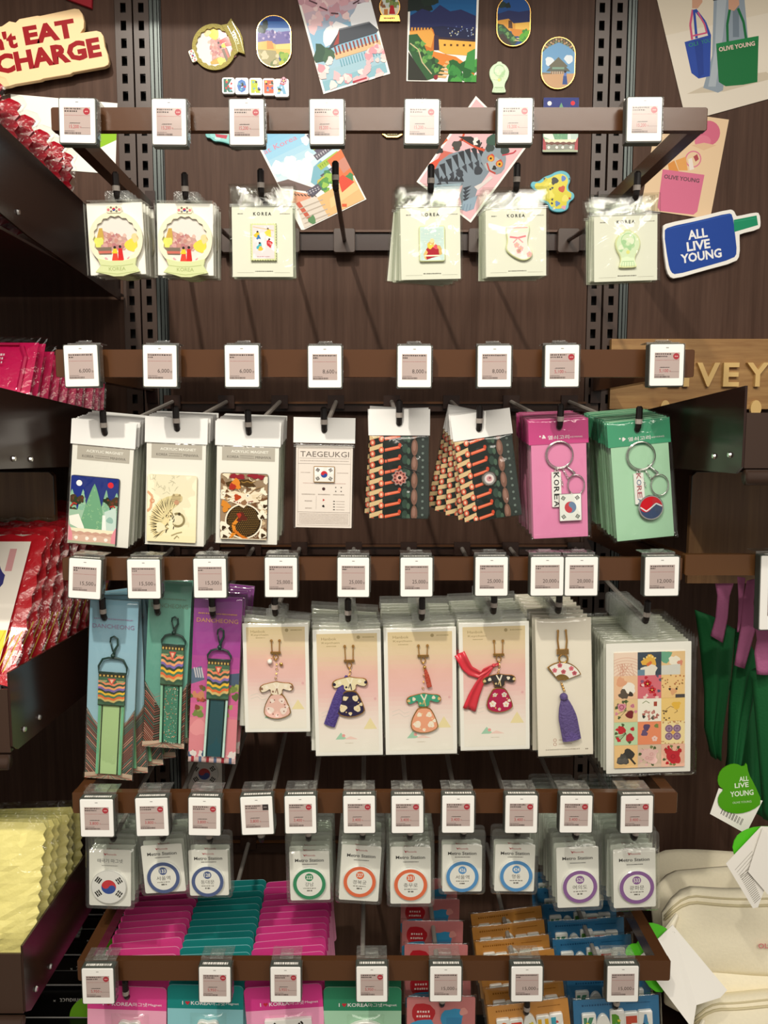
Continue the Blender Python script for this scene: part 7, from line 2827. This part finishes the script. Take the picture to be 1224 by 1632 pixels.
def tray(sx, pts, label, front=None, screws=(), extra_x=.7):
    """pts: side panel outline (y,z) seen from the middle bay"""
    X = sx * .475
    ys, zs = [p[0] for p in pts], [p[1] for p in pts]
    t = thing('shelf_tray', label, 'tray', (X, min(ys), min(zs)))
    ox, oy, oz = X, min(ys), min(zs)
    n = len(pts)
    vs = [(0, y - oy, z - oz) for y, z in pts] + [(sx * .003, y - oy, z - oz) for y, z in pts]
    fs = [tuple(range(n)), tuple(range(2 * n - 1, n - 1, -1))] + [(i, n + i, n + (i + 1) % n, (i + 1) % n) for i in range(n)]
    MB().add(vs, fs).build('side_panel', M_TRAY, t)
    zb = min(zs) + .012
    x0, x1 = sx * .0035, sx * extra_x
    MB().box(x0, 0.004, zb - oz, x1, 1.53 - oy, zb - oz + .004).build('tray_floor', M_TRAY, t)
    if front:
        zt = front
        MB().box(x0, 0, zb - oz - .0005, x1, .003, zt - oz).build('front_panel', M_TRAYF, t)
        m = MB().tube([(x0, -.004, zb - oz - .012), (x1, -.004, zb - oz - .012)], .010, 12)
        m.build('front_lip', M_TRAYF, t, smooth=True)
    for px, py in screws:
        q = PX(px, py, X)
        m = MB().tube([(-sx * .0005, q.y - oy, q.z - oz), (-sx * .003, q.y - oy, q.z - oz)], [.0042, .003], 10)
        m.build('screw', M_SILVER, t)
    return t


tray(-1, [(.90, 1.645), (1.10, 1.622), (1.5, 1.60), (1.5, 1.72), (.90, 1.752)], 'glossy brown shelf tray under the red crinkled packs', None, [(28, 338)])
tray(-1, [(.90, 1.306), (1.32, 1.293), (1.40, 1.30), (1.42, 1.384), (.90, 1.413)], 'dark glossy shelf tray under the pink pouches', 1.375, [(21, 731), (48, 732)])
tray(-1, [(.985, .935), (1.0, .925), (1.26, .915), (1.42, .915), (1.42, 1.018), (.985, 1.036)], 'dark shelf tray of the red snack packs', 1.013, [(38, 1162), (62, 1143)])
tray(-1, [(.985, .555), (1.0, .545), (1.23, .541), (1.44, .541), (1.44, .645), (.985, .652)], 'reddish brown shelf tray of the yellow packs', .64, [(57, 1576), (80, 1540)])
tray(1, [(.985, 1.306), (1.0, 1.297), (1.32, 1.293), (1.40, 1.30), (1.42, 1.384), (.985, 1.409)], 'dark glossy shelf tray before the wooden sign', 1.375, [(1139, 727), (1164, 725)])

# lit panels below the second trays
for sx, lab in ((-1, 'brown fascia panel below the pink pouch tray'), (1, 'brown fascia panel below the tray by the wooden sign')):
    Y = 1.27
    a = P(85 if sx < 0 else 1103, 752, Y)
    z1, z0 = a.z, P(600, 930, Y).z
    t = thing('fascia_panel', lab, 'panel', (a.x, Y, z0))
    h = z1 - z0
    pts = [(0, 0), (sx * .8, 0), (sx * .8, h), (sx * .006, h), (0, h - .006)]
    MB().prism(pts, 0, .01, .0012).build('panel_face', wood_mat('fascia_wood', '#66482f', '#80603f', rough=.4), t)
    MB().tube([(0, -.001, h * .62), (0, -.001, h - .007), (sx * .007, -.001, h), (sx * .10, -.001, h)], .0008, 6).build('edge_strip', M_ALU, t)

# wood veneer sign
c0, c1 = P(975, 540, 1.525), P(1224, 652, 1.525)
t = thing('wooden_sign', 'oak board sign with raised tan OLIVE YOUNG letters', 'sign', ((c0.x + c1.x) / 2, 1.538, c1.z))
hw, hh = .40, c0.z - c1.z
xo = c0.x - t.location.x
MB().box(xo, -.013, 0, xo + .8, 0, hh).build('board', wood_mat('oak', '#8a6238', '#b08a56', 5, (1.2, 10, 16), .45), t)
mt = mat('tan_letter', '#d9b676', .45)
LT = [('O', 1022, 1059), ('L', 1064, 1083), ('I', 1087, 1096), ('V', 1108, 1144), ('E', 1150, 1175), ('Y', 1187, 1222), ('O', 1240, 1277), ('U', 1283, 1314), ('N', 1322, 1356), ('G', 1362, 1398)]
SIGNY = 1.525
zt, zb = P(1100, 578.5, SIGNY).z, P(1100, 616.5, SIGNY).z


def solid_letter(ch, x0, x1, z0, z1, depth, parent, name='letter'):
    cu = bpy.data.curves.new('t', 'FONT')
    cu.body = ch
    cu.size = 1
    cu.resolution_u = 3
    cu.extrude = .5
    cu.offset = .025
    ob = bpy.data.objects.new('t', cu)
    COL.objects.link(ob)
    bpy.context.view_layer.update()
    me = bpy.data.meshes.new_from_object(ob.evaluated_get(bpy.context.evaluated_depsgraph_get()))
    bpy.data.objects.remove(ob)
    xs = [v.co.x for v in me.vertices]
    ys = [v.co.y for v in me.vertices]
    ax, bx, ay, by = min(xs), max(xs), min(ys), max(ys)
    vs = [(x0 + (v.co.x - ax) / (bx - ax) * (x1 - x0), -depth * (v.co.z + .5), z0 + (v.co.y - ay) / (by - ay) * (z1 - z0)) for v in me.vertices]
    fs = [tuple(p.vertices) for p in me.polygons]
    bpy.data.meshes.remove(me)
    return MB().add(vs, fs)


for ch, a, b in LT:
    xa, xb = P(a, 600, SIGNY).x - t.location.x, P(b, 600, SIGNY).x - t.location.x
    solid_letter(ch, xa, xb, zb - c1.z, zt - c1.z, .008, t).build('letter', mt, t, off=(0, -.0132, 0))
for a, b in ((1051, 1066), (1194, 1211)):
    xa, xb = P(a, 645, SIGNY).x - t.location.x, P(b, 645, SIGNY).x - t.location.x
    z0_, z1_ = P(1100, 664, SIGNY).z - c1.z, P(1100, 638, SIGNY).z - c1.z
    MB().prism(ell((xa + xb) / 2, (z0_ + z1_) / 2, (xb - xa) / 2, (z1_ - z0_) / 2, 20), -.02, -.0132).build('letter', mt, t)

# rail and large tag of the next bay
a, b = P(1089, 902, YF), P(1400, 902, YF)
z1, z0 = P(1100, 884, YF).z, P(1100, 917.5, YF).z
t = thing('merchandise_rack', 'brown rail of the next bay above the green tote bags', 'rack', (a.x, YF + .002, z0))
MB().prism(rrect(0.003, 0, b.x - a.x, z1 - z0, .0025, 3), 0, .012, .001).build('front_rail', mat('rail_amber', '#5a3a1e', .25), t)
MB().box(.003, .0125, .003, .016, 1.536 - YF, z1 - z0 - .003).build('side_arm', M_RAIL, t)
price_tag(((1214, 885), (1304, 885), (1302, 1003), (1210, 1003)), '9,900', 'plain', 'large white price tag beside the purple tote straps', 777, YF - .014)

# ---- pillow packs


def pillow(w_, h_, t_, seed, nx=14, nz=12, zig=0.0, wr=.004, top_zig=False):
    """soft sealed pack in the XZ plane, centre origin, metres"""
    m = MB()

    def prof(u, v):
        return (max(0, sin(pi * min(1, max(0, u)))) * max(0, sin(pi * min(1, max(0, v))))) ** .45

    def xy(u, v):
        zx = zig * (1 if int(round(v * nz)) % 2 else -1) if (u in (0.0, 1.0)) else 0
        zz = zig * (1 if int(round(u * nx)) % 2 else -1) if (v in (0.0, 1.0) and top_zig) else 0
        return (u - .5) * w_ + (zx if u > .5 else -zx), (v - .5) * h_ + zz

    def wob(u, v):
        e = min(1, 5 * min(u, 1 - u, v, 1 - v))
        q = noise.noise(Vector((u * 4 + seed * 3.1, v * 4, seed))) + abs(noise.noise(Vector((u * 9, v * 9 + seed, seed * 2.3))))
        return wr * q * (.35 + .65 * e)

    def fr(u, v):
        x, z = xy(u, v)
        return (x, -t_ / 2 * prof(u, v) - wob(u, v) - .0004, z)

    def bk(u, v):
        x, z = xy(u, v)
        return (x, t_ / 2 * prof(u, v) + .6 * wob(v, u) + .0004, z)
    return m.grid(fr, nx, nz, back=bk)


PITCHROT = lambda deg: rad(-deg)


def pack_row(name, cat, group, n, first, last, lean, build, lab):
    """first/last: centre points; lean in degrees backwards"""
    roots = []
    R = random.Random(len(name) + n)
    for i in range(n):
        f = i / max(1, n - 1)
        c = Vector(first).lerp(Vector(last), f) + Vector((R.uniform(-.003, .003), 0, R.uniform(-.004, .004)))
        rot = (rad(-lean(f)), rad(R.uniform(-1.5, 1.5)), rad(R.uniform(-2, 2)))
        if i == 0:
            r = thing(name, lab(0), cat, c, rot, group)
            build(r)
            roots.append(r)
        else:
            roots.append(dup(roots[0], c, rot, lab(i)))
    return roots


M_REDFOIL = mat('red_foil', '#a50c22', .22, coat=.5, bump=.9, bscale=55)
M_SNACK = mat('red_snack', '#c8202c', .28, coat=.4, bump=.5, bscale=60)
M_YEL = mat('yellow_foil', '#f2e592', .35, coat=.3, bump=.5, bscale=60)
M_YEL2 = mat('pale_yellow_foil', '#f0e6a0', .3, coat=.4, bump=.6, bscale=60)
M_PINK = mat('hot_pink_cloth', '#e0125e', .5, bump=.2, bscale=120)
M_CRINK = film_mat('crinkled_film', rough=.08, bump=1.0, bscale=60, gain=.8, base=.035)


def where(i, n, near='the front'):
    return f'{ORD[i + 1]} from {near}'


# red crinkled packs on the top tray
def b_red(r):
    pillow(.22, .15, .03, 3, 14, 16, .003, .012, True).build('foil', M_REDFOIL, r)
    pillow(.235, .165, .036, 5, 12, 12, .003, .009, True).build('clear_film', M_CRINK, r)


pack_row('crinkled_pack', 'pack', 'red crinkled packs on the top tray', 7, (-.635, 1.075, 1.782), (-.632, 1.40, 1.765), lambda f: 20 - 6 * f, b_red, lambda i: f'red crinkled foil pack on the top tray, {where(i, 7)} of its row')


# pink pouches
def b_pink(r):
    m = pillow(.30, .155, .014, 7, 16, 10, 0, .0015)
    b = m.build('pouch_body', M_PINK, r)
    A = Art(9)
    for z, a, c in ((9, 92, 110), (3, 94, 110), (-4, 90, 109)):
        A.dashes(a, z + 40, c, 4.2, '#f2d8dc', .4, .8)
    A.build('pouch_lettering', b, -.0128)
    mm = MB()
    mm.tube([(.128, -.003, .068), (.136, -.003, .05), (.134, -.003, -.06)], .004, 7)
    mm.tube([(-.14, -.006, .071), (.125, -.006, .071)], .0018, 6)
    mm.build('zip_edge', mat('zip_pink', '#c40e50', .4), r)
    pillow(.308, .175, .022, 11, 16, 12, 0, .005).build('clear_film', M_CRINK, r)


pack_row('zip_pouch', 'pouch', 'pink pouches in clear film', 10, (-.638, 1.115, 1.41), (-.642, 1.43, 1.385), lambda f: 27 - 14 * f, b_pink, lambda i: f'hot pink zip pouch in clear film, {where(i, 10)} of the pink row')


# red snack packs
def b_snack(r):
    b = pillow(.255, .23, .016, 13, 14, 14, .002, .003, True).build('foil', M_SNACK, r)
    A = Art(14)
    A.poly([(-118, 98), (112, 98), (108, -100), (-118, -100)], '#efe7da')
    A.poly([(-118, -40), (108, -40), (108, -100), (-118, -100)], '#edd24a')
    for k in range(13):
        A.line([(20 + 8 * k, -100), (34 + 8 * k, -40)], 1.4, '#c8b03c')
    A.blob(40, 30, 44, '#3a3a78', .1, 44)
    A.blob(40, -18, 44, '#3a3a78', .1, 44)
    A.blob(38, 30, 38, '#e8503c', .1, 44)
    A.blob(38, -18, 38, '#d8402c', .1, 44)
    A.rect(84, 50, 94, 86, '#d9a0a0')
    A.build('printed_panel_pattern', b, -.0128, M_PRINTG)
    pillow(.262, .245, .026, 15, 14, 14, .002, .006, True).build('clear_film', M_CRINK, r)


pack_row('snack_pack', 'snack', 'red snack packs in clear film', 9, (-.614, 1.08, 1.10), (-.618, 1.42, 1.105), lambda f: 35 - 24 * f, b_snack, lambda i: f'red edged snack pack in clear film, {where(i, 9)} of its row')


# yellow packs
def b_yel(r):
    pillow(.20, .20, .024, 17, 14, 24, .0022, .006).build('foil', M_YEL, r)
    pillow(.206, .222, .028, 19, 12, 14, .0025, .006).build('clear_film', M_CRINK, r)


pack_row('yellow_pack', 'pack', 'yellow packs on the low tray', 6, (-.582, 1.06, .68), (-.595, 1.24, .612), lambda f: 14 - 5 * f, b_yel, lambda i: f'pale yellow pack with a zigzag edge, {where(i, 6)} of the yellow row')

# clear dividers beside the yellow packs
for (xa, ya, xb, yb), lab in (((78, 1334, 113, 1301), 'upper clear shelf divider behind the yellow packs'), ((100, 1378, 128, 1328), 'lower clear shelf divider by the flag disc packs'), ((-40, 1300, 32, 1300), 'grey rear divider bar above the yellow packs')):
    Y0, Y1 = 1.36, 1.50
    a = P(xa, ya, Y0)
    b = P(xb, yb, Y1 if xa > 0 else Y0 + .001)
    t = thing('shelf_divider', lab, 'divider', a)
    d = b - a
    m = MB()
    if abs(d.y) > .01:
        m.add([(0, 0, 0), (.016, 0, 0), (.016 + d.x, d.y, d.z), (d.x, d.y, d.z), (0, 0, -.006), (.016, 0, -.006), (.016 + d.x, d.y, d.z - .006), (d.x, d.y, d.z - .006)], [(0, 1, 2, 3), (4, 7, 6, 5), (0, 4, 5, 1), (1, 5, 6, 2), (2, 6, 7, 3), (3, 7, 4, 0)])
    else:
        m.box(0, 0, -.012, d.x, .02, 0)
    m.build('bar', mat('frosted_bar', '#8c8a84', .3, coat=.4), t)
a = P(98, 1392, 1.42)
t = thing('label_card', 'pale card lying on the tray behind the yellow packs', 'card', a)
MB().box(-.03, -.04, 0, .035, .04, .002).build('card', mat('pale_card', '#d8d4be', .5), t)

# black stacked boxes at the foot of the bay
ROWY = [(1.46, 1457, 't'), (1.42, 1480, 'g'), (1.37, 1502, 't'), (1.33, 1521, 'g'), (1.29, 1547, 't'), (1.25, 1569, 'g'), (1.215, 1598, 't'), (1.175, 1621, 'g'), (1.14, 1648, 't')]
BKB = mat('black_box', '#0c0c0e', .3, coat=.2)
box0 = {}
for i, (Y, py, kd) in enumerate(ROWY):
    q = P(140, py, Y)
    lab = f'black carton with {"white lettering" if kd == "t" else "a green disc"}, {ORD[i + 1]} from the back of the low row'
    loc = (-.515, Y, q.z)
    if kd not in box0:
        t = thing('black_carton', lab, 'box', loc, (0, 0, 0), 'black cartons at the foot of the bay')
        MB().prism(rrect(-.115, -.30, .115, 0, .002, 2), 0, .034, .0008).build('carton', BKB, t)
        MB().box(-.113, -.0008, -.0016, .113, .0004, 0.0003).build('lit_edge_line', mat('lit_edge_grey', '#b5b3ae', .4), t)  # pale strip stands in for light caught along the top edge
        A = Art(30 + i)
        if kd == 't':
            A.text('miniduct', 10, 4.5, 9, '#d9d7cf', 44, rot=180)
            A.text('×', -21, 4.0, 4, '#d9d7cf', rot=180)
        else:
            pts = [(62 + 42 * cos(rad(a)), -1 + 40 * sin(rad(a))) for a in range(0, 181, 8)]
            A.poly([(x, z - 0) for x, z in pts], '#6aa524')
        A.build('lettering' if kd == 't' else 'disc_print', t, -.0012 if kd == 't' else -.0012, None, (0, 0, -.0345 if False else 0))
        box0[kd] = t
    else:
        dup(box0[kd], loc, (0, 0, 0), lab)

# ---- tote bags hanging under the rail of the next bay


def drape(name, left, right, Y, bulge, m, parent, folds=2, amp=.006, nx=12, nz=16, off=None):
    """cloth between two edge lines given as picture points at distance Y"""
    L = [P(x, y, Y) for x, y in left]
    Rr = [P(x, y, Y) for x, y in right]

    def on(pl, v):
        f = v * (len(pl) - 1)
        i = min(int(f), len(pl) - 2)
        return pl[i].lerp(pl[i + 1], f - i)
    o = parent.location

    def fn(s_):
        def g(u, v):
            p = on(L, v).lerp(on(Rr, v), u)
            e = sin(pi * u)
            return (p.x - o.x, p.y - o.y + s_ * bulge * e ** .6 + amp * sin(folds * 2 * pi * u + 2.5 * v) * (.3 + v) * e, p.z - o.z)
        return g
    return MB().grid(fn(-1), nx, nz, back=fn(1)).build(name, m, parent, smooth=True)


M_GREENC = mat('green_canvas', '#075a2b', .75, bump=.15, bscale=250)
M_MAUVE = mat('mauve_webbing', '#a65c84', .8, bump=.2, bscale=260)
TB = [
    (1.30, [(1107, 972), (1114, 1020), (1122, 1100), (1122, 1160), (1133, 1205)], [(1140, 984), (1172, 1003), (1164, 1090), (1152, 1170), (1146, 1206)], 'dark green tote bag hanging nearest the sticker sheets'),
    (1.22, [(1172, 1000), (1168, 1060), (1162, 1120), (1160, 1190), (1158, 1246)], [(1214, 1058), (1206, 1090), (1192, 1160), (1180, 1215), (1170, 1250)], 'narrow folded green tote bag over the clover tag'),
    (1.17, [(1196, 1070), (1202, 1130), (1208, 1200), (1212, 1250), (1216, 1305)], [(1262, 1060), (1262, 1120), (1262, 1190), (1262, 1250), (1262, 1300)], 'bright green tote bag cut by the photo edge'),
    (1.33, [(1160, 1090), (1172, 1130), (1176, 1180), (1180, 1230), (1184, 1290)], [(1216, 1080), (1220, 1130), (1224, 1190), (1226, 1240), (1226, 1300)], 'shadowed green tote bag at the rear of the tote row'),
]
STR = [
    [([(1138, 919), (1143, 950), (1140, 985), (1132, 1013)], [(1173, 919), (1163, 950), (1160, 985), (1152, 1025)])],
    [([(1175, 919), (1177, 960), (1176, 990), (1174, 1007)], [(1188, 921), (1184, 960), (1181, 990), (1178, 1007)]), ([(1190, 926), (1183, 960), (1180, 1000), (1170, 1060)], [(1206, 922), (1201, 960), (1204, 1005), (1187, 1066)])],
    [([(1204, 1000), (1206, 1020), (1202, 1040), (1206, 1075)], [(1236, 990), (1236, 1010), (1236, 1040), (1236, 1075)])],
    [],
]
for k, ((Y, L, R_, lab), ss) in enumerate(zip(TB, STR)):
    t = thing('tote_bag', lab, 'bag', P(L[0][0], L[0][1], Y))
    drape('bag_body', L, R_, Y, .014, M_GREENC, t, 2, .007)
    for l, r in ss:
        drape('strap', l, r, Y - .03 if Y < 1.3 else Y - .02, .0018, M_MAUVE, t, 1, .001, 8, 12)
    if k < 2:
        A = Art(k + 60)
        o = P(*[(1154, 1095), (1176, 1130)][k], Y)
        A.dashes(-14, 0, 14, 5, '#7aa08c', .4, .8)

# swing tags
def leaf_outline(o):
    return smooth_closed(o.q((1186, 1213), (1182, 1222), (1170, 1216), (1158, 1218), (1146, 1226), (1141, 1240), (1144, 1252), (1153, 1257), (1144, 1268), (1144, 1280), (1150, 1288), (1162, 1294), (1180, 1296), (1200, 1290), (1215, 1278), (1200, 1248), (1190, 1232)), 1)


o = OnWall('swing_tag', 'green clover shaped ALL LIVE YOUNG swing tag with a white barcode slip', 'tag', 1176, 1262, 1.16)
sl = o.body(o.q((1145, 1256), (1216, 1276), (1192, 1329), (1133, 1297)), .0006, 'barcode_slip', M_WHITE)
A = Art(70)
for k in range(22):
    x, y = 1152 + k * 1.55, 1292 + k * .85
    if k % 3 != 1:
        A.line(o.q((x + 2, y - 5), (x - 2, y + 5)), A.r.uniform(.5, 1.2), '#2c2a28')
A.build('barcode_print', sl, -.0008)
lf = o.body(leaf_outline(o), .0016, 'clover', mat('clover_green', '#4c9c10', .35), y1=-.001)
A = Art(71)
for tx, x, y, wd, h in (('ALL', 1183, 1240, 15, 8), ('LIVE', 1180, 1250, 22, 8), ('YOUNG', 1181, 1263, 37, 9)):
    A.text(tx, *o.q((x, y))[0], h * o.sx, '#e4efdc', wd * o.sx, rot=6, bold=.02)
A.text('OLIVE YOUNG', *o.q((1182, 1277))[0], 3.4 * o.sx, '#cfe2c0', 30 * o.sx, rot=5)
A.build('clover_lettering', lf, -.0028)

o = OnWall('swing_tag', 'folded white care tag with a green clover behind it above the cream pouches', 'tag', 1200, 1370, 1.12)
o.body(smooth_closed(o.q((1168, 1358), (1172, 1338), (1186, 1326), (1206, 1320), (1240, 1320), (1250, 1380), (1220, 1400), (1184, 1384)), 1), .0016, 'clover', mat('clover_bright', '#58c828', .35), y1=.006)
sl = o.body(o.q((1210, 1317), (1236, 1318), (1226, 1400), (1212, 1446), (1204, 1448), (1157, 1376)), .0006, 'inner_leaf', M_WHITE)
A = Art(72)
for k in range(5):
    A.line(o.q((1172 + 3 * k, 1386 + 4 * k), (1198 + 1.2 * k, 1356 + 5 * k)), .5, '#8c877c')
for k in range(17):
    A.line(o.q((1180 + 1.6 * k, 1396 + 2.7 * k), (1194 + 1.3 * k, 1384 + 2.9 * k)), .8, '#8c877c')
A.build('care_lettering', sl, -.0009)
o.body(o.q((1210, 1317), (1260, 1390), (1258, 1460), (1191, 1387)), .0006, 'front_leaf', M_WHITE, y1=-.004)

# ---- cream pouches
M_CREAMC = mat('cream_canvas', '#f5ecd0', .7, bump=.15, bscale=200, vary=.05)


def cream(label, px0, px1, py0, py1, Y, th, seed, sag=.02, tilt=8, zip_=False, text=None):
    a, b = P(px0, py0, Y), P(px1, py1, Y)
    w_, h_ = b.x - a.x, a.z - b.z
    t = thing('cream_pouch', label, 'pouch', ((a.x + b.x) / 2, Y, (a.z + b.z) / 2), (rad(-tilt), 0, 0), 'cream zip pouches')
    m = MB()

    def edge(u, v):
        r = .15
        x = (u - .5) * w_
        top = h_ / 2 - h_ * .35 * max(0, 1 - u / r) ** 2.2 - h_ * .35 * max(0, 1 - (1 - u) / r) ** 2.2 + .004 * sin(u * 9 + seed)
        bot = -h_ / 2 + h_ * .12 * max(0, 1 - u / .12) ** 2 + h_ * .12 * max(0, 1 - (1 - u) / .12) ** 2
        return x, bot + (top - bot) * v

    def fr(u, v):
        x, z = edge(u, v)
        b_ = (max(0, sin(pi * u)) ** .35) * (max(0, sin(pi * (.12 + .82 * v))) ** .5)
        return (x, -th / 2 * b_ - .006 * noise.noise(Vector((u * 3 + seed, v * 3, seed))) - .003, z)

    def bk(u, v):
        x, z = edge(u, v)
        return (x, th / 2 * max(0, sin(pi * u) * sin(pi * v)) ** .4 + .003, z)
    body = m.grid(fr, 24, 14, back=bk).build('pouch_body', M_CREAMC, t, smooth=True)
    if zip_:
        pth = []
        for i in range(30):
            u = .005 + .95 * i / 29
            p = fr(u, .86)
            pth.append((p[0], p[1] - .001, p[2]))
        MB().tube(pth, .0022, 6).build('zip', mat('zip_cream', '#d8cca4', .5), t, smooth=True)
        pth2 = [(fr(.005 + .95 * i / 29, .93)[0], fr(.005 + .95 * i / 29, .93)[1] - .001, fr(.005 + .95 * i / 29, .93)[2]) for i in range(30)]
        MB().tube(pth2, .0015, 6).build('seam', mat('seam_cream', '#d5c9a2', .6), t, smooth=True)
        p = Vector(fr(.03, .84)) + Vector((0, -.012, 0))
        MB().tube([p + Vector((.006, 0, .006)), p + Vector((-.006, -.002, -.012)), p + Vector((-.026, -.003, -.034))], [.003, .006, .005], 8).build('zip_pull', mat('pull_cloth', '#fbf3dc', .6), t)
    if text:
        A = Art(5)
        A.text(text, 0, 0, 8.5, '#d98a86', 88, bold=.03)
        q = fr(*zip_text_uv)
        A.build('lettering', body, 0, None, (q[0], q[1] - .008, q[2]))
    return t


zip_text_uv = (.475, .40)
cream('large cream zip pouch with a hanging zip pull and pink lettering', 1058, 1420, 1418, 1538, 1.29, .06, 2, tilt=10, zip_=True, text='OLIVE YOUNG')
cream('cream pouch lying behind the large zip pouch', 1040, 1400, 1392, 1500, 1.38, .05, 4, tilt=25)
cream('flat cream pouch at the back of the cream pile', 1020, 1400, 1364, 1450, 1.46, .05, 6, tilt=35)
cream('cream pouch under the large zip pouch', 1060, 1430, 1530, 1605, 1.28, .07, 8, tilt=10)
cream('lowest cream pouch with stitched ridges in front of the pile', 1100, 1430, 1590, 1690, 1.22, .07, 10, tilt=20, zip_=True)

# slip and clover lie against the pile, sloping towards the viewer


def lying(name, pts, Yf, th, m, parent):
    o = parent.location
    fr = [P(x, y, Yf(y)) - o for x, y in pts]
    n = len(fr)
    ar = sum(fr[i].x * fr[(i + 1) % n].z - fr[(i + 1) % n].x * fr[i].z for i in range(n))
    if ar < 0:
        fr = fr[::-1]
    vs = fr + [p + Vector((0, th, -th * .3)) for p in fr]
    fs = [tuple(range(n)), tuple(range(2 * n - 1, n - 1, -1))] + [(i, n + i, n + (i + 1) % n, (i + 1) % n) for i in range(n)]
    return MB().add(vs, fs).build(name, m, parent)


Yf = lambda y: 1.235 - (y - 1474) / 166 * .135
t = thing('swing_tag', 'blank white swing tag over a green clover before the cream pouches', 'tag', P(1080, 1560, 1.17))
cl = [(1066, 1482), (1052, 1474), (1036, 1470), (1022, 1474), (1014, 1488), (1018, 1504), (1004, 1504), (996, 1516), (1000, 1530), (1020, 1552), (1040, 1580), (1060, 1582), (1080, 1540)]
lying('clover', smooth_closed(cl, 1), lambda y: Yf(y) + .012, .0016, mat('clover_bright'), t)
lying('slip', [(1072, 1474), (1159, 1578), (1148, 1590), (1110, 1602), (1104, 1640), (1018, 1526)], Yf, .0012, M_WHITE, t)
lying('eyelet', ell(1073.5, 1487, 2.2, 2.6, 10), lambda y: Yf(y) - .0008, .0006, mat('eyelet_grey', '#6a6a5c'), t)

# deep shelf that carries the cream pouches
t = thing('shelf_board', 'brown shelf board under the cream pouches', 'shelf', (.50, 1.08, .235))
MB().box(0, 0, 0, .9, .45, .02).build('board', M_TRAYF, t)
MB().box(0, -.004, -.03, .9, -.0005, .022).build('front_edge', M_TRAYF, t)
